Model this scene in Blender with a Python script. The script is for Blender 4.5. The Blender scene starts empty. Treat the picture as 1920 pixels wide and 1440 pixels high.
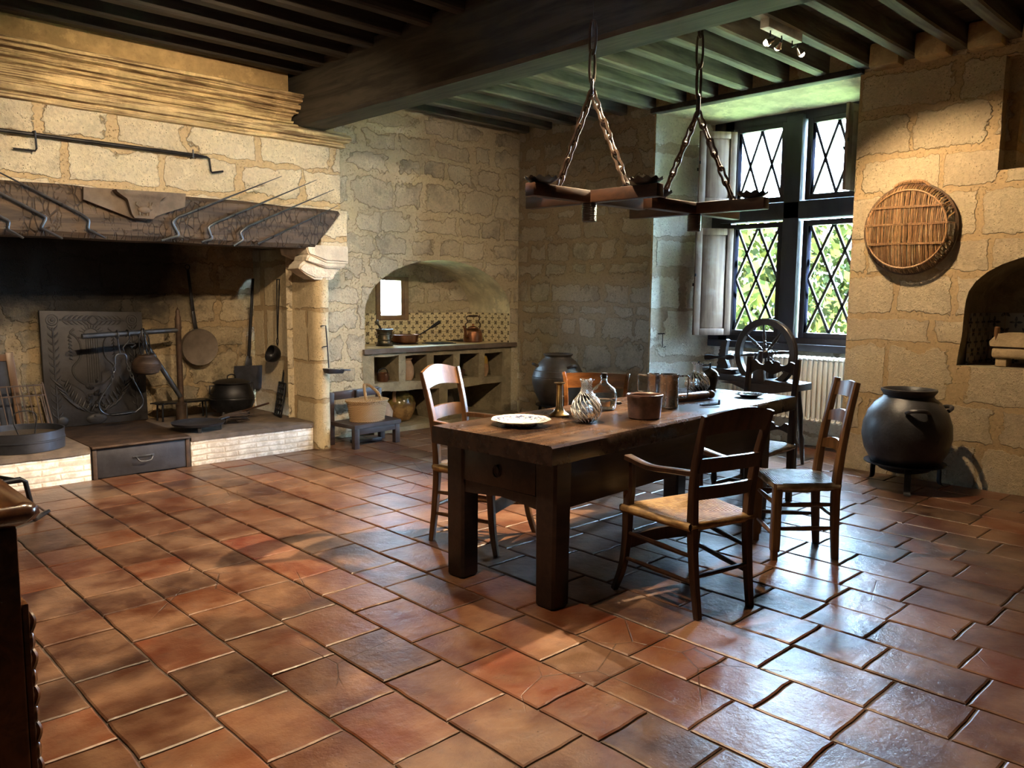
import bpy, bmesh, math, random
from mathutils import Vector, Matrix, noise
from mathutils.geometry import tessellate_polygon
SC = bpy.context.scene
COL = SC.collection
PI = math.pi
R = math.radians
rnd = random.Random(11)

# ------------------------------------------------------------------ mesh builder
def V(*a):
    return Vector(a[0]) if len(a) == 1 else Vector(a)

class MB:
    """collects shapes that become ONE mesh object"""
    def __init__(s):
        s.bm = bmesh.new()
        s.lay = {}

    def mesh(s, verts, faces):
        vs = [s.bm.verts.new(v) for v in verts]
        for f in faces:
            try:
                s.bm.faces.new([vs[i] for i in f])
            except ValueError:
                pass
        return vs

    def hexa(s, p, bev=0.0, seg=2):
        """p: 8 points, bottom ring 0-3 then top ring 4-7"""
        vs = s.mesh(p, [(3, 2, 1, 0), (4, 5, 6, 7), (0, 1, 5, 4), (1, 2, 6, 5), (2, 3, 7, 6), (3, 0, 4, 7)])
        if bev > 0:
            es = set()
            for v in vs:
                es.update(v.link_edges)
            bmesh.ops.bevel(s.bm, geom=list(es), offset=bev, segments=seg, profile=0.5, affect='EDGES')
        return s

    def box(s, x0, x1, y0, y1, z0, z1, bev=0.0, seg=2):
        return s.hexa([(x0, y0, z0), (x1, y0, z0), (x1, y1, z0), (x0, y1, z0),
                       (x0, y0, z1), (x1, y0, z1), (x1, y1, z1), (x0, y1, z1)], bev, seg)

    def bar(s, a, b, w, h, bev=0.0, up=(0, 0, 1), w2=None, h2=None):
        """rectangular bar from a to b; w along side, h along up"""
        a, b = V(a), V(b)
        d = (b - a).normalized()
        u = V(up)
        if abs(d.dot(u)) > 0.98:
            u = V(0, 1, 0)
        sd = d.cross(u).normalized()
        u = sd.cross(d).normalized()
        w2 = w if w2 is None else w2
        h2 = h if h2 is None else h2
        P = []
        for c, ww, hh in ((a, w, h), (b, w2, h2)):
            P += [c - sd * ww / 2 - u * hh / 2, c + sd * ww / 2 - u * hh / 2, c + sd * ww / 2 + u * hh / 2, c - sd * ww / 2 + u * hh / 2]
        return s.hexa(P, bev)

    def sweep(s, pts, rings, closed=False, caps=True):
        """rings: list of lists of world points, consecutive rings get bridged"""
        n = len(rings[0])
        R_ = [[s.bm.verts.new(v) for v in r] for r in rings]
        m = len(R_)
        for i in range(m if closed else m - 1):
            a, b = R_[i], R_[(i + 1) % m]
            for k in range(n):
                try:
                    s.bm.faces.new((a[k], a[(k + 1) % n], b[(k + 1) % n], b[k]))
                except ValueError:
                    pass
        if caps and not closed:
            for r, fl in ((R_[0], True), (R_[-1], False)):
                try:
                    s.bm.faces.new(list(reversed(r)) if fl else r)
                except ValueError:
                    pass
        return s

    def tube(s, pts, r, n=8, closed=False, flat=1.0, up=None):
        """round tube through pts; r one radius or one per point; flat squeezes it"""
        P = [V(p) for p in pts]
        m = len(P)
        rr = r if isinstance(r, (list, tuple)) else [r] * m
        rings = []
        prev = None
        for i in range(m):
            if closed:
                t = P[(i + 1) % m] - P[i - 1]
            else:
                t = P[min(i + 1, m - 1)] - P[max(i - 1, 0)]
            if t.length < 1e-9:
                t = V(0, 0, 1)
            t.normalize()
            if prev is None:
                u = V(up) if up else V(0, 0, 1)
                if abs(u.dot(t)) > 0.9:
                    u = V(1, 0, 0) if abs(t.x) < 0.9 else V(0, 1, 0)
                u = (u - t * u.dot(t)).normalized()
            else:
                u = prev - t * prev.dot(t)
                if u.length < 1e-6:
                    u = V(1, 0, 0) - t * t.x
                u.normalize()
            prev = u
            w = t.cross(u)
            rings.append([P[i] + (u * math.cos(2 * PI * k / n) * flat + w * math.sin(2 * PI * k / n)) * max(rr[i], 1e-5) for k in range(n)])
        return s.sweep(P, rings, closed)

    def lathe(s, prof, c=(0, 0, 0), n=32, sx=1.0, sy=1.0, mat=None, fn=None):
        """prof: list of (r, z); fn(r,z,ang)->(r,z) can ripple it; closed where r = 0"""
        c = V(c)
        rings = []
        for (r, z) in prof:
            row = []
            for k in range(n):
                a = 2 * PI * k / n
                r2, z2 = (r, z) if fn is None else fn(r, z, a)
                p = V(r2 * math.cos(a) * sx, r2 * math.sin(a) * sy, z2)
                if mat is not None:
                    p = mat @ p
                row.append(c + p)
            rings.append(row)
        R_ = []
        for (r, z), row in zip(prof, rings):
            if r < 1e-6:
                v = s.bm.verts.new(row[0])
                R_.append([v])
            else:
                R_.append([s.bm.verts.new(v) for v in row])
        for i in range(len(R_) - 1):
            a, b = R_[i], R_[i + 1]
            for k in range(n):
                k2 = (k + 1) % n
                try:
                    if len(a) == 1 and len(b) == 1:
                        continue
                    if len(a) == 1:
                        s.bm.faces.new((a[0], b[k2], b[k]))
                    elif len(b) == 1:
                        s.bm.faces.new((a[k], a[k2], b[0]))
                    else:
                        s.bm.faces.new((a[k], a[k2], b[k2], b[k]))
                except ValueError:
                    pass
        return s

    def prism(s, poly, o, ex, ey, d, bev=0.0):
        """2-D polygon (list of (a,b)) in the plane o + a*ex + b*ey, extruded by vector d"""
        o, ex, ey, d = V(o), V(ex), V(ey), V(d)
        A = [o + ex * a + ey * b for a, b in poly]
        n = len(A)
        vs = [s.bm.verts.new(p) for p in A] + [s.bm.verts.new(p + d) for p in A]
        tri = tessellate_polygon([A])
        for t in tri:
            for off in (0, n):
                try:
                    s.bm.faces.new([vs[i + off] for i in t])
                except ValueError:
                    pass
        for k in range(n):
            try:
                s.bm.faces.new((vs[k], vs[(k + 1) % n], vs[n + (k + 1) % n], vs[n + k]))
            except ValueError:
                pass
        return s

    def ball(s, c, r, sx=1, sy=1, sz=1, n=16, m=10):
        prof = [(r * math.sin(PI * i / m), -r * math.cos(PI * i / m) * sz) for i in range(m + 1)]
        prof[0] = (0, prof[0][1]); prof[-1] = (0, prof[-1][1])
        return s.lathe(prof, c, n, sx, sy)

    def ring(s, c, rad, r, ax='Z', n=28, m=8, sx=1.0, sy=1.0, rot=None):
        pts = []
        for k in range(n):
            a = 2 * PI * k / n
            x, y = rad * math.cos(a) * sx, rad * math.sin(a) * sy
            p = V(x, y, 0) if ax == 'Z' else (V(0, x, y) if ax == 'X' else V(x, 0, y))
            if rot is not None:
                p = rot @ p
            pts.append(V(c) + p)
        return s.tube(pts, r, m, closed=True)

    def chain(s, a, b, link=0.1, r=0.006, w=0.018, phase=0, figure8=False):
        a, b = V(a), V(b)
        L = (b - a).length
        n = max(1, round(L / (link * 0.86)))
        d = (b - a).normalized()
        u = V(0, 0, 1) if abs(d.z) < 0.9 else V(1, 0, 0)
        s1 = d.cross(u).normalized()
        s2 = d.cross(s1).normalized()
        st = L / n
        for i in range(n):
            c = a + d * st * (i + 0.5)
            q = s1 if (i + phase) % 2 == 0 else s2
            hl = st * 0.5 + r * 1.4
            pts = []
            N = 20
            for k in range(N):
                t = 2 * PI * k / N
                l = math.cos(t) * hl
                ww = math.sin(t)
                ww = math.copysign(abs(ww) ** 0.6, ww) * w * (1 - (0.5 * math.exp(-(l / hl * 2.2) ** 2) if figure8 else 0))
                pts.append(c + d * l + q * ww)
            s.tube(pts, r, 6, closed=True)
        return s

    def xf(s, m, since=0):
        s.bm.verts.ensure_lookup_table()
        bmesh.ops.transform(s.bm, matrix=m, verts=s.bm.verts[since:])
        return s

    def mark(s):
        return len(s.bm.verts)

    def rough(s, amp, scale=4.0, seed=0.0):
        for v in s.bm.verts:
            v.co += noise.noise_vector(v.co * scale + V(seed, seed * 2, 3)) * amp
        return s

    def build(s, name, mat, parent=None, world=False, ang=38, smooth=True):
        bm = s.bm
        if world and parent is not None:
            top = parent
            while top.parent is not None:
                top = top.parent
            bmesh.ops.transform(bm, matrix=ROOTM[top.name].inverted(), verts=bm.verts)
        bmesh.ops.remove_doubles(bm, verts=bm.verts, dist=1e-6)
        bmesh.ops.recalc_face_normals(bm, faces=bm.faces)
        if smooth:
            th = R(ang)
            for f in bm.faces:
                f.smooth = True
            for e in bm.edges:
                if len(e.link_faces) == 2:
                    try:
                        e.smooth = e.calc_face_angle() < th
                    except ValueError:
                        e.smooth = False
        me = bpy.data.meshes.new(name)
        bm.to_mesh(me)
        bm.free()
        me.materials.append(mat)
        o = bpy.data.objects.new(name, me)
        COL.objects.link(o)
        if parent is not None:
            o.parent = parent
        return o

ROOTM = {}
def tag(o, label=None, cat=None, group=None, kind=None):
    if label: o['label'] = label
    if cat: o['category'] = cat
    if group: o['group'] = group
    if kind: o['kind'] = kind
    return o

def thing(name, label, cat, loc=(0, 0, 0), rotz=0.0, group=None, kind=None):
    o = bpy.data.objects.new(name, None)
    o.empty_display_size = 0.1
    COL.objects.link(o)
    o.location = loc
    o.rotation_euler = (0, 0, rotz)
    ROOTM[o.name] = Matrix.Translation(Vector(loc)) @ Matrix.Rotation(rotz, 4, 'Z')
    return tag(o, label, cat, group, kind)

def dup(root, loc, rotz, label=None, group=None):
    r = root.copy()
    COL.objects.link(r)
    r.location = loc
    r.rotation_euler = (0, 0, rotz)
    ROOTM[r.name] = Matrix.Translation(Vector(loc)) @ Matrix.Rotation(rotz, 4, 'Z')
    if label: r['label'] = label
    if group: r['group'] = group
    for ch in list(root.children):
        c = ch.copy(); COL.objects.link(c); c.parent = r
        for g in list(ch.children):
            d = g.copy(); COL.objects.link(d); d.parent = c
    return r

def arc(cx, cy, rx, ry, a0, a1, n):
    return [(cx + rx * math.cos(R(a0 + (a1 - a0) * i / n)), cy + ry * math.sin(R(a0 + (a1 - a0) * i / n))) for i in range(n + 1)]

def bez(p, n=10):
    """smooth curve through the points p (Catmull-Rom)"""
    P = [V(q) for q in p]
    out = []
    for i in range(len(P) - 1):
        p0 = P[max(i - 1, 0)]; p1 = P[i]; p2 = P[i + 1]; p3 = P[min(i + 2, len(P) - 1)]
        for k in range(n):
            t = k / n
            out.append(0.5 * ((2 * p1) + (p2 - p0) * t + (2 * p0 - 5 * p1 + 4 * p2 - p3) * t * t + (3 * p1 - p0 - 3 * p2 + p3) * t ** 3))
    out.append(P[-1])
    return out
# ------------------------------------------------------------------ materials
class Nt:
    def __init__(s, name):
        s.m = bpy.data.materials.new(name)
        s.m.use_nodes = True
        s.t = s.m.node_tree
        s.t.nodes.clear()
        s.out = s.t.nodes.new('ShaderNodeOutputMaterial')
    def n(s, typ, ins=None, **props):
        nd = s.t.nodes.new('ShaderNode' + typ)
        for k, v in props.items():
            setattr(nd, k, v)
        for k, v in (ins or {}).items():
            s.put(nd.inputs[k], v)
        return nd
    def put(s, sock, v):
        if isinstance(v, bpy.types.NodeSocket):
            s.t.links.new(v, sock)
        else:
            if sock.type == 'RGBA' and len(v) == 3:
                v = (*v, 1)
            sock.default_value = v
    def math(s, op, a, b=0.0, c=None, clamp=False):
        nd = s.n('Math', operation=op, use_clamp=clamp)
        s.put(nd.inputs[0], a); s.put(nd.inputs[1], b)
        if c is not None: s.put(nd.inputs[2], c)
        return nd.outputs[0]
    def mix(s, f, a, b, mode='MIX'):
        nd = s.n('Mix', data_type='RGBA', blend_type=mode)
        s.put(nd.inputs[0], f); s.put(nd.inputs[6], a); s.put(nd.inputs[7], b)
        return nd.outputs[2]
    def ramp(s, f, stops):
        nd = s.n('ValToRGB')
        cr = nd.color_ramp
        while len(cr.elements) < len(stops):
            cr.elements.new(0.5)
        for e, (p, c) in zip(cr.elements, stops):
            e.position = p
            e.color = (*c, 1) if isinstance(c, (tuple, list)) else (c, c, c, 1)
        s.put(nd.inputs[0], f)
        return nd.outputs[0]
    def sstep(s, x, lo, hi):
        nd = s.n('MapRange', interpolation_type='SMOOTHSTEP')
        s.put(nd.inputs[0], x); s.put(nd.inputs[1], lo); s.put(nd.inputs[2], hi)
        return nd.outputs[0]
    def noise(s, vec, scale, detail=4, rough=0.55, dist=0.0, dim='3D'):
        nd = s.n('TexNoise', noise_dimensions=dim)
        if vec is not None: s.put(nd.inputs['Vector'], vec)
        nd.inputs['Scale'].default_value = scale
        nd.inputs['Detail'].default_value = detail
        nd.inputs['Roughness'].default_value = rough
        nd.inputs['Distortion'].default_value = dist
        return nd
    def pos(s, obj=True):
        return s.n('TexCoord').outputs['Object'] if obj else s.n('NewGeometry').outputs['Position']
    def bump(s, h, strength=0.5, dist=0.01, nrm=None):
        nd = s.n('Bump')
        s.put(nd.inputs['Height'], h)
        nd.inputs['Strength'].default_value = strength
        nd.inputs['Distance'].default_value = dist
        if nrm is not None: s.put(nd.inputs['Normal'], nrm)
        return nd.outputs[0]
    def pbr(s, col, rough=0.6, metal=0.0, nrm=None, spec=0.5, **kw):
        p = s.n('BsdfPrincipled')
        s.put(p.inputs['Base Color'], col)
        s.put(p.inputs['Roughness'], rough)
        s.put(p.inputs['Metallic'], metal)
        s.put(p.inputs['Specular IOR Level'], spec)
        if nrm is not None: s.put(p.inputs['Normal'], nrm)
        for k, v in kw.items():
            s.put(p.inputs[k.replace('_', ' ')], v)
        s.t.links.new(p.outputs[0], s.out.inputs[0])
        return s.m

def simple(name, col, rough=0.5, metal=0.0, var=0.25, scale=8.0, bump=0.15, bdist=0.003, spec=0.5, stretch=(1, 1, 1), rvar=0.15, bscale=40.0):
    t = Nt(name)
    mp = t.n('Mapping', {'Vector': t.pos(), 'Scale': stretch}).outputs[0]
    n1 = t.noise(mp, scale, 6, 0.6).outputs[0]
    n2 = t.noise(mp, bscale, 4, 0.6).outputs[0]
    f = t.sstep(n1, 0.3, 0.7)
    dark = tuple(c * (1 - var) for c in col)
    lite = tuple(min(1, c * (1 + var)) for c in col)
    c = t.mix(f, dark, lite)
    r = t.math('ADD', rough - rvar / 2, t.math('MULTIPLY', n2, rvar), clamp=True)
    return t.pbr(c, r, metal, t.bump(t.math('ADD', n1, n2), bump, bdist), spec)

def wood(name, dark, light, rough=0.45, grain=(30, 30, 1.6), bump=0.35, wear=None, spec=0.5, rv=0.2, scale=1.0):
    """grain runs along object z unless the mapping says otherwise"""
    t = Nt(name)
    mp = t.n('Mapping', {'Vector': t.pos(), 'Scale': grain}).outputs[0]
    n1 = t.noise(mp, 1.0 * scale, 6, 0.62, 0.6).outputs[0]
    n2 = t.noise(t.pos(), 3.0, 4, 0.6).outputs[0]
    n3 = t.noise(mp, 5.0 * scale, 3, 0.6).outputs[0]
    f = t.sstep(t.math('ADD', t.math('MULTIPLY', n1, 0.75), t.math('MULTIPLY', n2, 0.25)), 0.34, 0.66)
    c = t.mix(f, dark, light)
    if wear:
        c = t.mix(t.math('MULTIPLY', t.sstep(n2, 0.52, 0.68), 0.55), c, wear)
    h = t.math('ADD', n1, t.math('MULTIPLY', n3, 0.4))
    r = t.math('ADD', rough - rv / 2, t.math('MULTIPLY', n2, rv), clamp=True)
    return t.pbr(c, r, 0, t.bump(h, bump, 0.004), spec)

def stone(name, bw=0.52, bh=0.29, cs=(0.60, 0.50, 0.34), cs2=(0.50, 0.40, 0.26), cm=(0.40, 0.29, 0.16), msize=0.07, cut=0.42, rugged=1.0, soot=None, seed=0.0, grey=0.0, wob=1.0, smear=1.0):
    """coursed limestone, smeared ochre mortar; course heights and block lengths vary"""
    t = Nt(name)
    P = t.pos(False)
    sx = t.n('SeparateXYZ', {0: P})
    u0 = t.math('ADD', t.math('ADD', sx.outputs[0], sx.outputs[1]), seed)
    v0 = sx.outputs[2]
    nv = t.n('TexNoise', {'W': t.math('ADD', v0, seed * 3.1), 'Scale': 2.1, 'Detail': 1.0}, noise_dimensions='1D').outputs[0]
    v = t.math('ADD', v0, t.math('MULTIPLY', t.math('SUBTRACT', nv, 0.5), 0.34))
    row = t.math('FLOOR', t.math('DIVIDE', v, bh))
    cv = t.n('CombineXYZ', {0: t.math('MULTIPLY', u0, 1.25), 1: t.math('MULTIPLY', row, 7.3), 2: seed})
    nu = t.noise(cv.outputs[0], 1.0, 1).outputs[0]
    u = t.math('ADD', u0, t.math('MULTIPLY', t.math('SUBTRACT', nu, 0.5), 0.75))
    nd = t.noise(P, 5.5, 4, 0.65)
    dsep = t.n('SeparateColor', {0: nd.outputs[1]})
    u = t.math('ADD', u, t.math('MULTIPLY', t.math('SUBTRACT', dsep.outputs[0], 0.5), 0.10 * wob))
    v = t.math('ADD', v, t.math('MULTIPLY', t.math('SUBTRACT', dsep.outputs[1], 0.5), 0.09 * wob))
    bv = t.n('CombineXYZ', {0: u, 1: v, 2: 0.0}).outputs[0]
    br = t.n('TexBrick', {'Vector': bv, 'Color1': (0, 0, 0), 'Color2': (1, 1, 1), 'Mortar': (0.5, 0.5, 0.5), 'Scale': 1.0,
                          'Mortar Size': msize, 'Mortar Smooth': 1.0, 'Bias': 0.0, 'Brick Width': bw, 'Row Height': bh}, offset=0.5, squash=1.3, squash_frequency=3)
    fac = br.outputs['Fac']
    tint = br.outputs['Color']
    big = t.noise(P, 1.7, 3, 0.6).outputs[0]
    mid = t.noise(P, 9.0, 6, 0.7).outputs[0]
    fine = t.noise(P, 42.0, 6, 0.72).outputs[0]
    thr = t.math('ADD', fac, t.math('ADD', t.math('MULTIPLY', t.math('SUBTRACT', mid, 0.5), 1.1 * smear), t.math('MULTIPLY', t.math('SUBTRACT', big, 0.5), 1.5 * smear)))
    m = t.sstep(thr, cut, cut + 0.16)                              # 1 = mortar
    # stone colour
    c = t.mix(tint, cs, cs2)
    c = t.mix(t.math('MULTIPLY', t.sstep(mid, 0.42, 0.7), 0.55), c, tuple(min(1, k * 1.28) for k in cs))
    if grey:
        c = t.mix(t.math('MULTIPLY', t.sstep(t.noise(P, 2.6, 6, 0.7).outputs[0], 0.5, 0.66), grey), c, (0.19, 0.165, 0.125))
    pit = t.n('TexVoronoi', {'Vector': P, 'Scale': 55.0, 'Randomness': 1.0}).outputs['Distance']
    pitm = t.math('MULTIPLY', t.math('SUBTRACT', 1.0, t.sstep(pit, 0.12, 0.3)), t.sstep(mid, 0.45, 0.6))
    c = t.mix(t.math('MULTIPLY', pitm, 0.75), c, tuple(k * 0.30 for k in cs2))
    c = t.mix(t.math('MULTIPLY', t.sstep(fine, 0.52, 0.68), 0.5), c, tuple(k * 0.5 for k in cs2))
    c = t.mix(t.math('MULTIPLY', t.math('SUBTRACT', 1.0, t.sstep(fine, 0.30, 0.46)), 0.45), c, tuple(min(1, k * 1.35) for k in cs))
    mc = t.mix(t.sstep(fine, 0.35, 0.7), tuple(k * 0.86 for k in cm), tuple(k * 1.12 for k in cm))
    c = t.mix(m, c, mc)
    if soot:
        z0, z1, amt, x0, x1 = soot
        sm = t.sstep(t.math('ADD', v0, t.math('MULTIPLY', t.math('SUBTRACT', t.noise(P, 2.2, 5, 0.65).outputs[0], 0.5), 0.9)), z0, z1)
        side = t.math('SUBTRACT', 1.0, t.sstep(t.math('ADD', sx.outputs[0], t.math('MULTIPLY', t.math('SUBTRACT', big, 0.5), 0.8)), x0, x1))
        sm = t.math('MULTIPLY', t.math('MULTIPLY', sm, side), amt)
        sm = t.math('MAXIMUM', sm, t.math('MULTIPLY', t.sstep(t.noise(P, 3.1, 6, 0.7).outputs[0], 0.5, 0.72), 0.75 * amt * amt * amt))
        c = t.mix(sm, c, (0.012, 0.011, 0.011))
    h = t.math('MULTIPLY', t.math('SUBTRACT', 1.0, m), t.math('ADD', 0.22, t.math('MULTIPLY', t.math('ADD', t.math('MULTIPLY', mid, 0.8), t.math('MULTIPLY', fine, 0.55)), rugged)))
    h = t.math('ADD', h, t.math('MULTIPLY', fine, 0.12))
    h = t.math('SUBTRACT', h, t.math('MULTIPLY', pitm, 0.3))
    return t.pbr(c, 0.92, 0, t.bump(h, 1.0, 0.035 * rugged), 0.25)

def plaster_stone(name, col, rugged=0.4, stain=None):
    t = Nt(name)
    P = t.pos(False)
    n1 = t.noise(P, 6.0, 6, 0.65).outputs[0]
    n2 = t.noise(P, 45.0, 5, 0.7).outputs[0]
    sz = t.n('SeparateXYZ', {0: P})
    c = t.mix(t.sstep(n1, 0.35, 0.68), tuple(k * 0.78 for k in col), tuple(min(1, k * 1.15) for k in col))
    n3 = t.noise(P, 3.4, 7, 0.72).outputs[0]
    c = t.mix(t.math('MULTIPLY', t.sstep(n3, 0.53, 0.60), 0.55), c, tuple(min(1, k * 1.5) for k in col))
    c = t.mix(t.math('MULTIPLY', t.sstep(n2, 0.55, 0.7), 0.4), c, tuple(k * 0.5 for k in col))
    if stain:
        mp = t.n('Mapping', {'Vector': P, 'Scale': (0.7, 0.7, 26)}).outputs[0]
        c = t.mix(t.math('MULTIPLY', t.sstep(t.noise(mp, 3.0, 5, 0.7).outputs[0], 0.47, 0.58), 0.85), c, stain)
    h = t.math('ADD', n1, t.math('MULTIPLY', n2, 0.6))
    return t.pbr(c, 0.9, 0, t.bump(h, 0.7, 0.02 * rugged), 0.25)

def tiles_delft(name, base, ink, s=0.112, mode='xz', kind=0):
    """glazed wall tiles: a cross flower in the middle, leaf sprigs at the corners"""
    t = Nt(name)
    P = t.pos(False)
    sx = t.n('SeparateXYZ', {0: P})
    u = t.math('ADD', sx.outputs[0], sx.outputs[1])
    v = t.math('SUBTRACT', sx.outputs[2], 0.845)
    fu = t.math('SUBTRACT', t.math('FRACT', t.math('DIVIDE', u, s)), 0.5)
    fv = t.math('SUBTRACT', t.math('FRACT', t.math('DIVIDE', v, s)), 0.5)
    au, av = t.math('ABSOLUTE', fu), t.math('ABSOLUTE', fv)
    mn, mx = t.math('MINIMUM', au, av), t.math('MAXIMUM', au, av)
    def below(x, lim, soft=0.015):
        return t.math('SUBTRACT', 1.0, t.sstep(x, lim - soft, lim + soft))
    # petals: width swells with distance from centre
    wid = t.math('MULTIPLY', t.math('SINE', t.math('MULTIPLY', t.math('MINIMUM', mx, 0.3), PI / 0.3)), 0.05)
    pet = t.math('MULTIPLY', below(t.math('SUBTRACT', mn, wid), 0.012), below(mx, 0.30))
    # corner sprigs along the diagonals
    qu, qv = t.math('SUBTRACT', 0.5, au), t.math('SUBTRACT', 0.5, av)
    dg = t.math('ABSOLUTE', t.math('SUBTRACT', qu, qv))
    sm = t.math('ADD', qu, qv)
    wid2 = t.math('MULTIPLY', t.math('SINE', t.math('MULTIPLY', t.math('MINIMUM', sm, 0.42), PI / 0.42)), 0.085)
    spr = t.math('MULTIPLY', below(t.math('SUBTRACT', dg, wid2), 0.01), below(sm, 0.40))
    side = t.math('MULTIPLY', below(t.math('MINIMUM', qu, qv), 0.035), below(t.math('ABSOLUTE', t.math('SUBTRACT', t.math('MAXIMUM', qu, qv), 0.12)), 0.05))
    inkm = t.math('MAXIMUM', t.math('MAXIMUM', pet, spr), side)
    wob = t.noise(P, 60, 3).outputs[0]
    inkm = t.math('MULTIPLY', inkm, t.sstep(wob, 0.2, 0.5))
    gr = t.sstep(mx, 0.478, 0.492)
    n1 = t.noise(P, 7, 4).outputs[0]
    c = t.mix(n1, tuple(k * 0.9 for k in base), base)
    c = t.mix(t.math('MULTIPLY', inkm, 0.9), c, ink)
    c = t.mix(gr, c, (0.22, 0.15, 0.08))
    return t.pbr(c, t.math('ADD', 0.12, t.math('MULTIPLY', gr, 0.6)), 0, t.bump(t.math('SUBTRACT', 1.0, gr), 0.4, 0.003))

M = {}
M['stone'] = stone('limestone_wall', bw=0.40, bh=0.25, cs=(0.62, 0.545, 0.41), cs2=(0.50, 0.43, 0.315), cm=(0.47, 0.395, 0.27), msize=0.085, cut=0.42, grey=0.6, wob=2.2, smear=1.5)
M['stone_rubble'] = stone('rubble_limestone', bw=0.36, bh=0.22, cs=(0.52, 0.455, 0.35), cs2=(0.42, 0.36, 0.27), cm=(0.35, 0.28, 0.19), msize=0.085, cut=0.38, seed=2.2, grey=0.55, wob=2.4, smear=1.5)
M['stone_hood'] = stone('limestone_hood', bw=0.62, bh=0.31, cs=(0.74, 0.645, 0.47), cs2=(0.64, 0.54, 0.38), cm=(0.46, 0.345, 0.20), cut=0.5, seed=3.7, grey=0.3, wob=1.5, smear=1.3)
M['stone_window'] = stone('limestone_window_wall', bw=0.50, bh=0.315, cs=(0.60, 0.48, 0.30), cs2=(0.52, 0.40, 0.25), cm=(0.44, 0.31, 0.16), cut=0.50, seed=8.2, rugged=0.9, grey=0.2, wob=1.3, smear=1.3)
M['stone_reveal'] = stone('limestone_reveal', bw=0.8, bh=0.40, cs=(0.82, 0.78, 0.68), cs2=(0.76, 0.72, 0.62), cm=(0.55, 0.47, 0.36), cut=0.62, seed=5.1, rugged=0.5)
M['stone_fire'] = stone('sooty_limestone', bw=0.5, bh=0.28, cs=(0.42, 0.34, 0.22), cs2=(0.30, 0.235, 0.15), cm=(0.27, 0.20, 0.115), soot=(0.75, 1.35, 0.97, 2.75, 3.35), seed=1.3, grey=0.85, wob=2.2, smear=1.5)
M['stone_jamb'] = stone('limestone_jamb', bw=0.9, bh=0.42, cs=(0.56, 0.46, 0.30), cs2=(0.50, 0.40, 0.25), cm=(0.38, 0.28, 0.16), cut=0.68, seed=6.6, rugged=0.5, soot=(1.35, 1.85, 0.6, 3.9, 4.4))
M['stone_smooth'] = plaster_stone('dressed_limestone', (0.56, 0.45, 0.28), 0.35)
M['stone_cornice'] = plaster_stone('stained_cornice_stone', (0.50, 0.38, 0.21), 0.4, (0.11, 0.06, 0.03))
M['stone_vault'] = plaster_stone('pale_vault_stone', (0.60, 0.54, 0.38), 0.35)
M['stone_corbel'] = plaster_stone('weathered_corbel_stone', (0.60, 0.53, 0.43), 0.6)
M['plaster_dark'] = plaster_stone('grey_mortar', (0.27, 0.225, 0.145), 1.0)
M['plaster'] = plaster_stone('ochre_plaster', (0.44, 0.31, 0.15), 0.3)
M['delft'] = tiles_delft('cream_sprig_tiles', (0.72, 0.62, 0.40), (0.02, 0.015, 0.02))
M['delft_dark'] = tiles_delft('lily_tiles', (0.35, 0.32, 0.27), (0.02, 0.02, 0.03), 0.15)
M['oak'] = wood('dark_table_oak', (0.008, 0.0050, 0.0055), (0.024, 0.0135, 0.0115), 0.42, (1.5, 26, 26), 0.3, spec=0.5)
def m_top():
    """worn, waxed top face; the sides keep the old dark colour"""
    t = Nt('worn_oak_top')
    mp = t.n('Mapping', {'Vector': t.pos(), 'Scale': (1.4, 24, 24)}).outputs[0]
    n1 = t.noise(mp, 1.0, 6, 0.62, 0.6).outputs[0]
    n2 = t.noise(t.pos(), 3.0, 4, 0.6).outputs[0]
    n3 = t.noise(t.pos(), 40.0, 5, 0.7).outputs[0]
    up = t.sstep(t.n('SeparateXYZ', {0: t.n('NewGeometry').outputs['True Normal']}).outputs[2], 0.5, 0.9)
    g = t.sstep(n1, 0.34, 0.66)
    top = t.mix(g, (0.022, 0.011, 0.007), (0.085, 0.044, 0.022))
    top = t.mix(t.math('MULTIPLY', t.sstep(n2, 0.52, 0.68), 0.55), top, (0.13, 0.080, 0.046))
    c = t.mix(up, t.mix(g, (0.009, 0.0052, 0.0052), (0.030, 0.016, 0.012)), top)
    r = t.math('ADD', 0.16, t.math('ADD', t.math('MULTIPLY', n2, 0.16), t.math('MULTIPLY', n3, 0.08)))
    return t.pbr(c, r, 0, t.bump(t.math('ADD', n1, t.math('MULTIPLY', n3, 0.3)), 0.2, 0.004), 0.55)
M['oak_top'] = m_top()
M['beam'] = wood('old_beam', (0.013, 0.012, 0.011), (0.066, 0.058, 0.044), 0.75, (14, 1.3, 14), 0.7)
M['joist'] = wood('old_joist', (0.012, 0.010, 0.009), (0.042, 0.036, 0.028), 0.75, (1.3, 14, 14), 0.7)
M['joist_lit'] = wood('window_lit_old_joist', (0.040, 0.035, 0.027), (0.155, 0.138, 0.100), 0.75, (1.3, 14, 14), 0.7)  # lighter copy of the joist wood, window light put into the colour
M['plank'] = wood('ceiling_boards', (0.014, 0.012, 0.011), (0.040, 0.034, 0.028), 0.85, (10, 1.2, 10), 0.5)
M['mantel'] = wood('cracked_mantel_oak', (0.026, 0.017, 0.012), (0.085, 0.056, 0.038), 0.7, (1.4, 16, 16), 1.0)
M['walnut'] = wood('dark_chair_wood', (0.013, 0.0065, 0.005), (0.046, 0.021, 0.012), 0.32, (22, 22, 2), 0.15)
M['chestnut'] = wood('brown_chair_wood', (0.070, 0.032, 0.013), (0.180, 0.090, 0.038), 0.33, (22, 22, 2), 0.15)
M['mahogany'] = wood('reddish_chair_wood', (0.13, 0.045, 0.014), (0.30, 0.12, 0.035), 0.25, (3, 22, 22), 0.1)
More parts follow.
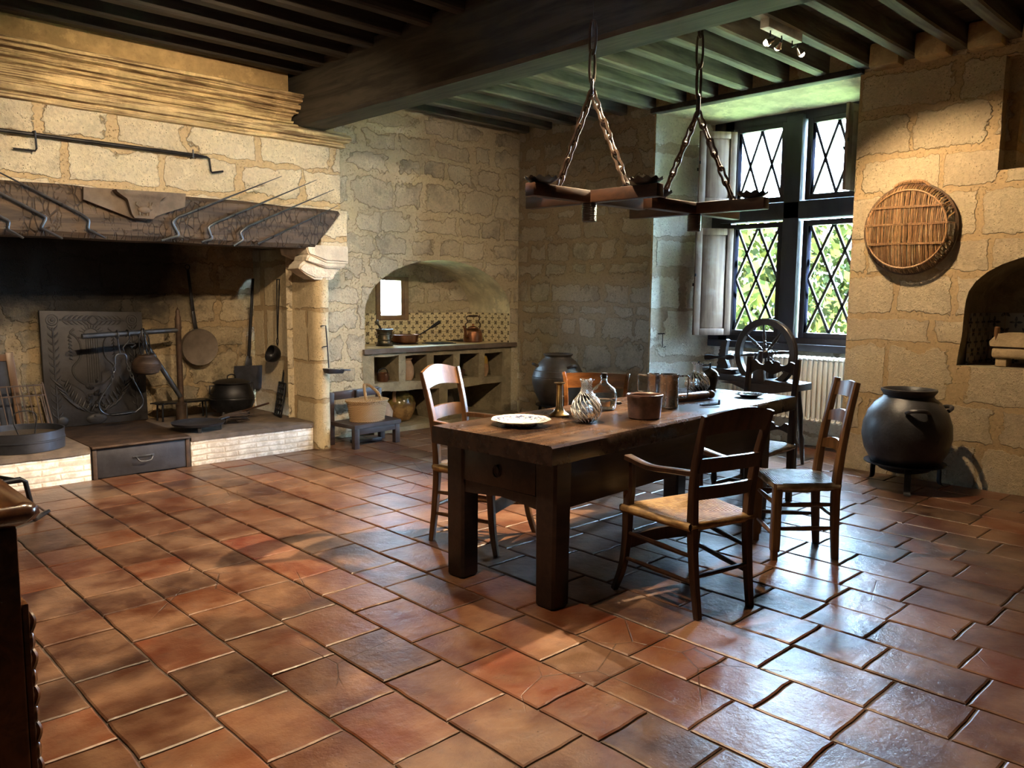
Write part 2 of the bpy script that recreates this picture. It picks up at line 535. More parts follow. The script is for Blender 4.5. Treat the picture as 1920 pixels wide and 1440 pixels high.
M['blackwood'] = wood('blackened_wood', (0.009, 0.007, 0.007), (0.028, 0.021, 0.019), 0.38, (16, 16, 3), 0.2)
M['bench'] = wood('dark_bench_wood', (0.020, 0.014, 0.016), (0.055, 0.038, 0.038), 0.45, (3, 16, 16), 0.3)
M['chest'] = wood('polished_chest_wood', (0.040, 0.014, 0.006), (0.13, 0.050, 0.016), 0.22, (14, 2, 14), 0.12)
M['frame_paint'] = wood('dark_window_paint', (0.010, 0.010, 0.016), (0.024, 0.022, 0.032), 0.5, (8, 8, 2), 0.2)
M['shutter'] = wood('weathered_shutter_wood', (0.085, 0.042, 0.024), (0.22, 0.135, 0.088), 0.55, (22, 22, 1.2), 0.25, (0.22, 0.175, 0.155))
M['chandwood'] = wood('chandelier_wood', (0.022, 0.010, 0.006), (0.070, 0.030, 0.015), 0.42, (6, 6, 18), 0.12)
M['window_brown'] = simple('brown_window_paint', (0.20, 0.125, 0.065), 0.5)
M['iron'] = simple('black_iron', (0.020, 0.020, 0.023), 0.42, 0.7, 0.4, 14, 0.3, 0.002)
M['iron_dull'] = simple('dull_cast_iron', (0.030, 0.028, 0.028), 0.55, 0.55, 0.4, 12, 0.4, 0.003)
M['iron_grey'] = simple('grey_iron', (0.075, 0.080, 0.092), 0.42, 0.8, 0.35, 10, 0.3, 0.002)
M['iron_blue'] = simple('blued_sheet_iron', (0.060, 0.066, 0.085), 0.38, 0.7, 0.3, 6, 0.2, 0.002)
M['iron_rust'] = simple('rusty_iron', (0.060, 0.036, 0.024), 0.6, 0.4, 0.5, 9, 0.4, 0.003)
M['steel_plate'] = simple('dark_sheet_steel', (0.045, 0.044, 0.052), 0.5, 0.6, 0.35, 5, 0.3, 0.002)
M['fireback'] = simple('cast_fireback_iron', (0.030, 0.028, 0.030), 0.55, 0.5, 0.35, 7, 0.5, 0.004)
M['skillet'] = simple('worn_skillet_iron', (0.105, 0.082, 0.064), 0.55, 0.4, 0.3, 7, 0.3, 0.002)
M['pewter'] = simple('pewter', (0.42, 0.41, 0.40), 0.26, 0.95, 0.10, 10, 0.15, 0.001)
M['brass'] = simple('old_brass', (0.30, 0.20, 0.08), 0.32, 0.95, 0.3, 9, 0.15, 0.001)
M['copper'] = simple('brown_copper', (0.20, 0.085, 0.045), 0.32, 0.9, 0.35, 9, 0.15, 0.001)
M['bronze'] = simple('dark_bronze', (0.085, 0.070, 0.048), 0.36, 0.9, 0.35, 9, 0.15, 0.001)
M['stoneware'] = simple('brown_stoneware', (0.105, 0.055, 0.042), 0.36, 0, 0.5, 14, 0.4, 0.003)
M['jar_brown'] = simple('dark_jar_clay', (0.070, 0.054, 0.040), 0.42, 0, 0.35, 6, 0.4, 0.004)
M['jar_black'] = simple('black_jar_clay', (0.030, 0.029, 0.032), 0.42, 0, 0.5, 5, 0.4, 0.004)
M['terracotta'] = simple('pale_terracotta', (0.36, 0.21, 0.11), 0.7, 0, 0.25, 8)
M['ochre_glaze'] = simple('ochre_glaze', (0.42, 0.26, 0.04), 0.3, 0, 0.25, 8)
M['wicker'] = simple('woven_wicker', (0.40, 0.25, 0.12), 0.6, 0, 0.22, 120, 0.3, 0.003)
M['willow'] = simple('willow_rods', (0.38, 0.21, 0.09), 0.5, 0, 0.55, 18, 0.3, 0.002, stretch=(8, 8, 1))
M['willow_brown'] = simple('brown_willow_rods', (0.21, 0.105, 0.042), 0.5, 0, 0.5, 18, 0.3, 0.002, stretch=(8, 8, 1))
M['willow_dark'] = simple('bark_willow', (0.11, 0.060, 0.028), 0.5, 0, 0.4, 18)
M['twig'] = simple('dark_twigs', (0.050, 0.034, 0.026), 0.6, 0, 0.5, 20)
M['cork'] = simple('cork_black', (0.03, 0.026, 0.024), 0.7)
M['enamel'] = simple('cream_radiator_enamel', (0.72, 0.66, 0.56), 0.35, 0, 0.05, 3, 0.05)
M['carved'] = plaster_stone('carved_tan_stone', (0.42, 0.31, 0.18), 1.0)
M['sieve_mesh'] = simple('sieve_mesh', (0.07, 0.055, 0.042), 0.6, 0.3, 0.3, 60)
M['cloth_jar'] = simple('pale_clay', (0.40, 0.28, 0.20), 0.7)
M['carved_clay'] = simple('grey_brown_carved_stone', (0.110, 0.082, 0.062), 0.75, 0, 0.3, 10, 0.5, 0.004)

# whitewashed thin bricks of the hearth front
def m_brick():
    t = Nt('whitewashed_brick')
    P = t.pos(False)
    sx = t.n('SeparateXYZ', {0: P})
    nd = t.n('SeparateColor', {0: t.noise(P, 6, 4).outputs[1]})
    u = t.math('ADD', sx.outputs[0], t.math('MULTIPLY', nd.outputs[0], 0.05))
    v = t.math('ADD', sx.outputs[2], t.math('MULTIPLY', nd.outputs[1], 0.025))
    br = t.n('TexBrick', {'Vector': t.n('CombineXYZ', {0: u, 1: v, 2: 0.0}).outputs[0], 'Color1': (0, 0, 0), 'Color2': (1, 1, 1), 'Mortar': (0.5, 0.5, 0.5), 'Scale': 1.0,
                          'Mortar Size': 0.011, 'Mortar Smooth': 0.9, 'Brick Width': 0.27, 'Row Height': 0.047}, offset=0.45)
    n1 = t.noise(P, 11, 6, 0.7).outputs[0]
    c = t.mix(t.sstep(n1, 0.4, 0.62), (0.50, 0.45, 0.39), (0.84, 0.81, 0.76))
    pink = t.math('MULTIPLY', t.sstep(t.math('ADD', br.outputs[0], t.math('MULTIPLY', n1, 0.2)), 1.0, 1.06), 0.6)
    c = t.mix(pink, c, (0.52, 0.30, 0.22))
    c = t.mix(t.math('MULTIPLY', br.outputs['Fac'], 0.8), c, (0.56, 0.49, 0.40))
    h = t.math('ADD', t.math('SUBTRACT', 1.0, br.outputs['Fac']), t.math('MULTIPLY', n1, 0.7))
    return t.pbr(c, 0.85, 0, t.bump(h, 0.45, 0.008), 0.25)
M['brick'] = m_brick()

# terracotta floor: colour per tile comes from a mesh attribute
def m_floor():
    t = Nt('terracotta_tiles')
    P = t.pos(False)
    at = t.n('Attribute', attribute_name='tile')
    n1 = t.noise(P, 3.2, 6, 0.65).outputs[0]
    n2 = t.noise(P, 26, 6, 0.7).outputs[0]
    n3 = t.noise(P, 9, 5, 0.65).outputs[0]
    c = t.mix(t.math('MULTIPLY', t.sstep(n1, 0.35, 0.7), 0.55), at.outputs['Color'], (0.27, 0.160, 0.092))
    c = t.mix(t.math('MULTIPLY', t.sstep(n3, 0.52, 0.74), 0.45), c, (0.085, 0.045, 0.030))
    pit = t.n('TexVoronoi', {'Vector': P, 'Scale': 32.0}).outputs['Distance']
    pm = t.math('MULTIPLY', t.math('SUBTRACT', 1.0, t.sstep(pit, 0.06, 0.13)), t.sstep(n3, 0.5, 0.6))
    c = t.mix(t.math('MULTIPLY', pm, 0.7), c, (0.04, 0.022, 0.015))
    cr = t.n('TexVoronoi', {'Vector': t.n('Mapping', {'Vector': P, 'Scale': (1, 1, 0.01)}).outputs[0], 'Scale': 2.3}, feature='DISTANCE_TO_EDGE').outputs['Distance']
    cm = t.math('MULTIPLY', t.math('SUBTRACT', 1.0, t.sstep(t.math('ADD', cr, t.math('MULTIPLY', n2, 0.012)), 0.008, 0.014)), t.sstep(t.noise(P, 0.9, 2).outputs[0], 0.54, 0.6))
    c = t.mix(t.math('MULTIPLY', cm, 0.8), c, (0.05, 0.03, 0.02))
    r = t.math('ADD', 0.17, t.math('MULTIPLY', t.math('ADD', t.math('MULTIPLY', n1, 0.6), n3), 0.24))
    h = t.math('ADD', t.math('ADD', t.math('MULTIPLY', n3, 1.0), t.math('MULTIPLY', n2, 0.25)), t.math('MULTIPLY', t.math('ADD', pm, cm), -0.35))
    return t.pbr(c, r, 0, t.bump(h, 0.8, 0.007), 0.5)
M['floor'] = m_floor()
M['grout'] = simple('dark_grout', (0.075, 0.052, 0.038), 0.9, 0, 0.4, 9, 0.4, 0.004)

# rush seat: attribute 'rush' = distance from the outer edge of each woven quarter
def m_rush(name, a, b):
    t = Nt(name)
    at = t.n('Attribute', attribute_name='rush')
    P = t.pos()
    f = t.math('ADD', t.math('MULTIPLY', at.outputs['Fac'], 15.0), t.math('MULTIPLY', t.noise(P, 9, 2).outputs[0], 1.2))
    w = t.math('ADD', 0.5, t.math('MULTIPLY', t.math('SINE', t.math('MULTIPLY', f, 2 * PI)), 0.5))
    n1 = t.noise(P, 22, 5, 0.7).outputs[0]
    c = t.mix(t.sstep(n1, 0.35, 0.65), a, b)
    c = t.mix(t.math('MULTIPLY', t.math('SUBTRACT', 1.0, w), 0.7), c, tuple(k * 0.35 for k in a))
    return t.pbr(c, 0.6, 0, t.bump(t.math('ADD', w, t.math('MULTIPLY', n1, 0.4)), 0.9, 0.005))
M['rush'] = m_rush('golden_rush', (0.26, 0.145, 0.055), (0.50, 0.31, 0.12))
M['rush_pale'] = m_rush('pale_rush', (0.32, 0.24, 0.15), (0.58, 0.46, 0.32))

def m_glass(name, col=(1, 1, 1), rough=0.0, ior=1.45):
    t = Nt(name)
    g = t.n('BsdfGlass', {'Color': col, 'Roughness': rough, 'IOR': ior})
    t.t.links.new(g.outputs[0], t.out.inputs[0])
    return t.m
M['glass'] = m_glass('clear_bottle_glass', (0.96, 0.98, 1.0))
M['water'] = m_glass('water', (0.94, 0.97, 1.0), 0, 1.33)

def m_pane():
    t = Nt('window_pane')
    tr = t.n('BsdfTransparent', {'Color': (0.96, 0.98, 0.98)})
    gl = t.n('BsdfGlossy', {'Color': (1, 1, 1), 'Roughness': 0.03})
    mx = t.n('MixShader', {0: 0.04})
    t.t.links.new(tr.outputs[0], mx.inputs[1]); t.t.links.new(gl.outputs[0], mx.inputs[2])
    t.t.links.new(mx.outputs[0], t.out.inputs[0])
    return t.m
M['pane'] = m_pane()

def m_emit(name, col, k):
    t = Nt(name)
    e = t.n('Emission', {'Color': col, 'Strength': k})
    t.t.links.new(e.outputs[0], t.out.inputs[0])
    return t.m
M['bulb'] = m_emit('lit_bulb', (1.0, 0.80, 0.5), 60.0)
M['reflector'] = simple('chrome_reflector', (0.7, 0.68, 0.64), 0.2, 1.0, 0.05)
M['lamp_white'] = simple('white_lamp_housing', (0.6, 0.6, 0.55), 0.4)

def m_plate(name, ink, base):
    """glazed plate: blue garland round the rim, faint scene in the well"""
    t = Nt(name)
    P = t.pos()
    sx = t.n('SeparateXYZ', {0: P})
    rr = t.math('SQRT', t.math('ADD', t.math('MULTIPLY', sx.outputs[0], sx.outputs[0]), t.math('MULTIPLY', sx.outputs[1], sx.outputs[1])))
    an = t.math('ARCTAN2', sx.outputs[1], sx.outputs[0])
    sc = t.math('MULTIPLY', t.math('ABSOLUTE', t.math('SINE', t.math('MULTIPLY', an, 9.0))), 0.016)
    rim = t.math('MULTIPLY', t.sstep(t.math('ADD', rr, sc), 0.098, 0.104), t.math('SUBTRACT', 1.0, t.sstep(rr, 0.128, 0.134)))
    n1 = t.noise(P, 75, 4, 0.7).outputs[0]
    n2 = t.noise(P, 34, 4, 0.7).outputs[0]
    m1 = t.math('MULTIPLY', rim, t.sstep(n1, 0.44, 0.54))
    well = t.math('MULTIPLY', t.math('SUBTRACT', 1.0, t.sstep(rr, 0.05, 0.075)), t.math('MULTIPLY', t.sstep(n2, 0.48, 0.6), 0.6))
    c = t.mix(t.math('MAXIMUM', m1, well), base, ink)
    return t.pbr(c, 0.14, 0, None, 0.5)
M['plate'] = m_plate('blue_garland_plate', (0.06, 0.08, 0.17), (0.74, 0.70, 0.60))
M['plate_dark'] = m_plate('brown_rim_plate', (0.10, 0.07, 0.08), (0.46, 0.40, 0.34))

def m_jug():
    t = Nt('two_tone_glazed_jug')
    P = t.pos()
    z = t.n('SeparateXYZ', {0: P}).outputs[2]
    n = t.noise(P, 12, 5, 0.65).outputs[0]
    f = t.sstep(t.math('ADD', z, t.math('MULTIPLY', n, 0.16)), 0.19, 0.31)
    c = t.mix(t.sstep(n, 0.4, 0.6), (0.16, 0.085, 0.03), (0.36, 0.21, 0.08))
    g = t.mix(t.sstep(n, 0.4, 0.65), (0.055, 0.045, 0.018), (0.20, 0.15, 0.04))
    return t.pbr(t.mix(f, c, g), t.math('SUBTRACT', 0.42, t.math('MULTIPLY', f, 0.24)), 0)
M['jug'] = m_jug()
M['leaf'] = simple('leaves', (0.0115, 0.0145, 0.0026), 0.8, 0, 0.5, 1.5, spec=0.03)
M['bark'] = simple('tree_bark', (0.12, 0.085, 0.06), 0.9)
M['lawn'] = simple('lawn_grass', (0.15, 0.185, 0.06), 0.9, 0, 0.3, 0.8)

M['stone_far'] = plaster_stone('dark_far_wall', (0.17, 0.135, 0.09), 0.5)  # dark stone on the unseen walls, chosen to bounce less light

def m_rib_glint():  # plain white standing in for window glints on the clear glass ribs
    t = Nt('white_rib_glint')
    P = t.pbr((0.92, 0.95, 0.97), 0.2, 0, None, 0.5)
    return t.m
M['rib_glint'] = m_rib_glint()

def m_mantel():
    t = Nt('cracked_oak')
    P = t.pos(False)
    mp = t.n('Mapping', {'Vector': P, 'Scale': (1.4, 16, 16)}).outputs[0]
    n1 = t.noise(mp, 1.0, 6, 0.62, 0.6).outputs[0]
    n2 = t.noise(P, 3.0, 4, 0.6).outputs[0]
    c = t.mix(t.sstep(n1, 0.34, 0.66), (0.030, 0.020, 0.014), (0.095, 0.064, 0.043))
    v1 = t.n('TexVoronoi', {'Vector': t.n('Mapping', {'Vector': P, 'Scale': (26, 1, 11)}).outputs[0], 'Scale': 1.0, 'Randomness': 0.9}, feature='DISTANCE_TO_EDGE').outputs['Distance']
    cr = t.math('MULTIPLY', t.math('SUBTRACT', 1.0, t.sstep(v1, 0.03, 0.10)), t.sstep(t.noise(P, 4.5, 4, 0.7).outputs[0], 0.42, 0.58))
    c = t.mix(t.math('MULTIPLY', cr, 0.65), c, (0.008, 0.006, 0.005))
    h = t.math('SUBTRACT', n1, t.math('MULTIPLY', cr, 1.2))
    return t.pbr(c, 0.72, 0, t.bump(h, 1.0, 0.008), 0.4)
M['mantel'] = m_mantel()

def m_wicker():
    t = Nt('woven_wicker_strands')
    P = t.pos()
    sx = t.n('SeparateXYZ', {0: P})
    an = t.math('ARCTAN2', sx.outputs[1], sx.outputs[0])
    a = t.math('SINE', t.math('MULTIPLY', an, 46.0))
    b = t.math('SINE', t.math('ADD', t.math('MULTIPLY', sx.outputs[2], 520.0), t.math('MULTIPLY', an, 12.0)))
    w = t.math('ADD', 0.5, t.math('MULTIPLY', t.math('MULTIPLY', a, b), 0.5))
    n = t.noise(P, 30, 4, 0.6).outputs[0]
    c = t.mix(t.sstep(w, 0.2, 0.8), (0.20, 0.115, 0.05), (0.47, 0.30, 0.15))
    c = t.mix(t.math('MULTIPLY', n, 0.4), c, (0.36, 0.22, 0.10))
    return t.pbr(c, 0.6, 0, t.bump(w, 0.8, 0.006))
M['wicker'] = m_wicker()
# ------------------------------------------------------------------ the room shell
XW, YN = 6.55, 6.694                 # window wall, niche wall
X0, Y0 = -3.4, -3.0                  # the walls behind the viewer
ZT = 3.45

def face_with_holes(mb, outer, holes, o, ex, ey):
    o, ex, ey = V(o), V(ex), V(ey)
    loops = [[V(a, b, 0) for a, b in outer]] + [[V(a, b, 0) for a, b in h] for h in holes]
    flat = [p for l in loops for p in l]
    vs = [mb.bm.verts.new(o + ex * p.x + ey * p.y) for p in flat]
    for t in tessellate_polygon(loops):
        try:
            mb.bm.faces.new([vs[i] for i in t])
        except ValueError:
            pass

def strip(mb, loop, o, ex, ey, d, closed=False, o2=None):
    """wall of the hole: the 2-D loop extruded by d"""
    o, ex, ey, d = V(o), V(ex), V(ey), V(d)
    A = [o + ex * a + ey * b for a, b in loop]
    a = [mb.bm.verts.new(p) for p in A]
    b = [mb.bm.verts.new(p + d) for p in A]
    n = len(A)
    for k in range(n if closed else n - 1):
        k2 = (k + 1) % n
        mb.bm.faces.new((a[k], a[k2], b[k2], b[k]))

def wavy(loop, amp, step=0.05, seed=0.0, skip_z0=True):
    """hand-cut edge: subdivide a 2-D loop and jitter it"""
    out = []
    n = len(loop)
    for i in range(n):
        p, q = V(*loop[i], 0), V(*loop[(i + 1) % n], 0)
        m = max(1, int((q - p).length / step))
        for k in range(m):
            a = p.lerp(q, k / m)
            j = noise.noise_vector(V(a.x * 6 + seed, a.y * 6, seed)) * amp
            out.append((a.x + j.x, a.y + j.y))
    return out

# ---- right wall with the window recess, the arched niche and the slit cupboard
nich = [(1.985, 0.90), (1.965, 1.15)] + [(1.30 + 0.655 * math.cos(R(a)), 1.38 + 0.36 * math.sin(R(a))) for a in range(0, 181, 12)] + [(0.64, 0.90)]
nich = wavy(nich, 0.006, 0.06, 2.0)
slit = [(1.812, 2.315), (1.806, 3.10), (1.25, 3.10), (1.25, 2.315)]
slit = wavy(slit, 0.007, 0.06, 4.0)
mb = MB()
outer = [(Y0, -0.05), (2.83, -0.05), (2.83, 3.16), (4.80, 3.16), (4.80, -0.05), (4.82, -0.05), (4.82, ZT), (Y0, ZT)]
face_with_holes(mb, outer, [nich, slit], (XW, 0, 0), (0, 1, 0), (0, 0, 1))
wall_right = tag(mb.build('wall_right', M['stone_window'], smooth=False), kind='structure')
mb = MB()
mb.mesh([(XW, 4.82, -0.05), (XW, YN, -0.05), (XW, YN, ZT), (XW, 4.82, ZT)], [(0, 1, 2, 3)])
mb.build('corner_walling', M['stone_rubble'], wall_right, smooth=False)
mb = MB()
mb.mesh([(XW, 4.80, -0.05), (7.25, 4.50, -0.05), (7.25, 4.50, 3.09), (XW, 4.80, 3.16)], [(0, 1, 2, 3)])
mb.mesh([(XW, 2.83, -0.05), (7.25, 2.90, -0.05), (7.25, 2.90, 3.09), (XW, 2.83, 3.16)], [(0, 1, 2, 3)])
mb.mesh([(7.25, 4.52, -0.05), (7.25, 2.88, -0.05), (7.25, 2.88, 0.93), (7.25, 4.52, 0.93)], [(0, 1, 2, 3)])
mb.mesh([(7.25, 4.52, 0.93), (7.25, 2.88, 0.93), (7.6, 2.88, 0.93), (7.6, 4.52, 0.93)], [(0, 1, 2, 3)])
mb.mesh([(7.25, 4.50, 0.9), (7.6, 4.6, 0.9), (7.6, 4.6, 3.1), (7.25, 4.50, 3.1)], [(0, 1, 2, 3)])
mb.mesh([(7.25, 2.90, 0.9), (7.6, 2.8, 0.9), (7.6, 2.8, 3.1), (7.25, 2.90, 3.1)], [(0, 1, 2, 3)])
mb.build('window_reveal', M['stone_reveal'], wall_right, smooth=False)
mb = MB()
mb.mesh([(XW, 2.83, 3.16), (XW, 4.80, 3.16), (7.25, 4.50, 3.09), (7.25, 2.90, 3.09), (7.6, 4.6, 3.09), (7.6, 2.8, 3.09)], [(0, 1, 2, 3), (3, 2, 4, 5)])
mb.build('window_soffit', M['stone_vault'], wall_right, smooth=False)
# niche recess
mb = MB()
strip(mb, nich, (XW, 0, 0), (0, 1, 0), (0, 0, 1), (0.62, 0, 0), True)
mb.mesh([(7.17, 2.1, 0.85), (7.17, 0.5, 0.85), (7.17, 0.5, 1.9), (7.17, 2.1, 1.9)], [(0, 1, 2, 3)])
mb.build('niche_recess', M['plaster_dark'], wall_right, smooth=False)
mb = MB()
mb.box(7.155, 7.17, 0.66, 1.95, 0.90, 1.295)
mb.box(6.68, 7.15, 1.948, 1.966, 0.90, 1.295)
mb.build('niche_tiles', M['delft_dark'], wall_right, smooth=False)
# slit cupboard: rebate then a deep dark recess
mb = MB()
strip(mb, slit, (XW, 0, 0), (0, 1, 0), (0, 0, 1), (0.13, 0, 0), True)
rb = wavy([(1.735, 2.33), (1.72, 3.09), (1.27, 3.09), (1.27, 2.33)], 0.008, 0.06, 7.0)
face_with_holes(mb, slit, [rb], (XW + 0.13, 0, 0), (0, 1, 0), (0, 0, 1))
strip(mb, rb, (XW + 0.13, 0, 0), (0, 1, 0), (0, 0, 1), (0.45, 0, 0), True)
mb.mesh([(XW + 0.58, 1.8, 2.2), (XW + 0.58, 1.2, 2.2), (XW + 0.58, 1.2, 3.2), (XW + 0.58, 1.8, 3.2)], [(0, 1, 2, 3)])
mb.build('cupboard_recess', M['stone_window'], wall_right, smooth=False)

# ---- back wall (niche wall)
A0, A1, ASP, ACX, ARX, ARZ = 4.44, 6.42, 1.20, 5.43, 0.99, 0.555
archtop = [(ACX - ARX * math.cos(R(a)), ASP + ARZ * math.sin(R(a))) for a in range(0, 181, 6)]
mb = MB()
outer = [(3.60, -0.05), (4.52, -0.05), (4.52, 0.76), (4.44, 0.79)] + archtop + [(6.42, 0.70), (6.42, -0.05), (XW, -0.05), (XW, ZT), (3.60, ZT)]
face_with_holes(mb, outer, [], (0, YN, 0), (1, 0, 0), (0, 0, 1))
wall_back = tag(mb.build('wall_back', M['stone'], smooth=False), kind='structure')
YB = 7.40
mb = MB()
strip(mb, [(A0, 0.80)] + archtop + [(A1, 0.80)], (0, YN, 0), (1, 0, 0), (0, 0, 1), (-0.0, YB - YN, 0))
mb.build('niche_vault', M['stone_vault'], wall_back, ang=25)
WX0, WX1, WZ0, WZ1 = 5.05, 5.49, 1.105, 1.585
mb = MB()
face_with_holes(mb, [(A0 - 0.1, 0.8), (A1 + 0.1, 0.8), (A1 + 0.1, 1.9), (A0 - 0.1, 1.9)], [[(WX0, WZ0), (WX1, WZ0), (WX1, WZ1), (WX0, WZ1)]], (0, YB, 0), (1, 0, 0), (0, 0, 1))
strip(mb, [(WX0, WZ0), (WX1, WZ0), (WX1, WZ1), (WX0, WZ1)], (0, YB, 0), (1, 0, 0), (0, 0, 1), (0, 0.35, 0), True)
mb.build('niche_back', M['stone'], wall_back, smooth=False)
mb = MB()
tz = 0.845 + 3 * 0.112
mb.box(A0, WX0 - 0.004, YB - 0.014, YB, 0.845, tz)
mb.box(WX0 - 0.004, WX1 + 0.004, YB - 0.014, YB, 0.845, WZ0 - 0.006)
mb.box(WX1 + 0.004, A1, YB - 0.014, YB, 0.845, tz)
mb.box(A1 - 0.014, A1, YN + 0.012, YB, 0.845, tz)
mb.box(A0, A0 + 0.014, YN + 0.10, YB, 0.845, tz)
mb.build('tile_splashback', M['delft'], wall_back, smooth=False)

# ---- walls behind the viewer
mb = MB()
mb.mesh([(X0, Y0, -0.05), (X0, 7.5, -0.05), (X0, 7.5, ZT), (X0, Y0, ZT)], [(0, 1, 2, 3)])
tag(mb.build('wall_left', M['stone_far']), kind='structure')
mb = MB()
mb.mesh([(X0, Y0, -0.05), (XW, Y0, -0.05), (XW, Y0, ZT), (X0, Y0, ZT)], [(0, 1, 2, 3)])
tag(mb.build('wall_front', M['stone_far']), kind='structure')
mb = MB()
mb.mesh([(X0, YN, -0.05), (0.40, YN, -0.05), (0.40, YN, ZT), (X0, YN, ZT)], [(0, 1, 2, 3)])
mb.build('side_bay', M['stone'], wall_back)

# ---- floor: every tile is laid on its own, a little tilted
mb = MB()
mb.mesh([(X0, Y0, -0.008), (XW, Y0, -0.008), (XW, 2.85, -0.008), (7.25, 2.9, -0.008), (7.25, 4.5, -0.008), (XW, 4.78, -0.008), (XW, YN, -0.008), (X0, YN, -0.008)], [tuple(range(8))])
mb.mesh([(4.4, YN, -0.008), (6.5, YN, -0.008), (6.5, 7.4, -0.008), (4.4, 7.4, -0.008)], [(0, 1, 2, 3)])
floor = tag(mb.build('floor', M['grout']), kind='structure')
fr = random.Random(5)
bm = bmesh.new()
lay = bm.loops.layers.color.new('tile')
cols = [(0.255, 0.132, 0.072), (0.225, 0.118, 0.066), (0.285, 0.155, 0.085), (0.20, 0.108, 0.068), (0.245, 0.135, 0.080), (0.27, 0.128, 0.064), (0.165, 0.088, 0.060)]
def add_tile(x0, x1, y0, y1, rows_tilt):
    red = (x0 - 0.02 < 1.98 < x1 + 0.02) and (y0 < 4.02 < y1)
    c = (0.34, 0.075, 0.030) if red else fr.choice(cols)
    k = fr.uniform(1.02, 1.38)
    c = (c[0] * k, c[1] * k, c[2] * k, 1)
    g = 0.0045
    N = 5
    pts = []
    corners = [(x0 + g, y0 + g), (x1 - g, y0 + g), (x1 - g, y1 - g), (x0 + g, y1 - g)]
    for i in range(4):
        p, q = corners[i], corners[(i + 1) % 4]
        for k in range(N):
            t = k / N
            px, py = p[0] + (q[0] - p[0]) * t, p[1] + (q[1] - p[1]) * t
            j = noise.noise_vector(V(px * 9, py * 9, 2)) * 0.006 if k else V(0, 0, 0)
            pts.append((px + j.x, py + j.y))
    tx, ty, tz_ = fr.gauss(0, 0.0042), fr.gauss(0, 0.0042), fr.gauss(0, 0.0009)
    cx, cy = (x0 + x1) / 2, (y0 + y1) / 2
    def z(px, py):
        return tz_ + (px - cx) * tx + (py - cy) * ty
    top, mid, low = [], [], []
    for (px, py) in pts:
        ix, iy = px + (cx - px) / max(abs(cx - px), 0.05) * 0.006, py + (cy - py) / max(abs(cy - py), 0.05) * 0.006
        top.append(bm.verts.new((ix, iy, z(px, py))))
        mid.append(bm.verts.new((px, py, z(px, py) - 0.0035)))
        low.append(bm.verts.new((px, py, -0.012)))
    n = len(pts)
    fs = [bm.faces.new(top)]
    for k in range(n):
        k2 = (k + 1) % n
        fs.append(bm.faces.new((mid[k], mid[k2], top[k2], top[k])))
        fs.append(bm.faces.new((low[k], low[k2], mid[k2], mid[k])))
    for f in fs:
        f.smooth = False
        for l in f.loops:
            l[lay] = c
x = 2.138 - 0.274 * 20
while x < 7.2:
    w = 0.274 + fr.uniform(-0.012, 0.012)
    x1 = x + w
    y = Y0 + fr.uniform(-0.3, 0)
    while y < 7.0:
        l = fr.choice([0.27, 0.29, 0.36, 0.42, 0.40])
        y1 = y + l
        cx, cy = (x + x1) / 2, (y + y1) / 2
        inside = (X0 < cx < XW and cy < 6.75) or (cx >= XW and 2.75 < cy < 4.6)
        if cx < 3.62 and cy > 6.42: inside = False
        if inside:
            ya, yb = y, min(y1, 6.69 if cx > 3.62 else 6.36)
            if cx >= XW - 0.05: ya, yb = max(y, 2.87), min(y1, 4.55)
            xb = x1 if (x1 < XW or 2.87 <= ya and yb <= 4.6) else XW
            if yb - ya > 0.03 and xb - x > 0.03:
                # the rows drift a little, as old floors do
                add_tile(x, xb, ya, yb, 0)
        y = y1
    x = x1
me = bpy.data.meshes.new('floor_tiles')
bm.to_mesh(me); bm.free()
me.materials.append(M['floor'])
ft = bpy.data.objects.new('floor_tiles', me); COL.objects.link(ft); ft.parent = floor

# ---- ceiling: boards, joists, the great beam
mb = MB()
by = Y0
pr = random.Random(3)
x = X0
while x < 7.3:
    w = pr.uniform(0.20, 0.30)
    mb.box(x, min(x + w - 0.004, 7.3), Y0, 7.0, 3.352 + pr.uniform(0, 0.004), 3.40)
    x += w
mb.box(X0, 7.7, Y0, 7.9, 3.42, 3.46)
ceiling = tag(mb.build('ceiling', M['plank'], smooth=False), kind='structure')
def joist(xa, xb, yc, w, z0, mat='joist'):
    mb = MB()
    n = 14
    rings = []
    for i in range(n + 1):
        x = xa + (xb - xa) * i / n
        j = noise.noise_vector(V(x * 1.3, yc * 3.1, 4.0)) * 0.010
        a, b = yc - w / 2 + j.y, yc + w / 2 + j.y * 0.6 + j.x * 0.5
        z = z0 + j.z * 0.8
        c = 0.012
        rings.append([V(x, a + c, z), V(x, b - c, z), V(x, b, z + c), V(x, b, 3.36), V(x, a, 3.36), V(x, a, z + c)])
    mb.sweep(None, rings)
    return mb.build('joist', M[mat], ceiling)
for k in range(-14, 12):
    yc = 2.79 + 0.345 * k
    if yc > 6.62: continue
    joist(3.76, 6.56, yc, 0.098 + pr.uniform(-0.008, 0.008), 3.20 + pr.uniform(-0.006, 0.006), 'joist_lit')
    if yc < 6.30:
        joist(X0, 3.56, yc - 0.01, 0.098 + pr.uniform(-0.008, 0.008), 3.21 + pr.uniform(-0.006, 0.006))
mb = MB()
rings = []
for i in range(41):
    y = Y0 + (6.62 - Y0) * i / 40
    j = noise.noise_vector(V(1.0, y * 0.9, 9)) * 0.014 + noise.noise_vector(V(5.0, y * 4.0, 2)) * 0.005
    x0, x1, z = 3.52 + j.x, 3.81 + j.y, 2.80 + j.z * 0.6
    c = 0.022
    rings.append([V(x0 + c, y, z), V(x1 - c, y, z), V(x1, y, z + c), V(x1, y, 3.28), V(x0, y, 3.28), V(x0, y, z + c)])
mb.sweep(None, rings)
mb.build('main_beam', M['beam'], ceiling)
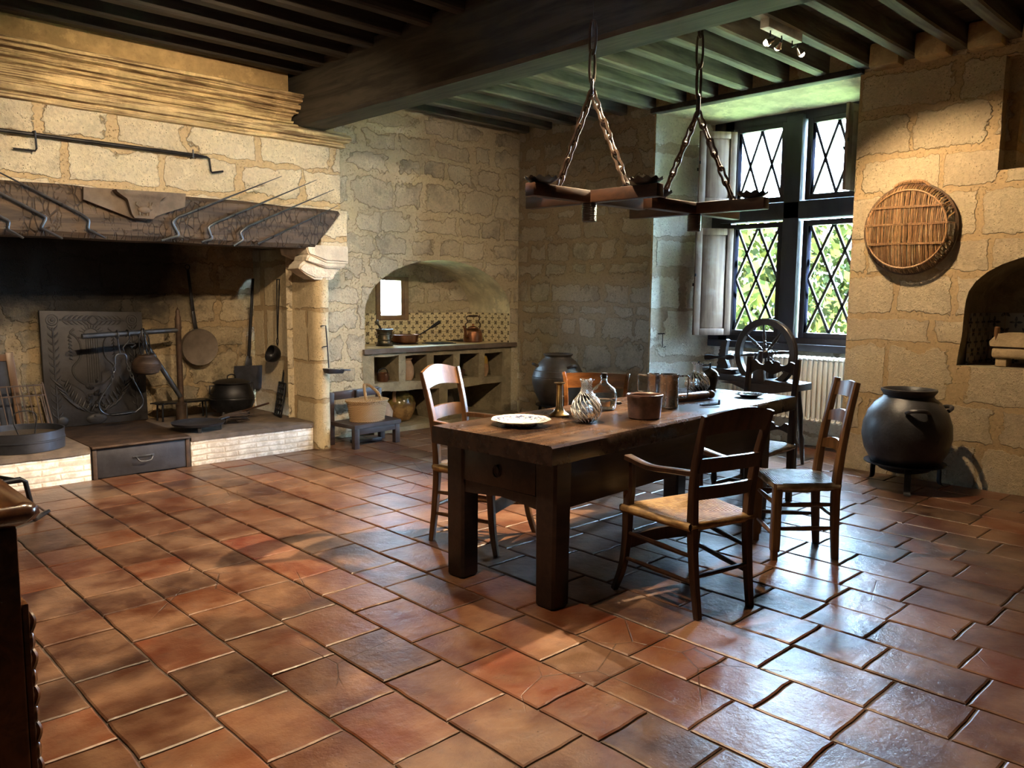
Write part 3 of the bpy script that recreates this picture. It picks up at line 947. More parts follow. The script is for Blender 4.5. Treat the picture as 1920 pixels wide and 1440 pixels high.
# stone packing between the joist ends on top of the right wall, plank plate over the window
mb = MB()
mb.box(6.50, 6.60, 2.80, 4.84, 3.155, 3.205, 0.006)
mb.build('lintel_plate', M['joist'], ceiling)
for k in (-4, -3, -2, -1):
    yc = 2.79 + 0.345 * k + 0.17
    mb = MB()
    mb.box(6.40 + pr.uniform(-0.03, 0.03), 6.56, yc - 0.115, yc + 0.11, 3.16, 3.345, 0.02)
    mb.rough(0.008, 9)
    mb.build('packing_stone', M['plaster'], wall_right)

# ---- window 1: mullioned casement window with leaded lozenges
win = tag(thing('window_1', None, None, (7.2, 3.65, 0.90)), kind='structure')
FX0, FX1 = 7.15, 7.25
GY = [(3.80, 4.25), (3.05, 3.50)]
GZ = [(1.07, 2.055), (2.34, 2.975)]
mb = MB()
mb.box(FX0, FX1, 2.90, 3.0, 0.90, 3.10, 0.004)
mb.box(FX0, FX1, 4.30, 4.52, 0.90, 3.10, 0.004)
mb.box(FX0, FX1, 2.95, 4.40, 3.02, 3.10, 0.004)
mb.box(FX0, FX1, 2.95, 4.40, 0.90, 1.02, 0.004)
mb.box(FX0 - 0.05, FX1, 3.57, 3.73, 0.95, 3.06, 0.008)
mb.box(FX0 - 0.05, FX1, 2.95, 4.40, 2.12, 2.28, 0.008)
mb.box(FX0 - 0.07, FX0, 2.90, 4.48, 0.90, 0.965, 0.006)
mb.build('frame', M['frame_paint'], win, world=True)
for (ya, yb) in GY:
    for (za, zb) in GZ:
        mb = MB()
        s = 0.055 if za < 2 else 0.055
        yo0, yo1 = ya - 0.052, yb + 0.052
        mb.box(FX0 + 0.005, FX1 - 0.02, yo0, ya, za - 0.05, zb + 0.05, 0.004)
        mb.box(FX0 + 0.005, FX1 - 0.02, yb, yo1, za - 0.05, zb + 0.05, 0.004)
        mb.box(FX0 + 0.005, FX1 - 0.02, ya, yb, za - 0.05, za, 0.004)
        mb.box(FX0 + 0.005, FX1 - 0.02, ya, yb, zb, zb + 0.05, 0.004)
        cs = mb.build('casement', M['frame_paint'], win, world=True)
        mb = MB()
        mb.box(7.198, 7.202, ya, yb, za, zb)
        mb.build('pane', M['pane'], cs, world=True)
        # lozenge lattice clipped to the opening
        mb = MB()
        W, Hh = yb - ya, zb - za
        px = W / 2
        pz = 0.50 if Hh > 0.8 else 0.635
        for sgn in (1, -1):
            for k in range(-8, 9):
                # line: z = za + off + sgn * (pz/px) * (y - ya)
                off = (k * pz) + 0.0
                seg = []
                for (y, z) in ((0, off), (W, off + sgn * pz / px * W)):
                    seg.append([y, z])
                (yA, zA), (yB, zB) = seg
                t0, t1 = 0.0, 1.0
                dz = zB - zA
                for lim, side in ((0, 'lo'), (Hh, 'hi')):
                    t = (lim - zA) / dz
                    if (side == 'lo') == (dz > 0): t0 = max(t0, t)
                    else: t1 = min(t1, t)
                if t1 - t0 < 0.02: continue
                a = (7.2, ya + W * t0, za + zA + dz * t0)
                b = (7.2, ya + W * t1, za + zA + dz * t1)
                mb.bar(a, b, 0.025, 0.016, up=(1, 0, 0))
        mb.build('lead_lattice', M['iron_grey'], cs, world=True)

# shutters
def shutter(a, b, z0, z1, label):
    a, b = V(a[0], a[1], 0), V(b[0], b[1], 0)
    d = (b - a); w = d.length; ang = math.atan2(d.y, d.x)
    t = thing('window_shutter', label, 'shutter', (a.x, a.y, z0), ang, 'inside shutters of the big window')
    H_ = z1 - z0
    mb = MB(); s = 0.065; th = 0.03
    mb.box(0, s, -th / 2, th / 2, 0, H_, 0.003); mb.box(w - s, w, -th / 2, th / 2, 0, H_, 0.003)
    mb.box(s, w - s, -th / 2, th / 2, 0, s, 0.003); mb.box(s, w - s, -th / 2, th / 2, H_ - s, H_, 0.003)
    mb.build('shutter_frame', M['shutter'], t)
    mb = MB()
    i = 0.02
    for sg in (1, -1):
        mb.hexa([(s, 0.0, s), (w - s, 0.0, s), (w - s, 0.0, H_ - s), (s, 0.0, H_ - s),
                 (s + i, sg * 0.010, s + i), (w - s - i, sg * 0.010, s + i), (w - s - i, sg * 0.010, H_ - s - i), (s + i, sg * 0.010, H_ - s - i)])
    mb.build('panel', M['shutter'], t)
    mb = MB()
    mb.box(w - 0.02, w + 0.012, -0.02, -0.012, H_ * 0.46, H_ * 0.46 + 0.03, 0.002)
    mb.build('latch', M['iron'], t)
    mb = MB()
    mb.box(w - 0.012, w + 0.004, 0.010, 0.022, H_ * 0.55, H_ * 0.55 + 0.03, 0.002)
    mb.build('latch', M['iron'], t)
    return t
shutter((7.135, 4.262), (6.83, 4.482), 2.29, 2.99, 'weathered wooden shutter folded back at the upper left of the big window')
shutter((7.135, 4.262), (6.83, 4.492), 1.015, 2.065, 'tall weathered panelled shutter at the lower left of the big window')
shutter((7.135, 2.99), (6.83, 3.045), 2.31, 3.03, 'dark shutter seen edge-on at the upper right of the big window')

# window 2: the little window in the stove niche
w2 = tag(thing('window_2', None, None, (5.27, 7.40, WZ0)), kind='structure')
mb = MB()
f = 0.052
ya, yb = 7.385, 7.43
mb.box(WX0, WX0 + f, ya, yb, WZ0, WZ1, 0.004); mb.box(WX1 - f, WX1, ya, yb, WZ0, WZ1, 0.004)
mb.box(WX0 + f, WX1 - f, ya, yb, WZ0, WZ0 + f, 0.004); mb.box(WX0 + f, WX1 - f, ya, yb, WZ1 - f * 0.8, WZ1, 0.004)
fr2 = mb.build('frame', M['window_brown'], w2, world=True)
mb = MB()
mb.box(WX1 - 0.10, WX1 - 0.052, ya + 0.004, yb - 0.008, WZ0 + f, WZ1 - f * 0.8, 0.003)
mb.box(WX0 + 0.052, WX0 + 0.066, ya + 0.004, yb - 0.008, WZ0 + f, WZ1 - f * 0.8, 0.003)
mb.build('sash', M['window_brown'], w2, world=True)
mb = MB()
mb.box(WX0 + f, WX1 - f, 7.406, 7.409, WZ0 + f, WZ1 - f * 0.8)
mb.build('pane', M['pane'], w2, world=True)

# ---- outside: lawn and trees seen through the glass
mb = MB()
mb.mesh([(7.7, -60, -1.3), (90, -60, -1.3), (90, 70, -1.3), (7.7, 70, -1.3)], [(0, 1, 2, 3)])
mb.mesh([(-40, 7.9, -1.3), (7.7, 7.9, -1.3), (7.7, 70, -1.3), (-40, 70, -1.3)], [(0, 1, 2, 3)])
tag(mb.build('lawn', M['lawn']), 'green lawn outside the big window', 'lawn', kind='stuff')
def tree(x, y, h, rad, seed, label):
    t = thing('garden_tree', label, 'tree', (x, y, -1.3), 0, 'trees outside the window')
    q = random.Random(seed)
    mb = MB()
    mb.tube([(0, 0, 0), (0.1, 0.05, h * 0.3), (0.0, 0.1, h * 0.62)], [0.22, 0.16, 0.08], 8)
    for k in range(6):
        a = q.uniform(0, 6.28)
        mb.tube([(0.05, 0.05, h * (0.3 + 0.05 * k)), (math.cos(a) * rad * 0.5, math.sin(a) * rad * 0.5, h * (0.5 + 0.05 * k))], [0.07, 0.02], 6)
    mb.build('trunk', M['bark'], t)
    mb = MB()
    for k in range(3200):
        while True:
            p = V(q.uniform(-1, 1), q.uniform(-1, 1), q.uniform(-1, 1))
            if p.length < 1: break
        if noise.noise(p * 2.4 + V(seed, 0, 0)) < -0.12: continue
        c = V(p.x * rad, p.y * rad, h * 0.62 + p.z * h * 0.42)
        n = V(q.gauss(0, 1), q.gauss(0, 1), q.gauss(0, 1)).normalized()
        u = n.orthogonal().normalized(); w = n.cross(u)
        s = q.uniform(0.10, 0.22)
        mb.mesh([c - u * s, c + w * s * 0.5, c + u * s, c - w * s * 0.5], [(0, 1, 2, 3)])
    mb.build('foliage', M['leaf'], t, smooth=False)
tree(15.5, 9.3, 4.5, 1.8, 1, 'leafy tree behind the left lower panes of the big window')
tree(18.5, 8.0, 4.3, 2.2, 2, 'broad leafy tree behind the right lower panes of the big window')
tree(22.0, 14.5, 5.0, 2.6, 3, 'far leafy tree at the left edge of the big window')
# ------------------------------------------------------------------ the great fireplace
YF = 6.34
fp = thing('fireplace', 'huge limestone kitchen fireplace with a dark oak mantel beam along the left wall', 'fireplace', (2.17, YF, 0), 0)
# breast below the cornice, then the upper breast above it
mb = MB()
mb.box(0.38, 3.96, YF, 6.70, 2.10, 2.70)
mb.box(3.70, 3.96, YF - 0.10, 6.70, 1.78, 2.12)
mb.box(0.38, 0.64, YF - 0.10, 6.70, 1.78, 2.12)
mb.build('hood', M['stone_hood'], fp, world=True, smooth=False)
mb = MB()
mb.box(0.87, 3.47, YF, 6.70, 2.95, 3.40)
mb.box(0.5, 3.9, 6.60, 7.70, 3.30, 3.44)  # unseen cap closing the flue, added to keep outside light out
mb.box(0.3, 4.0, 7.56, 7.72, -0.05, 3.44)
mb.build('upper_hood', M['plaster'], fp, world=True, smooth=False)
def cornice(prof, xa, xb, wob, name):
    """profile (out, z) run along the front with a mitred return at both ends"""
    mb = MB()
    n = 46
    rings = []
    def row(f):
        return [f(o, z) for o, z in prof] + [f(-0.05, prof[-1][1]), f(-0.05, prof[0][1])]
    rings.append(row(lambda o, z: V(xa - o, 6.70, z)))
    for i in range(n + 1):
        t = i / n
        x = xa + (xb - xa) * t
        e = (-1 if i == 0 else (1 if i == n else 0))
        j = noise.noise_vector(V(x * 3.3, 1, wob)) * 0.006
        rings.append(row(lambda o, z: V(x + e * o, YF - o + j.y, z + j.z)))
    rings.append(row(lambda o, z: V(xb + o, 6.70, z)))
    mb.sweep(None, rings)
    return mb.build(name, M['stone_cornice'], fp, world=True, ang=30)
low = [(0.0, 2.672), (0.034, 2.678), (0.040, 2.694), (0.032, 2.706), (0.022, 2.710), (0.024, 2.718), (0.060, 2.724), (0.078, 2.746), (0.078, 2.768), (0.064, 2.788), (0.044, 2.792), (0.044, 2.810)]
cornice(low, 0.38, 3.96, 1.0, 'cornice')
up = [(0.040, 2.806), (0.072, 2.812), (0.076, 2.828), (0.060, 2.832), (0.064, 2.862), (0.078, 2.884), (0.104, 2.892), (0.106, 2.904), (0.086, 2.908), (0.088, 2.918), (0.118, 2.924), (0.128, 2.944), (0.120, 2.960), (0.104, 2.964), (0.106, 2.972), (0.158, 2.980), (0.162, 2.998), (0.148, 3.002), (0.150, 3.008), (0.178, 3.012), (0.180, 3.034), (0.160, 3.042), (0.0, 3.050)]
cornice(up, 0.90, 3.40, 2.0, 'cornice')
# mantel beam with a slanted end
mb = MB()
n = 40
rings = []
for i in range(n + 1):
    t = i / n
    xb_, xt_ = 0.72 + (3.625 - 0.72) * t, 0.47 + (3.87 - 0.47) * t
    j = noise.noise_vector(V(t * 9, 3, 3)) * 0.014
    k = noise.noise_vector(V(t * 14, 8, 1)) * 0.006
    zt = 2.135 - 0.02 * t + j.z
    zb = 1.765 + 0.010 * t + k.z
    rings.append([V(xb_, 6.235 + k.y, zb), V(xb_, 6.50, zb), V(xt_, 6.50, zt), V(xt_, 6.235, zt), V(xt_, 6.20 + j.y * 0.3, zt - 0.03), V((xt_ + xb_) / 2, 6.195, (zt + zb) / 2), V(xb_, 6.20 + k.y, zb + 0.035)])
mb.sweep(None, rings)
mb.build('mantel_beam', M['mantel'], fp, world=True)
# corbel blocks with stepped mouldings, carrying the beam ends
def corbel(sx):
    mb = MB()
    cx = 2.17
    def X(x): return x if sx > 0 else 2 * cx - x
    bands = [([(3.64, 1.515), (3.80, 1.512), (3.83, 1.525), (3.845, 1.56), (3.87, 1.59), (3.90, 1.612), (3.725, 1.618), (3.545, 1.675), (3.50, 1.635), (3.485, 1.605), (3.56, 1.555)], 6.262),
             ([(3.548, 1.676), (3.725, 1.620), (3.905, 1.614), (3.93, 1.632), (3.95, 1.656), (3.742, 1.660), (3.57, 1.728), (3.553, 1.705)], 6.236),
             ([(3.562, 1.732), (3.742, 1.664), (3.96, 1.659), (3.96, 1.81), (3.545, 1.81), (3.55, 1.77)], 6.226)]
    for poly, y in bands:
        mb.prism([(X(a_), b_) for a_, b_ in poly], (0, y, 0), (1, 0, 0), (0, 0, 1), (0, (6.44 if y > 6.23 else 6.69) - y, 0))
        # rounded nose in front of each band
        cxm = sum(a_ for a_, _ in poly) / len(poly); czm = sum(b_ for _, b_ in poly) / len(poly)
        mb.prism([(X(cxm + (a_ - cxm) * 0.94), czm + (b_ - czm) * 0.72) for a_, b_ in poly], (0, y - 0.014, 0), (1, 0, 0), (0, 0, 1), (0, 0.02, 0))
    mb.rough(0.003, 12)
    mb.build('corbel', M['stone_corbel'], fp, world=True, ang=25)
corbel(1); corbel(-1)
# jambs: rounded front column running into the side wall of the hearth
def jamb(sx):
    mb = MB()
    cx = 2.17
    def X(x): return x if sx > 0 else 2 * cx - x
    poly = [(3.66, 7.46)] + [(3.66, 6.36)] + [(X_, y_) for X_, y_ in arc(3.735, 6.345, 0.075, 0.085, 180, 360, 12)] + [(3.81, 6.70), (3.98, 6.70), (3.98, 7.46)]
    rings = []
    for i in range(25):
        z = 1.80 * i / 24
        r_ = []
        for (a, b) in poly:
            j = noise.noise_vector(V(a * 5, b * 5, z * 5)) * 0.006 if b < 7 else V(0, 0, 0)
            r_.append(V(X(a) + j.x, b + j.y, z))
        rings.append(r_)
    mb.sweep(None, rings)
    mb.build('jamb', M['stone_jamb'], fp, world=True, ang=50)
jamb(1); jamb(-1)
mb = MB()
nx, nz = 60, 40
vs = [[V(0.6 + 3.12 * i / nx, 7.47 + 0.035 * noise.noise(V(i * 0.35, k * 0.35, 7.0)) + 0.02 * noise.noise(V(i * 0.9, k * 0.9, 3.0)), 3.36 * k / nz) for k in range(nz + 1)] for i in range(nx + 1)]
for i in range(nx):
    for k in range(nz):
        mb.mesh([vs[i][k], vs[i + 1][k], vs[i + 1][k + 1], vs[i][k + 1]], [(0, 1, 2, 3)])
mb.build('firebox_wall', M['stone_fire'], fp, world=True, ang=60)
mb = MB()
for xa in (0.62, 3.70):
    mb.mesh([(xa, 6.46, 1.78), (xa, 7.5, 1.78), (xa + (0.3 if xa < 2 else -0.3), 7.5, 3.36), (xa + (0.3 if xa < 2 else -0.3), 6.46, 3.36)], [(0, 1, 2, 3)])
mb.mesh([(0.5, 6.48, 1.9), (3.9, 6.48, 1.9), (3.6, 6.72, 3.36), (0.7, 6.72, 3.36)], [(0, 1, 2, 3)])
mb.build('chimney_throat', M['stone_fire'], fp, world=True)
# raised hearth, whitewashed brick front and worn slabs on top
for (xa, xb) in ((0.70, 1.80), (2.545, 3.645)):
    mb = MB()
    mb.box(xa, xb, YF, 7.5, 0.0, 0.205, 0.004)
    mb.build('hearth_base', M['brick'], fp, world=True)
    mb = MB()
    n = 22
    rings = []
    for i in range(n + 1):
        x = xa + (xb - xa) * i / n
        j = noise.noise_vector(V(x * 7, 2, 2)) * 0.010
        z1 = 0.250 + j.z * 0.25
        rings.append([V(x, YF - 0.012 + j.y, 0.204 + j.z * 0.3), V(x, 7.5, 0.204), V(x, 7.5, 0.25), V(x, YF + 0.02 + j.y, z1), V(x, YF - 0.012 + j.y, z1 - 0.012)])
    mb.sweep(None, rings)
    mb.build('hearth_slab', M['carved_clay'], fp, world=True)

# ash drawer let into the hearth
ab = thing('ash_box', 'sheet-iron ash drawer box with a bail handle set into the hearth front', 'ash box', (2.17, YF, 0))
mb = MB()
mb.box(1.802, 2.543, YF + 0.012, 7.52, 0.0, 0.232)
mb.build('body', M['steel_plate'], ab, world=True)
mb = MB()
mb.hexa([(1.805, YF - 0.03, 0.236), (2.538, YF - 0.03, 0.236), (2.541, 7.50, 0.240), (1.803, 7.50, 0.240), (1.805, YF - 0.03, 0.252), (2.538, YF - 0.03, 0.252), (2.541, 7.50, 0.256), (1.803, 7.50, 0.256)], 0.003)
mb.build('top_plate', M['iron_rust'], ab, world=True)
mb = MB()
mb.box(1.845, 2.50, YF + 0.0, YF + 0.012, 0.008, 0.230, 0.002)
df = mb.build('drawer_front', M['steel_plate'], ab, world=True)
mb = MB()
mb.tube(bez([(2.115, YF - 0.004, 0.135), (2.118, YF - 0.03, 0.130), (2.135, YF - 0.04, 0.108), (2.175, YF - 0.042, 0.102), (2.215, YF - 0.04, 0.108), (2.232, YF - 0.03, 0.130), (2.235, YF - 0.004, 0.135)], 5), 0.006, 8)
mb.bar((2.095, YF - 0.003, 0.135), (2.255, YF - 0.003, 0.137), 0.008, 0.014, 0.001)
mb.build('handle', M['iron_grey'], df, world=True)
mb = MB(); mb.box(2.502, 2.532, YF - 0.006, YF + 0.012, 0.0, 0.236, 0.002); mb.build('side_strip', M['iron_rust'], ab, world=True)
mb = MB(); mb.box(1.812, 1.842, YF - 0.006, YF + 0.012, 0.0, 0.236, 0.002); mb.build('side_strip', M['iron_rust'], ab, world=True)

# carved stone console fixed to the mantel beam
cp = thing('stone_console', 'dark carved stone console with an animal relief fixed to the mantel beam', 'carved stone', (2.14, 6.19, 1.9))
mb = MB()
mb.prism([(1.79, 2.115), (2.50, 2.135), (2.49, 2.035), (2.26, 1.945), (2.20, 1.915), (2.11, 1.922), (1.785, 2.03)], (0, 6.19, 0), (1, 0, 0), (0, 0, 1), (0, -0.035, 0))
mb.build('slab', M['carved_clay'], cp, world=True)
mb = MB()
rings = []
for (z, xa, xb, d) in ((2.112, 1.975, 2.345, 0.085), (2.095, 1.985, 2.33, 0.082), (2.075, 2.02, 2.30, 0.066), (2.055, 2.055, 2.285, 0.06), (2.045, 2.062, 2.285, 0.056), (2.00, 2.075, 2.275, 0.05), (1.95, 2.09, 2.262, 0.044), (1.925, 2.11, 2.24, 0.036)):
    rings.append([V(xa, 6.158, z), V(xb, 6.158, z), V(xb, 6.155 - d, z), V(xa, 6.155 - d, z)])
mb.sweep(None, rings)
mb.build('console', M['carved_clay'], cp, world=True)
mb = MB()
y = 6.10
mb.ball((2.17, y, 1.985), 0.035, 1.3, 0.5, 0.75)
mb.ball((2.215, y, 2.00), 0.018, 1, 0.6, 1)
mb.tube([(2.222, y, 2.015), (2.232, y - 0.004, 2.04)], 0.006, 6)
mb.tube([(2.212, y, 2.015), (2.210, y - 0.004, 2.042)], 0.006, 6)
mb.tube([(2.14, y, 2.0), (2.115, y, 2.02), (2.12, y, 2.035)], 0.006, 6)
for dx in (-0.03, -0.01, 0.02, 0.038):
    mb.tube([(2.17 + dx, y, 1.97), (2.168 + dx, y + 0.004, 1.945)], 0.007, 6)
mb.build('relief', M['carved_clay'], cp, world=True)

# ---- iron spits hung on the mantel
def spit(pts, label, r=0.0105, y=6.178):
    P = [V(x, y - 0.006, z) for x, z in pts]
    t = thing('roasting_spit', label, 'spit', P[0], 0, 'iron spits on the mantel beam')
    mb = MB()
    path = [P[0]]
    for i in range(1, len(P) - 1):
        a = (P[i - 1] - P[i]).normalized(); b = (P[i + 1] - P[i]).normalized()
        path += [P[i] + a * 0.014, P[i] + (a + b) * 0.004, P[i] + b * 0.014]
    path.append(P[-1])
    rr = [r * 0.8] + [r] * (len(path) - 2) + [r * 0.25]
    mb.tube(path, rr, 8)
    mb.build('rod', M['iron_grey'], t, world=True)
    mb = MB()
    mid = P[-2].lerp(P[-1], 0.18)
    mb.tube([(mid.x, 6.20, mid.z - 0.012), (mid.x, 6.165, mid.z - 0.012), (mid.x, 6.160, mid.z + 0.006)], 0.0035, 6)
    mb.build('nail', M['iron'], t, world=True)
spit([(2.312, 1.777), (2.444, 1.820), (2.396, 1.916), (2.437, 1.955), (3.302, 2.350)], 'longest iron spit slanting up to the right, first right of the carved console')
spit([(2.615, 1.781), (2.700, 1.810), (2.669, 1.894), (2.725, 1.934), (3.624, 2.353)], 'cranked iron spit slanting right, second right of the carved console')
spit([(2.872, 1.764), (2.953, 1.815), (2.928, 1.868), (2.988, 1.922), (3.794, 2.289)], 'cranked iron spit slanting right, third right of the carved console')
spit([(3.076, 1.791), (3.829, 2.155)], 'straight thin iron spit at the far right end of the mantel beam')
spit([(1.921, 1.772), (1.808, 1.828), (1.821, 1.892), (1.771, 1.929), (1.10, 2.255)], 'iron spit slanting up to the left, nearest the carved console')
spit([(1.645, 1.753), (1.517, 1.818), (1.553, 1.891), (1.295, 2.025), (0.95, 2.20)], 'iron spit slanting left, second left of the carved console')
spit([(1.409, 1.744), (1.319, 1.798), (1.334, 1.851), (1.20, 1.92), (0.8, 2.11)], 'iron spit at the left edge of the mantel beam')
rs = thing('long_spit', 'long straight iron spit resting on hooks across the chimney breast', 'spit', (2.0, YF - 0.02, 2.44))
mb = MB()
mb.tube([(1.0, YF - 0.035, 2.455), (2.63, YF - 0.035, 2.452), (2.735, YF - 0.035, 2.450)], [0.014, 0.014, 0.009], 10)
mb.tube([(2.735, YF - 0.035, 2.450), (2.755, YF - 0.035, 2.44), (2.765, YF - 0.035, 2.345), (2.775, YF - 0.035, 2.335), (2.865, YF - 0.035, 2.355)], 0.008, 8)
mb.build('rod', M['iron'], rs, world=True)
for x in (1.54, 2.62):
    mb = MB()
    if x < 2: mb.tube([(x, YF, 2.475), (x, YF - 0.055, 2.475), (x + 0.004, YF - 0.055, 2.36), (x, YF - 0.04, 2.345), (x - 0.13, YF - 0.03, 2.345)], 0.007, 8)
    else: mb.tube([(x, YF, 2.43), (x, YF - 0.055, 2.43), (x, YF - 0.055, 2.49)], 0.006, 8)
    mb.build('hook', M['iron'], rs, world=True)

# ---- cast-iron fireback with relief
fb = thing('fireback', 'large cast-iron fireback with lyre and laurel relief against the hearth wall', 'fireback', (2.15, 7.40, 0.255))
FBX0, FBX1, FBZ0, FBZ1 = 1.775, 2.585, 0.257, 1.225
def fy(z): return 7.37 + 0.055 * (z - FBZ0)
mb = MB()
mb.hexa([(FBX0, fy(FBZ0), FBZ0), (FBX1, fy(FBZ0), FBZ0), (FBX1, fy(FBZ0) + 0.03, FBZ0), (FBX0, fy(FBZ0) + 0.03, FBZ0),
         (FBX0, fy(FBZ1), FBZ1 + 0.01), (FBX1, fy(FBZ1), FBZ1 - 0.01), (FBX1, fy(FBZ1) + 0.03, FBZ1 - 0.01), (FBX0, fy(FBZ1) + 0.03, FBZ1 + 0.01)], 0.006)
mb.build('plate', M['fireback'], fb, world=True)
def F(x, z): return V(FBX0 + x, fy(FBZ0 + z) - 0.001, FBZ0 + z)
mb = MB()
W_, H_ = FBX1 - FBX0, FBZ1 - FBZ0
for (cx, cz) in ((0.09, H_ - 0.07), (W_ - 0.09, H_ - 0.08)):
    for rr_ in (0.045, 0.026):
        mb.tube([F(cx + rr_ * math.cos(a), cz + rr_ * math.sin(a)) for a in [2 * PI * k / 20 for k in range(20)]], 0.005, 6, True)
    mb.ball(F(cx, cz), 0.014, 1, 0.6, 1, 10, 6)
def vine(a, b, n):
    a, b = V(*a, 0), V(*b, 0)
    mb.tube([F(*a.lerp(b, k / 8).xy) for k in range(9)], 0.007, 6)
    d = (b - a).normalized(); p = V(-d.y, d.x, 0)
    for k in range(n):
        c = a.lerp(b, (k + 0.5) / n)
        for sg in (1, -1):
            q1 = c + p * sg * 0.014 + d * 0.014; q2 = c + p * sg * 0.034 + d * 0.035; q3 = c + p * sg * 0.040 + d * 0.055
            mb.tube([F(*c.xy), F(*q1.xy), F(*q2.xy), F(*q3.xy)], [0.003, 0.008, 0.006, 0.001], 6)
vine((0.145, H_ - 0.07), (W_ / 2 - 0.03, H_ - 0.075), 6)
vine((W_ - 0.15, H_ - 0.08), (W_ / 2 + 0.03, H_ - 0.078), 6)
vine((0.085, 0.05), (0.09, H_ - 0.13), 13)
vine((W_ - 0.085, 0.10), (W_ - 0.09, H_ - 0.14), 12)
mb.build('border_relief', M['fireback'], fb, world=True)
mb = MB()
cx = W_ * 0.475
for k in range(6):                                                  # strings
    x = cx - 0.045 + 0.018 * k
    mb.tube([F(x, 0.36), F(x, 0.74)], 0.004, 6)
for sg in (1, -1):                                                  # lyre arms
    pts = [(0.0, 0.33), (0.09, 0.36), (0.155, 0.43), (0.16, 0.50), (0.11, 0.56), (0.09, 0.62), (0.095, 0.70), (0.13, 0.76), (0.165, 0.79), (0.135, 0.82)]
    mb.tube(bez([F(cx + sg * a, b) for a, b in pts], 5), 0.008, 6)
    for k in range(7):
        mb.tube([F(cx + sg * 0.155, 0.56 + 0.03 * k), F(cx + sg * 0.178, 0.575 + 0.03 * k), F(cx + sg * 0.172, 0.60 + 0.03 * k)], [0.003, 0.010, 0.001], 6)
for k in range(9):                                                  # rayed head
    a = R(20 + 140 * k / 8)
    mb.tube([F(cx + 0.05 * math.cos(a), 0.77 + 0.05 * math.sin(a)), F(cx + 0.10 * math.cos(a), 0.77 + 0.10 * math.sin(a))], [0.006, 0.002], 6)
mb.tube([F(cx + 0.055 * math.cos(R(a)), 0.77 + 0.055 * math.sin(R(a))) for a in range(0, 181, 15)], 0.006, 6)
mb.tube([F(cx - 0.12, 0.745), F(cx + 0.12, 0.745)], 0.007, 6)
for sg in (1, -1):                                                  # laurel sprays below
    stem = bez([F(cx + sg * 0.02, 0.10), F(cx + sg * 0.12, 0.14), F(cx + sg * 0.20, 0.24), F(cx + sg * 0.25, 0.36)], 6)
    mb.tube(stem, 0.006, 6)
    for k in range(2, len(stem) - 1, 2):
        p = stem[k]
        for ss in (1, -1):
            d = V(sg * 0.02, 0, 0.05) + V(ss * 0.055, 0, 0.01)
            mb.tube([p, p + d * 0.35 + V(0, -0.004, 0), p + d * 0.75 + V(0, -0.004, 0.005), p + d * 1.15 + V(0, 0, 0.012)], [0.003, 0.013, 0.010, 0.001], 6)
q = random.Random(4)
for k in range(34):                                                 # trophy of leaves and cloth in the middle
    a = q.uniform(0, 6.28); rr_ = q.uniform(0.01, 0.10)
    p = F(cx + rr_ * math.cos(a) * 0.9 - 0.005, 0.22 + rr_ * math.sin(a) * 1.5)
    d = V(math.cos(a), 0, math.sin(a)) * 0.04
    mb.tube([p, p + d * 0.5 + V(0, -0.006, 0), p + d], [0.008, 0.016, 0.003], 6)
mb.tube(bez([F(0.13, 0.40), F(0.25, 0.33), F(0.32, 0.25), F(0.37, 0.12), F(0.45, 0.08)], 5), 0.006, 6)
mb.ball(F(cx, 0.05), 0.06, 1.4, 0.25, 0.8, 14, 8)
mb.ball(F(0.12, 0.05), 0.05, 0.9, 0.25, 0.9, 14, 8)
mb.build('emblem_relief', M['fireback'], fb, world=True)

# ---- chimney crane with its hangings
cr = thing('chimney_crane', 'iron swing crane with post, arm and slanted brace inside the hearth', 'crane', (2.79, 7.14, 0.255))
PX, PY = 2.79, 7.14
mb = MB()
mb.lathe([(0, 0.255), (0.045, 0.255), (0.045, 0.40), (0.026, 0.42), (0.024, 1.06), (0.030, 1.08), (0.026, 1.10), (0.026, 1.17), (0.017, 1.20), (0.020, 1.225), (0.0, 1.265)], (PX, PY, 0), 14)
mb.build('post', M['iron_rust'], cr, world=True)
AX, AY, AZ = 1.985, 7.055, 1.032
mb = MB()
mb.tube([(PX + 0.01, PY, 1.062), (AX, AY, AZ)], 0.021, 14)
mb.build('arm', M['iron_grey'], cr, world=True)
mb = MB()
mb.tube([(2.44, 7.10, 1.04), (PX - 0.01, PY - 0.02, 0.47)], 0.021, 12)
mb.build('brace', M['iron_grey'], cr, world=True)
def arm_at(x):
    t = (PX - x) / (PX - AX)
    return V(x, PY + (AY - PY) * t, 1.062 + (AZ - 1.062) * t)
p = arm_at(2.262)
hh = thing('hoop_pot_hanger', 'iron stirrup-shaped pot hanger with twisted chains hung on the crane arm', 'pot hanger', p)
mb = MB()
mb.ring(p + V(0, 0, -0.005), 0.032, 0.006, 'X', 18, 6)
mb.tube([p + V(0, -0.002, -0.035), p + V(0.008, -0.004, -0.12), p + V(0.016, -0.004, -0.17)], 0.009, 8, flat=0.6)
mb.tube(bez([p + V(-0.028, -0.004, -0.245), p + V(-0.025, -0.004, -0.19), p + V(0.0, -0.004, -0.168), p + V(0.04, -0.004, -0.168), p + V(0.062, -0.004, -0.19), p + V(0.062, -0.004, -0.25)], 5), 0.007, 8)
mb.build('hook', M['iron_grey'], hh, world=True)
for sg, xa, xb in ((-1, -0.030, -0.062), (1, 0.064, 0.115)):
    mb = MB()
    mb.chain(p + V(xa, -0.004, -0.25), p + V(xb, -0.004, -0.40), 0.035, 0.0045, 0.010)
    mb.build('chain', M['iron_grey'], hh, world=True)
mb = MB()
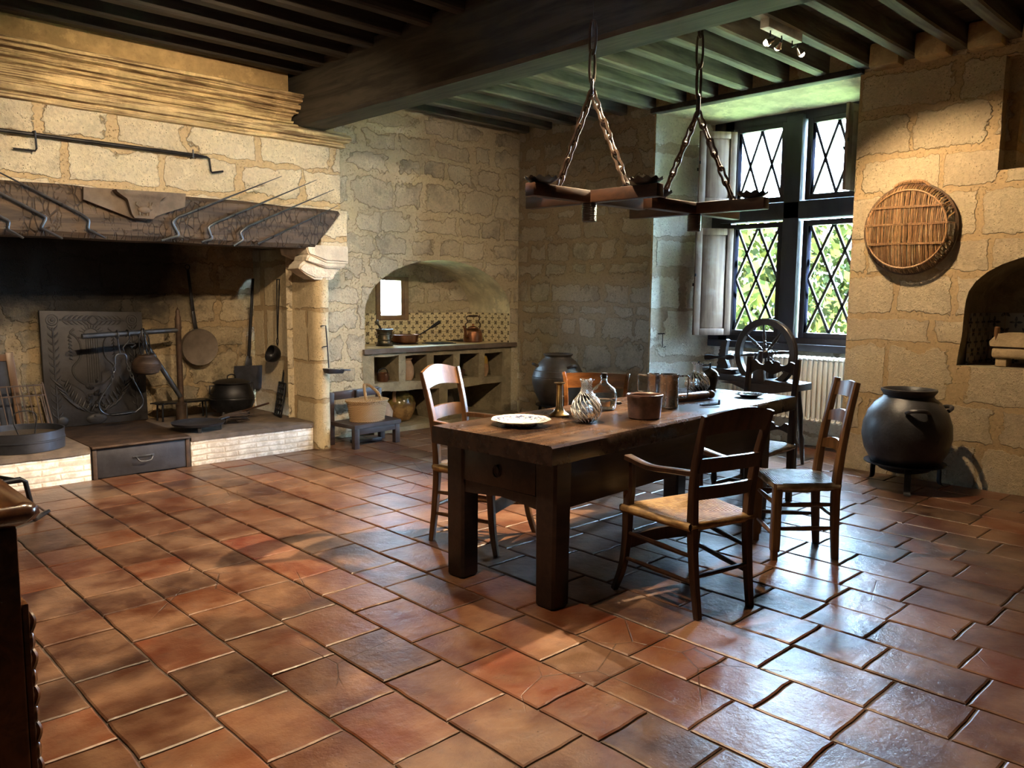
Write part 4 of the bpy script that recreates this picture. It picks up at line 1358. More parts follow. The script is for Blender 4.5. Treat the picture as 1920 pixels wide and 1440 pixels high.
mb.tube(bez([p + V(-0.062, -0.004, -0.40), p + V(-0.115, -0.004, -0.47), p + V(-0.165, -0.004, -0.56), p + V(-0.155, -0.004, -0.63), p + V(-0.09, -0.004, -0.672), p + V(0.02, -0.004, -0.680), p + V(0.12, -0.004, -0.662),
             p + V(0.18, -0.004, -0.60), p + V(0.172, -0.004, -0.53), p + V(0.115, -0.004, -0.40)], 7), 0.0085, 8, flat=0.7)
mb.build('hoop', M['iron_grey'], hh, world=True)
mb = MB()
mb.bar(p + V(-0.09, -0.01, -0.668), p + V(0.11, -0.01, -0.66), 0.09, 0.006, 0.002)
mb.build('rest_plate', M['iron_grey'], hh, world=True)
p = arm_at(2.345)
sh = thing('s_hook', 'small double iron hook on the crane arm beside the pot hanger', 'hook', p)
mb = MB()
mb.tube(bez([p + V(0.0, 0.02, -0.03), p + V(-0.002, 0.028, 0.005), p + V(0, 0.0, 0.029), p + V(0.004, -0.028, 0.0), p + V(0.008, -0.02, -0.05), p + V(-0.02, -0.02, -0.085), p + V(-0.045, -0.02, -0.12), p + V(-0.04, -0.02, -0.15)], 5), 0.0055, 7)
mb.tube(bez([p + V(-0.03, -0.02, -0.09), p + V(0.02, -0.02, -0.085), p + V(0.055, -0.022, -0.10), p + V(0.02, -0.025, -0.115)], 5), 0.005, 7)
mb.build('iron', M['iron'], sh, world=True)
p = arm_at(2.475)
lc = thing('chain_loops', 'doubled chain loops hung over the crane arm above the ribbed pot', 'chain', p)
for k, (dx, dy) in enumerate(((-0.028, -0.02), (0.022, -0.024))):
    mb = MB()
    mb.tube(bez([p + V(dx * 0.3, 0.012, -0.02), p + V(dx * 0.3, 0.012, 0.015), p + V(dx * 0.3, -0.01, 0.027), p + V(dx - 0.014, -0.03, -0.05), p + V(dx - 0.012, -0.03, -0.14), p + V(dx + 0.004, -0.03, -0.19), p + V(dx + 0.02, -0.03, -0.14), p + V(dx + 0.012, -0.03, -0.04), p + V(dx * 0.3, -0.02, 0.02)], 5), 0.006, 7)
    mb.build('loop', M['iron'], lc, world=True)
hp = thing('ribbed_hanging_pot', 'dark ribbed round pot with a small rim hung from the crane', 'pot', (2.478, 7.06, 0.69))
mb = MB()
c = V(2.478, 7.06, 0)
prof = [(0, 0.690), (0.055, 0.692), (0.09, 0.705)]
for k in range(16):
    z = 0.712 + 0.0085 * k
    a = (z - 0.765) / 0.083
    r_ = 0.118 * math.sqrt(max(0.05, 1 - a * a * 0.72))
    prof += [(r_, z), (r_ - 0.003, z + 0.004)]
prof += [(0.07, 0.851), (0.066, 0.858), (0.072, 0.866), (0.060, 0.866), (0.056, 0.84), (0, 0.80)]
mb.lathe(prof, c, 32)
mb.build('body', M['iron_rust'], hp, world=True)
mb = MB()
mb.tube([(2.478 + 0.066, 7.06, 0.86), (2.478 + 0.02, 7.05, 0.97), (2.478, 7.045, 1.02)], 0.003, 6)
mb.tube([(2.478 - 0.066, 7.06, 0.86), (2.478 - 0.02, 7.05, 0.97), (2.478, 7.045, 1.02)], 0.003, 6)
mb.build('bail', M['iron'], hp, world=True)

# ---- utensils on the hearth walls
sk = thing('long_skillet', 'round flat iron skillet with a long handle hung on the hearth back wall', 'skillet', (3.05, 7.38, 0.88))
Mx = Matrix.Rotation(R(90), 4, 'X') @ Matrix.Identity(4)
mb = MB()
mb.lathe([(0, -0.004), (0.150, -0.004), (0.168, -0.010), (0.172, 0.03), (0.167, 0.03), (0.160, 0.0), (0, 0.004)], (3.075, 7.37, 0.885), 40, mat=Matrix.Rotation(R(-88), 4, 'X'))
mb.build('pan', M['skillet'], sk, world=True)
mb = MB()
mb.bar((3.052, 7.395, 1.045), (3.035, 7.40, 1.22), 0.040, 0.008, 0.002, up=(0, 1, 0), w2=0.028)
mb.bar((3.035, 7.40, 1.22), (3.002, 7.41, 1.60), 0.030, 0.008, 0.002, up=(0, 1, 0), w2=0.026)
mb.ring((3.0, 7.41, 1.622), 0.022, 0.005, 'Y', 16, 6)
mb.build('handle', M['iron'], sk, world=True)
def side(y, z, d=0.0): return V(3.642 - d, y, z)
pl = thing('bread_peel', 'broad black iron shovel with a long shaft leaning in the hearth corner', 'shovel', (3.50, 7.30, 0.26))
mb = MB()
mb.tube([(3.60, 7.34, 1.53), (3.55, 7.37, 0.76)], [0.013, 0.016], 10)
mb.build('shaft', M['iron'], pl, world=True)
mb = MB()
mb.bar((3.552, 7.365, 0.78), (3.535, 7.35, 0.68), 0.05, 0.012, 0.002, up=(0, 1, 0), w2=0.075)
mb.prism([(-0.135, 0), (0.135, 0), (0.14, -0.19), (0.09, -0.235), (-0.10, -0.235), (-0.145, -0.19)], (3.535, 7.345, 0.69), (0.97, -0.25, 0), (-0.12, -0.10, 1.0), (0.0, 0.008, 0))
mb.build('blade', M['iron_blue'], pl, world=True)
ld = thing('long_ladle', 'round-bowled iron ladle on a long double handle hung on the hearth side wall', 'ladle', (3.62, 6.95, 0.8))
mb = MB()
for yy, y2 in ((6.862, 6.905), (6.91, 6.918)):
    mb.tube([(3.625, yy, 1.515), (3.620, y2, 1.05), (3.620, 6.912, 0.985)], 0.0055, 7)
mb.tube([(3.625, 6.855, 1.517), (3.625, 6.92, 1.517)], 0.0055, 7)
mb.tube(bez([(3.62, 6.912, 0.985), (3.618, 6.93, 0.95), (3.616, 6.912, 0.905), (3.616, 6.895, 0.95), (3.62, 6.912, 0.985)], 5), 0.005, 7)
mb.build('handle', M['iron'], ld, world=True)
mb = MB()
mb.lathe([(0, -0.085)] + [(0.082 * math.sin(R(a)), -0.085 * math.cos(R(a))) for a in range(15, 106, 10)] + [(0.074, 0.02)] + [(0.072 * math.sin(R(a)), -0.075 * math.cos(R(a))) for a in range(95, 10, -12)] + [(0, -0.075)], (3.56, 6.92, 0.83), 26, mat=Matrix.Rotation(R(-70), 4, 'Y'))
mb.build('bowl', M['iron'], ld, world=True)
wf = thing('slotted_gridiron', 'slotted iron gridiron with a short handle leaning on the hearth side wall', 'gridiron', (3.56, 6.85, 0.255))
mb = MB()
o = V(3.545, 6.80, 0.262); ex = V(0.03, 0.175, 0.0); ez = V(0.085, 0.06, 0.29)
for k in range(7):
    t = k / 6
    mb.bar(o + ez * t - ex * 0.5, o + ez * t + ex * 0.5, 0.012, 0.022, 0.002, up=(0, 0, 1))
for sg in (-0.5, 0.5):
    mb.bar(o + ex * sg - ez * 0.02, o + ex * sg + ez * 1.02, 0.012, 0.016, 0.002, up=(1, 0, 0))
for sg in (-0.16, 0.16):
    mb.bar(o + ex * sg, o + ex * sg + ez, 0.010, 0.012, 0.001, up=(1, 0, 0))
mb.build('grate', M['iron'], wf, world=True)
mb = MB()
mb.bar(o + ez, o + ez * 1.55 + V(0.0, 0.01, 0), 0.026, 0.010, 0.002, up=(1, 0, 0), w2=0.016)
mb.ring(o + ez * 1.6, 0.014, 0.005, 'X', 14, 6)
mb.build('handle', M['iron'], wf, world=True)

# ---- pots on the hearth
cd = thing('lidded_cauldron', 'big black lidded iron cauldron standing at the right of the hearth', 'cauldron', (3.245, 7.10, 0.254))
mb = MB()
mb.lathe([(0, 0.03), (0.12, 0.035), (0.175, 0.075), (0.20, 0.13), (0.203, 0.165), (0.207, 0.168), (0.203, 0.172), (0.200, 0.182), (0.204, 0.185), (0.198, 0.19), (0.185, 0.24), (0.160, 0.285), (0.150, 0.30), (0.158, 0.315), (0.15, 0.315), (0.14, 0.29), (0, 0.28)], (0, 0, 0), 40)
mb.build('body', M['iron'], cd)
mb = MB()
mb.lathe([(0, 0.352), (0.04, 0.350), (0.11, 0.338), (0.155, 0.322), (0.168, 0.317), (0.168, 0.312), (0.0, 0.312)], (0, 0, 0), 36)
mb.tube(bez([(-0.04, 0, 0.345), (-0.035, 0, 0.375), (0, 0, 0.388), (0.035, 0, 0.375), (0.04, 0, 0.345)], 5), 0.006, 7)
mb.build('lid', M['iron'], cd)
for sg in (1, -1):
    mb = MB()
    mb.tube([(sg * 0.148, 0, 0.29), (sg * 0.205, 0, 0.295), (sg * 0.208, 0, 0.22), (sg * 0.19, 0, 0.215)], 0.008, 8)
    mb.build('lug', M['iron'], cd)
for k in range(3):
    a = R(210 + 120 * k)
    mb = MB()
    mb.tube([(0.13 * math.cos(a), 0.13 * math.sin(a), 0.05), (0.15 * math.cos(a), 0.15 * math.sin(a), 0.0)], [0.02, 0.012], 8)
    mb.build('leg', M['iron'], cd)
tv = thing('iron_trivet', 'low flat black iron trivet on legs behind the crane foot', 'trivet', (2.83, 7.22, 0.254))
mb = MB()
for yy in (-0.05, 0.0, 0.05):
    mb.bar((-0.235, yy, 0.155), (0.235, yy, 0.155), 0.018, 0.012, 0.002)
mb.prism([(-0.28, 0), (-0.20, -0.07), (0.20, -0.075), (0.28, 0), (0.20, 0.075), (-0.20, 0.075)], (0, 0, 0.158), (1, 0, 0), (0, 1, 0), (0, 0, 0.008))
for x in (-0.20, 0.0, 0.20):
    mb.ring((x, -0.075, 0.165), 0.018, 0.005, 'Z', 14, 6)
mb.build('top', M['iron'], tv)
for (x, y) in ((-0.20, 0.04), (0.20, 0.04), (-0.19, -0.06), (0.19, -0.06), (0.0, -0.10)):
    mb = MB()
    mb.tube([(x, y * 0.9, 0.158), (x * 1.03, y, 0.08), (x * 1.03, y, 0.0)], 0.0085, 8)
    mb.build('leg', M['iron_grey'] if y < -0.08 else M['iron'], tv)
gp = thing('footed_griddle', 'shallow round blued iron griddle on short legs at the hearth edge', 'griddle', (2.70, 6.56, 0.254))
mb = MB()
mb.lathe([(0, 0.052), (0.19, 0.054), (0.212, 0.068), (0.216, 0.068), (0.20, 0.047), (0, 0.044)], (0, 0, 0), 44)
mb.build('dish', M['iron_blue'], gp)
for a in (250, 330, 90):
    mb = MB()
    a = R(a)
    mb.box(-0.014, 0.014, -0.004, 0.004, 0.0, 0.056, 0.002)
    mb.xf(Matrix.Translation((0.18 * math.cos(a), 0.18 * math.sin(a), 0)) @ Matrix.Rotation(a + PI / 2, 4, 'Z'))
    mb.build('leg', M['iron_grey'], gp)
mb = MB()
mb.bar((0.20, 0.03, 0.064), (0.30, 0.07, 0.072), 0.02, 0.006, 0.002)
mb.build('handle', M['iron_blue'], gp)
br = thing('twig_broom', 'bundle of dark twigs bound as a hearth broom lying beside the griddle', 'broom', (3.06, 6.72, 0.254), 0)
q = random.Random(8)
a0 = V(2.88, 6.70, 0.285); a1 = V(3.62, 6.83, 0.40)
mb = MB()
mid = V(3.02, 6.715, 0.315)
for k in range(46):
    j = V(q.gauss(0, 0.010), q.gauss(0, 0.03), abs(q.gauss(0, 0.024)))
    j2 = V(q.uniform(-0.03, 0.03), q.gauss(0, 0.045), q.uniform(-0.012, 0.07))
    e = V(3.155, 6.665, 0.290) + j2
    s0 = V(2.86, 6.70, 0.268) + j * 0.5
    mb.tube([s0, s0.lerp(e, 0.5) + V(0, 0, 0.02), e], [0.003, 0.005, 0.0055], 5)
mb.build('twigs', M['twig'], br, world=True)
mb = MB()
mb.tube([(3.05, 6.70, 0.33), (3.30, 6.76, 0.365), (3.46, 6.81, 0.385)], 0.009, 8)
mb.build('stick', M['walnut'], br, world=True)
for x in (2.98, 3.10):
    mb = MB(); mb.ring((x, 6.685, 0.292), 0.042, 0.004, 'X', 16, 6, 1.15, 0.85); mb.build('binding', M['iron_rust'], br, world=True)

# ---- left end of the hearth
dr = thing('round_sieve', 'large round sheet-iron sieve drum with a strap handle on the left hearth', 'sieve', (1.43, 6.62, 0.254))
mb = MB()
mb.lathe([(0.272, 0.0), (0.272, 0.062), (0.277, 0.066), (0.277, 0.074), (0.272, 0.078), (0.272, 0.135), (0.275, 0.138), (0.266, 0.138), (0.265, 0.0)], (0, 0, 0), 56)
mb.bm.verts.ensure_lookup_table()
mb.build('hoop', M['iron_blue'], dr)
mb = MB()
mb.lathe([(0, 0.090), (0.265, 0.095), (0.265, 0.088), (0, 0.084)], (0, 0, 0), 40)
mb.build('mesh_bottom', M['sieve_mesh'], dr)
mb = MB()
mb.tube(bez([(-0.02, 0.02, 0.092), (-0.045, 0.03, 0.19), (-0.03, 0.035, 0.25), (0.045, 0.035, 0.265), (0.10, 0.03, 0.235), (0.10, 0.03, 0.17), (0.085, 0.02, 0.092)], 6), 0.011, 8, flat=0.35)
mb.build('strap_handle', M['iron_grey'], dr)
gr = thing('upright_gridiron', 'tall iron bar gridiron leaning upright beside the fireback', 'gridiron', (1.58, 7.30, 0.255))
mb = MB()
def G(x, z): return V(1.50 + x, 7.20 + 0.20 * z, 0.258 + z)
for k in range(11):
    x = -0.24 + 0.048 * k
    mb.bar(G(x + 0.02, 0.0), G(x - 0.02, 0.39), 0.008, 0.008, 0.0, up=(0, 1, 0))
for z in (0.30, 0.38):
    mb.bar(G(-0.27, z), G(0.245, z), 0.010, 0.012, 0.001, up=(0, 1, 0))
mb.bar(G(0.285, 0.0), G(0.235, 0.40), 0.012, 0.012, 0.001, up=(0, 1, 0))
mb.bar(G(0.255, 0.0), G(0.212, 0.30), 0.010, 0.010, 0.001, up=(0, 1, 0))
mb.build('bars', M['iron_rust'], gr, world=True)
bd = thing('wooden_board', 'wooden-framed panel standing at the far left against the hearth wall', 'board', (1.52, 7.40, 0.6))
mb = MB()
mb.bar((1.60, 7.42, 0.256), (1.545, 7.43, 0.90), 0.055, 0.02, 0.003, up=(0, 1, 0))
mb.bar((1.28, 7.42, 0.256), (1.24, 7.43, 0.90), 0.055, 0.02, 0.003, up=(0, 1, 0))
mb.bar((1.26, 7.43, 0.86), (1.57, 7.43, 0.86), 0.055, 0.02, 0.003, up=(0, 1, 0))
mb.build('frame', M['chestnut'], bd, world=True)
mb = MB()
mb.hexa([(1.30, 7.425, 0.256), (1.58, 7.425, 0.256), (1.58, 7.435, 0.256), (1.30, 7.435, 0.256), (1.26, 7.435, 0.86), (1.53, 7.435, 0.86), (1.53, 7.442, 0.86), (1.26, 7.442, 0.86)])
mb.build('panel', M['iron_blue'], bd, world=True)
# iron firedog on the floor behind the chest
fd = thing('iron_pot_stand', 'low bent-iron pot stand on the floor behind the chest corner', 'pot stand', (1.17, 5.45, 0))
mb = MB()
mb.tube([(0.80, 5.20, 0.30), (1.10, 5.20, 0.32), (1.125, 5.20, 0.30), (1.15, 5.22, 0.17), (1.17, 5.30, 0.06), (1.215, 5.42, 0.016), (1.27, 5.52, 0.008), (1.33, 5.60, 0.008)], [0.014, 0.014, 0.014, 0.014, 0.014, 0.014, 0.016, 0.012], 9)
mb.build('front_leg', M['iron'], fd, world=True)
for (x, y) in ((0.80, 5.20), (0.95, 5.60)):
    mb = MB()
    mb.tube([(x, y, 0.31), (x - 0.02, y, 0.10), (x - 0.06, y - 0.02, 0.012)], 0.013, 8)
    mb.build('leg', M['iron'], fd, world=True)
mb = MB()
mb.tube([(0.80, 5.20, 0.31), (0.95, 5.60, 0.31), (1.10, 5.20, 0.31)], 0.012, 8, True)
mb.build('top', M['iron'], fd, world=True)

# oil lamp hung on the jamb
ol = thing('hanging_oil_lamp', 'small iron oil lamp hung on a rod from the fireplace jamb', 'oil lamp', (3.73, 6.235, 0.72))
mb = MB()
mb.tube([(3.70, 6.275, 1.105), (3.695, 6.235, 1.11), (3.722, 6.225, 1.112), (3.735, 6.225, 0.93), (3.742, 6.22, 0.76), (3.742, 6.22, 0.735)], 0.0055, 7)
mb.tube([(3.735, 6.225, 0.93), (3.70, 6.235, 0.925), (3.69, 6.245, 0.918)], 0.005, 6)
mb.build('hook_rod', M['iron_blue'], ol, world=True)
mb = MB()
mb.hexa([(3.70, 6.15, 0.690), (3.83, 6.12, 0.690), (3.83, 6.19, 0.690), (3.70, 6.23, 0.690), (3.69, 6.135, 0.735), (3.84, 6.105, 0.722), (3.84, 6.20, 0.722), (3.69, 6.245, 0.735)], 0.006)
mb.hexa([(3.82, 6.10, 0.714), (3.90, 6.11, 0.712), (3.90, 6.14, 0.712), (3.82, 6.16, 0.714), (3.82, 6.10, 0.728), (3.90, 6.11, 0.722), (3.90, 6.14, 0.722), (3.82, 6.16, 0.728)], 0.003)
mb.build('lamp_dish', M['iron_blue'], ol, world=True)

# ------------------------------------------------------------------ masonry stove (potager) in the arched niche
st = thing('masonry_stove', 'whitened masonry stove counter with pigeonhole openings under the tiled arch', 'stove', (5.45, YN, 0))
CUB = [(4.541, 4.841), (4.928, 5.206), (5.299, 5.565), (5.656, 5.938), (6.026, 6.299)]
holes = []
for i, (a, b) in enumerate(CUB):
    z0 = 0.497 - 0.008 * i
    z1 = 0.765 - 0.006 * i
    holes.append(wavy([(a, z0), (b, z0), (b, z1), (a, z1)], 0.010, 0.05, i * 3.0))
low_holes = [wavy([(4.56, 0.05), (5.37, 0.05), (5.37, 0.385), (4.56, 0.415)], 0.010, 0.06, 21.0), wavy([(5.49, 0.05), (6.29, 0.05), (6.29, 0.395), (5.49, 0.37)], 0.010, 0.06, 25.0)]
mb = MB()
face_with_holes(mb, [(4.44, 0.0), (6.44, 0.0), (6.44, 0.81), (4.40, 0.81)], holes + low_holes, (0, YN - 0.006, 0), (1, 0, 0), (0, 0, 1))
for h in holes: strip(mb, h, (0, YN - 0.006, 0), (1, 0, 0), (0, 0, 1), (0, 0.42, 0), True)
for h in low_holes: strip(mb, h, (0, YN - 0.006, 0), (1, 0, 0), (0, 0, 1), (0, 0.62, 0), True)
mb.mesh([(4.4, YN + 0.40, 0.44), (6.44, YN + 0.40, 0.44), (6.44, YN + 0.40, 0.80), (4.4, YN + 0.40, 0.80)], [(0, 1, 2, 3)])
mb.mesh([(4.4, YN + 0.60, 0.0), (6.44, YN + 0.60, 0.0), (6.44, YN + 0.60, 0.46), (4.4, YN + 0.60, 0.46)], [(0, 1, 2, 3)])
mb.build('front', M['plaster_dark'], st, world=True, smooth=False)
mb = MB()
n = 30
rings = []
for i in range(n + 1):
    x = 4.41 + (6.50 - 4.41) * i / n
    j = noise.noise_vector(V(x * 6, 3, 3)) * 0.006
    rings.append([V(x, YN - 0.045 + j.y, 0.802 + j.z), V(x, YN + 0.03, 0.800), V(x, YN + 0.03, 0.846), V(x, YN - 0.04 + j.y, 0.846)])
mb.sweep(None, rings)
mb.build('counter_edge', M['carved_clay'], st, world=True)
mb = MB()
mb.box(A0, A1, YN + 0.02, YB, 0.79, 0.846)
mb.build('counter_top', M['stone_smooth'], st, world=True)
mb = MB()
n = 26
rings = []
for i in range(n + 1):
    x = 4.46 + (6.46 - 4.46) * i / n
    j = noise.noise_vector(V(x * 5, 7, 3)) * 0.012
    rings.append([V(x, YN - 0.12 + j.y, 0.0), V(x, YN + 0.02, 0.0), V(x, YN + 0.02, 0.055 + j.z * 0.3), V(x, YN - 0.11 + j.y, 0.05 + j.z)])
mb.sweep(None, rings)
mb.build('kerb', M['plaster_dark'], st, world=True)
for i, (x, w_, d_) in enumerate(((5.62, 0.15, 0.12), (6.20, 0.18, 0.10), (5.25, 0.14, 0.10))):
    g = tag(None, None) if False else thing('grate_plate', ['flat ribbed iron grate on the stove counter left of the kettle', 'flat dark iron plate at the back corner of the stove counter', 'flat iron plate on the stove counter under the saucepan'][i], 'grate', (x, [7.00, 7.24, 7.18][i], 0.847))
    mb = MB()
    mb.box(-w_, w_, -d_, d_, 0, 0.008, 0.002)
    mb.build('plate', M['iron'], g)
    mb = MB()
    for k in range(9):
        xx = -w_ * 0.8 + w_ * 1.6 * k / 8
        mb.bar((xx, -d_ * 0.8, 0.010), (xx, d_ * 0.8, 0.010), 0.012, 0.008, 0.001)
    mb.build('ribs', M['iron_grey'], g)
mo = thing('bronze_mortar', 'bronze mortar with its pestle on the left of the stove counter', 'mortar', (4.90, 7.02, 0.847))
mb = MB()
mb.lathe([(0, 0), (0.090, 0), (0.094, 0.012), (0.082, 0.022), (0.074, 0.035), (0.072, 0.06), (0.078, 0.065), (0.073, 0.075), (0.073, 0.12), (0.079, 0.125), (0.078, 0.14), (0.088, 0.165), (0.096, 0.172), (0.096, 0.178), (0.084, 0.178), (0.066, 0.15), (0.055, 0.05), (0, 0.04)], (0, 0, 0), 32)
mb.build('body', M['bronze'], mo)
for sg in (1, -1):
    mb = MB(); mb.tube([(sg * 0.072, 0, 0.12), (sg * 0.10, 0, 0.118), (sg * 0.10, 0, 0.09), (sg * 0.072, 0, 0.088)], 0.008, 8); mb.build('lug', M['bronze'], mo)
mb = MB()
mb.tube([(0.03, 0.02, 0.08), (-0.075, 0.01, 0.235)], [0.012, 0.009], 8)
mb.ball((-0.085, 0.01, 0.252), 0.020, 1, 1, 1.3)
mb.build('pestle', M['bronze'], mo)
pa = thing('saucepan', 'copper saucepan with a raised long handle on the stove counter', 'saucepan', (5.27, 7.16, 0.860))
mb = MB()
mb.lathe([(0, 0), (0.125, 0.002), (0.14, 0.015), (0.15, 0.085), (0.158, 0.090), (0.15, 0.092), (0.143, 0.085), (0.132, 0.012), (0, 0.008)], (0, 0, 0), 40)
mb.build('pan', M['copper'], pa)
mb = MB()
mb.tube([(0.14, -0.02, 0.078), (0.20, -0.03, 0.095), (0.33, -0.05, 0.165)], [0.008, 0.007, 0.008], 8)
mb.tube([(0.32, -0.05, 0.160), (0.34, -0.052, 0.171), (0.43, -0.065, 0.222), (0.44, -0.066, 0.228)], [0.010, 0.017, 0.021, 0.012], 10)
mb.build('handle', M['iron'], pa)
ke = thing('copper_kettle', 'old copper kettle with an arched handle at the right of the stove counter', 'kettle', (6.14, 7.02, 0.847))
mb = MB()
mb.lathe([(0, 0), (0.105, 0), (0.113, 0.01), (0.112, 0.05), (0.105, 0.115), (0.098, 0.135), (0.075, 0.155), (0.06, 0.162), (0, 0.165)], (0, 0, 0), 36)
mb.build('body', M['copper'], ke)
mb = MB()
mb.lathe([(0.062, 0.160), (0.060, 0.170), (0.035, 0.182), (0.012, 0.188), (0.010, 0.198), (0.015, 0.206), (0, 0.212)], (0, 0, 0), 24)
mb.build('lid', M['copper'], ke)
mb = MB()
mb.tube(bez([(-0.095, -0.02, 0.06), (-0.135, -0.03, 0.075), (-0.145, -0.032, 0.12), (-0.16, -0.036, 0.165), (-0.185, -0.04, 0.185)], 5), [0.022] * 5 + [0.017] * 5 + [0.014] * 5 + [0.011] * 6, 10)
mb.build('spout', M['copper'], ke)
mb = MB()
mb.tube(bez([(-0.095, 0, 0.14), (-0.115, 0, 0.20), (-0.085, 0, 0.235), (-0.10, 0, 0.275), (-0.07, 0, 0.30), (0.07, 0, 0.30), (0.10, 0, 0.275), (0.085, 0, 0.235), (0.115, 0, 0.20), (0.095, 0, 0.14)], 5), 0.007, 8)
mb.lathe([(0, -0.065), (0.012, -0.06), (0.012, 0.06), (0, 0.065)], (0, 0, 0.30), 10, mat=Matrix.Rotation(R(90), 4, 'Y'))
mb.build('handle', M['iron_rust'], ke)
sj = thing('small_brown_jar', 'small brown handled jar at the left end of the stove counter', 'jar', (4.60, 7.28, 0.847))
mb = MB()
mb.lathe([(0, 0), (0.05, 0), (0.055, 0.02), (0.056, 0.11), (0.045, 0.125), (0.05, 0.14), (0.04, 0.14), (0.035, 0.11), (0, 0.1)], (0, 0, 0), 24)
mb.build('body', M['copper'], sj)
mb = MB(); mb.tube([(0.05, -0.01, 0.11), (0.075, -0.012, 0.10), (0.072, -0.012, 0.06), (0.053, -0.01, 0.05)], 0.007, 8); mb.build('handle', M['copper'], sj)
# pots in the pigeonholes
def pot(name, label, cat, loc, prof, mat, handles=(), n=28, group=None):
    t = thing(name, label, cat, loc, 0, group)
    mb = MB(); mb.lathe(prof, (0, 0, 0), n); mb.build('body', M[mat], t)
    for (pts, r, mt) in handles:
        mb = MB(); mb.tube(bez(pts, 5), r, 8); mb.build('handle', M[mt], t)
    return t
pot('copper_pot', 'small dark copper pot in the leftmost pigeonhole of the stove', 'pot', (4.72, 6.80, 0.497), [(0, 0), (0.05, 0), (0.062, 0.02), (0.06, 0.085), (0.066, 0.092), (0.058, 0.092), (0.052, 0.02), (0, 0.012)], 'copper',
    [([(-0.06, 0, 0.07), (-0.05, 0, 0.12), (0, 0, 0.135), (0.05, 0, 0.12), (0.06, 0, 0.07)], 0.004, 'iron')])
pot('terracotta_jar', 'tall unglazed terracotta jar filling the second pigeonhole of the stove', 'jar', (5.025, 6.84, 0.489), [(0, 0), (0.075, 0), (0.092, 0.03), (0.10, 0.08), (0.096, 0.14), (0.075, 0.195), (0.068, 0.21), (0.083, 0.228), (0.083, 0.236), (0.066, 0.232), (0.06, 0.2), (0, 0.19)], 'terracotta')
pot('dark_bowl', 'dark shallow bowl in the middle pigeonhole of the stove', 'bowl', (5.43, 6.85, 0.481), [(0, 0), (0.06, 0), (0.11, 0.06), (0.115, 0.10), (0.10, 0.095), (0.05, 0.02), (0, 0.015)], 'jar_brown')
pot('clay_bowl', 'flared reddish clay bowl in the fourth pigeonhole of the stove', 'bowl', (5.72, 6.82, 0.473), [(0, 0), (0.07, 0), (0.105, 0.075), (0.112, 0.08), (0.105, 0.086), (0.09, 0.07), (0.06, 0.012), (0, 0.01)], 'stoneware')
bx = thing('small_pale_box', 'small pale box behind the clay bowl in the fourth pigeonhole', 'box', (5.72, 6.985, 0.475))
mb = MB(); mb.box(-0.055, 0.055, -0.04, 0.04, 0, 0.125, 0.003); mb.build('body', M['cloth_jar'], bx)
mb = MB(); mb.box(-0.058, 0.058, -0.043, 0.043, 0.122, 0.14, 0.003); mb.build('lid', M['cloth_jar'], bx)
yj = thing('yellow_necked_jug', 'clay jug with a yellow glazed neck in the rightmost pigeonhole', 'jug', (6.09, 6.80, 0.466))
mb = MB(); mb.lathe([(0, 0), (0.05, 0), (0.07, 0.04), (0.075, 0.10), (0.066, 0.15), (0, 0.15)], (0, 0, 0), 28); mb.build('body', M['terracotta'], yj)
mb = MB(); mb.lathe([(0.066, 0.148), (0.064, 0.19), (0.052, 0.225), (0.046, 0.235), (0.04, 0.235), (0.03, 0.20), (0, 0.19)], (0, 0, 0), 28)
mb.tube(bez([(-0.045, -0.02, 0.215), (-0.075, -0.03, 0.21), (-0.075, -0.03, 0.165), (-0.06, -0.02, 0.15)], 5), 0.010, 8); mb.build('neck', M['ochre_glaze'], yj)
def jug(loc, s, label, mat, hand=-1):
    t = thing('oil_jug', label, 'jug', loc, 0)
    mb = MB()
    mb.lathe([(0, 0), (0.10 * s, 0), (0.13 * s, 0.04 * s), (0.162 * s, 0.12 * s), (0.168 * s, 0.18 * s), (0.14 * s, 0.255 * s), (0.09 * s, 0.30 * s), (0.07 * s, 0.318 * s), (0.078 * s, 0.335 * s), (0.062 * s, 0.335 * s), (0.055 * s, 0.30 * s), (0, 0.28 * s)], (0, 0, 0), 36)
    mb.build('body', M[mat], t)
    mb = MB()
    mb.tube(bez([(hand * 0.062 * s, -0.03 * s, 0.33 * s), (hand * 0.11 * s, -0.07 * s, 0.345 * s), (hand * 0.135 * s, -0.085 * s, 0.29 * s), (hand * 0.13 * s, -0.085 * s, 0.21 * s)], 6), 0.019 * s, 10, flat=0.6)
    mb.build('handle', M['terracotta'], t)
    return t
jug((5.02, 6.92, 0.058), 1.0, 'big bulging glazed oil jug under the stove beside the bench', 'jug')
jug((5.62, 6.98, 0.058), 0.9, 'shadowed dark jug standing under the right half of the stove', 'jar_brown')
pot('pale_clay_jar', 'pale pointed clay jar behind the wicker basket under the stove', 'jar', (4.735, 6.90, 0.058), [(0, 0), (0.10, 0), (0.14, 0.05), (0.15, 0.12), (0.11, 0.20), (0.05, 0.25), (0.035, 0.29), (0.045, 0.31), (0.03, 0.31), (0.025, 0.28), (0, 0.27)], 'cloth_jar')

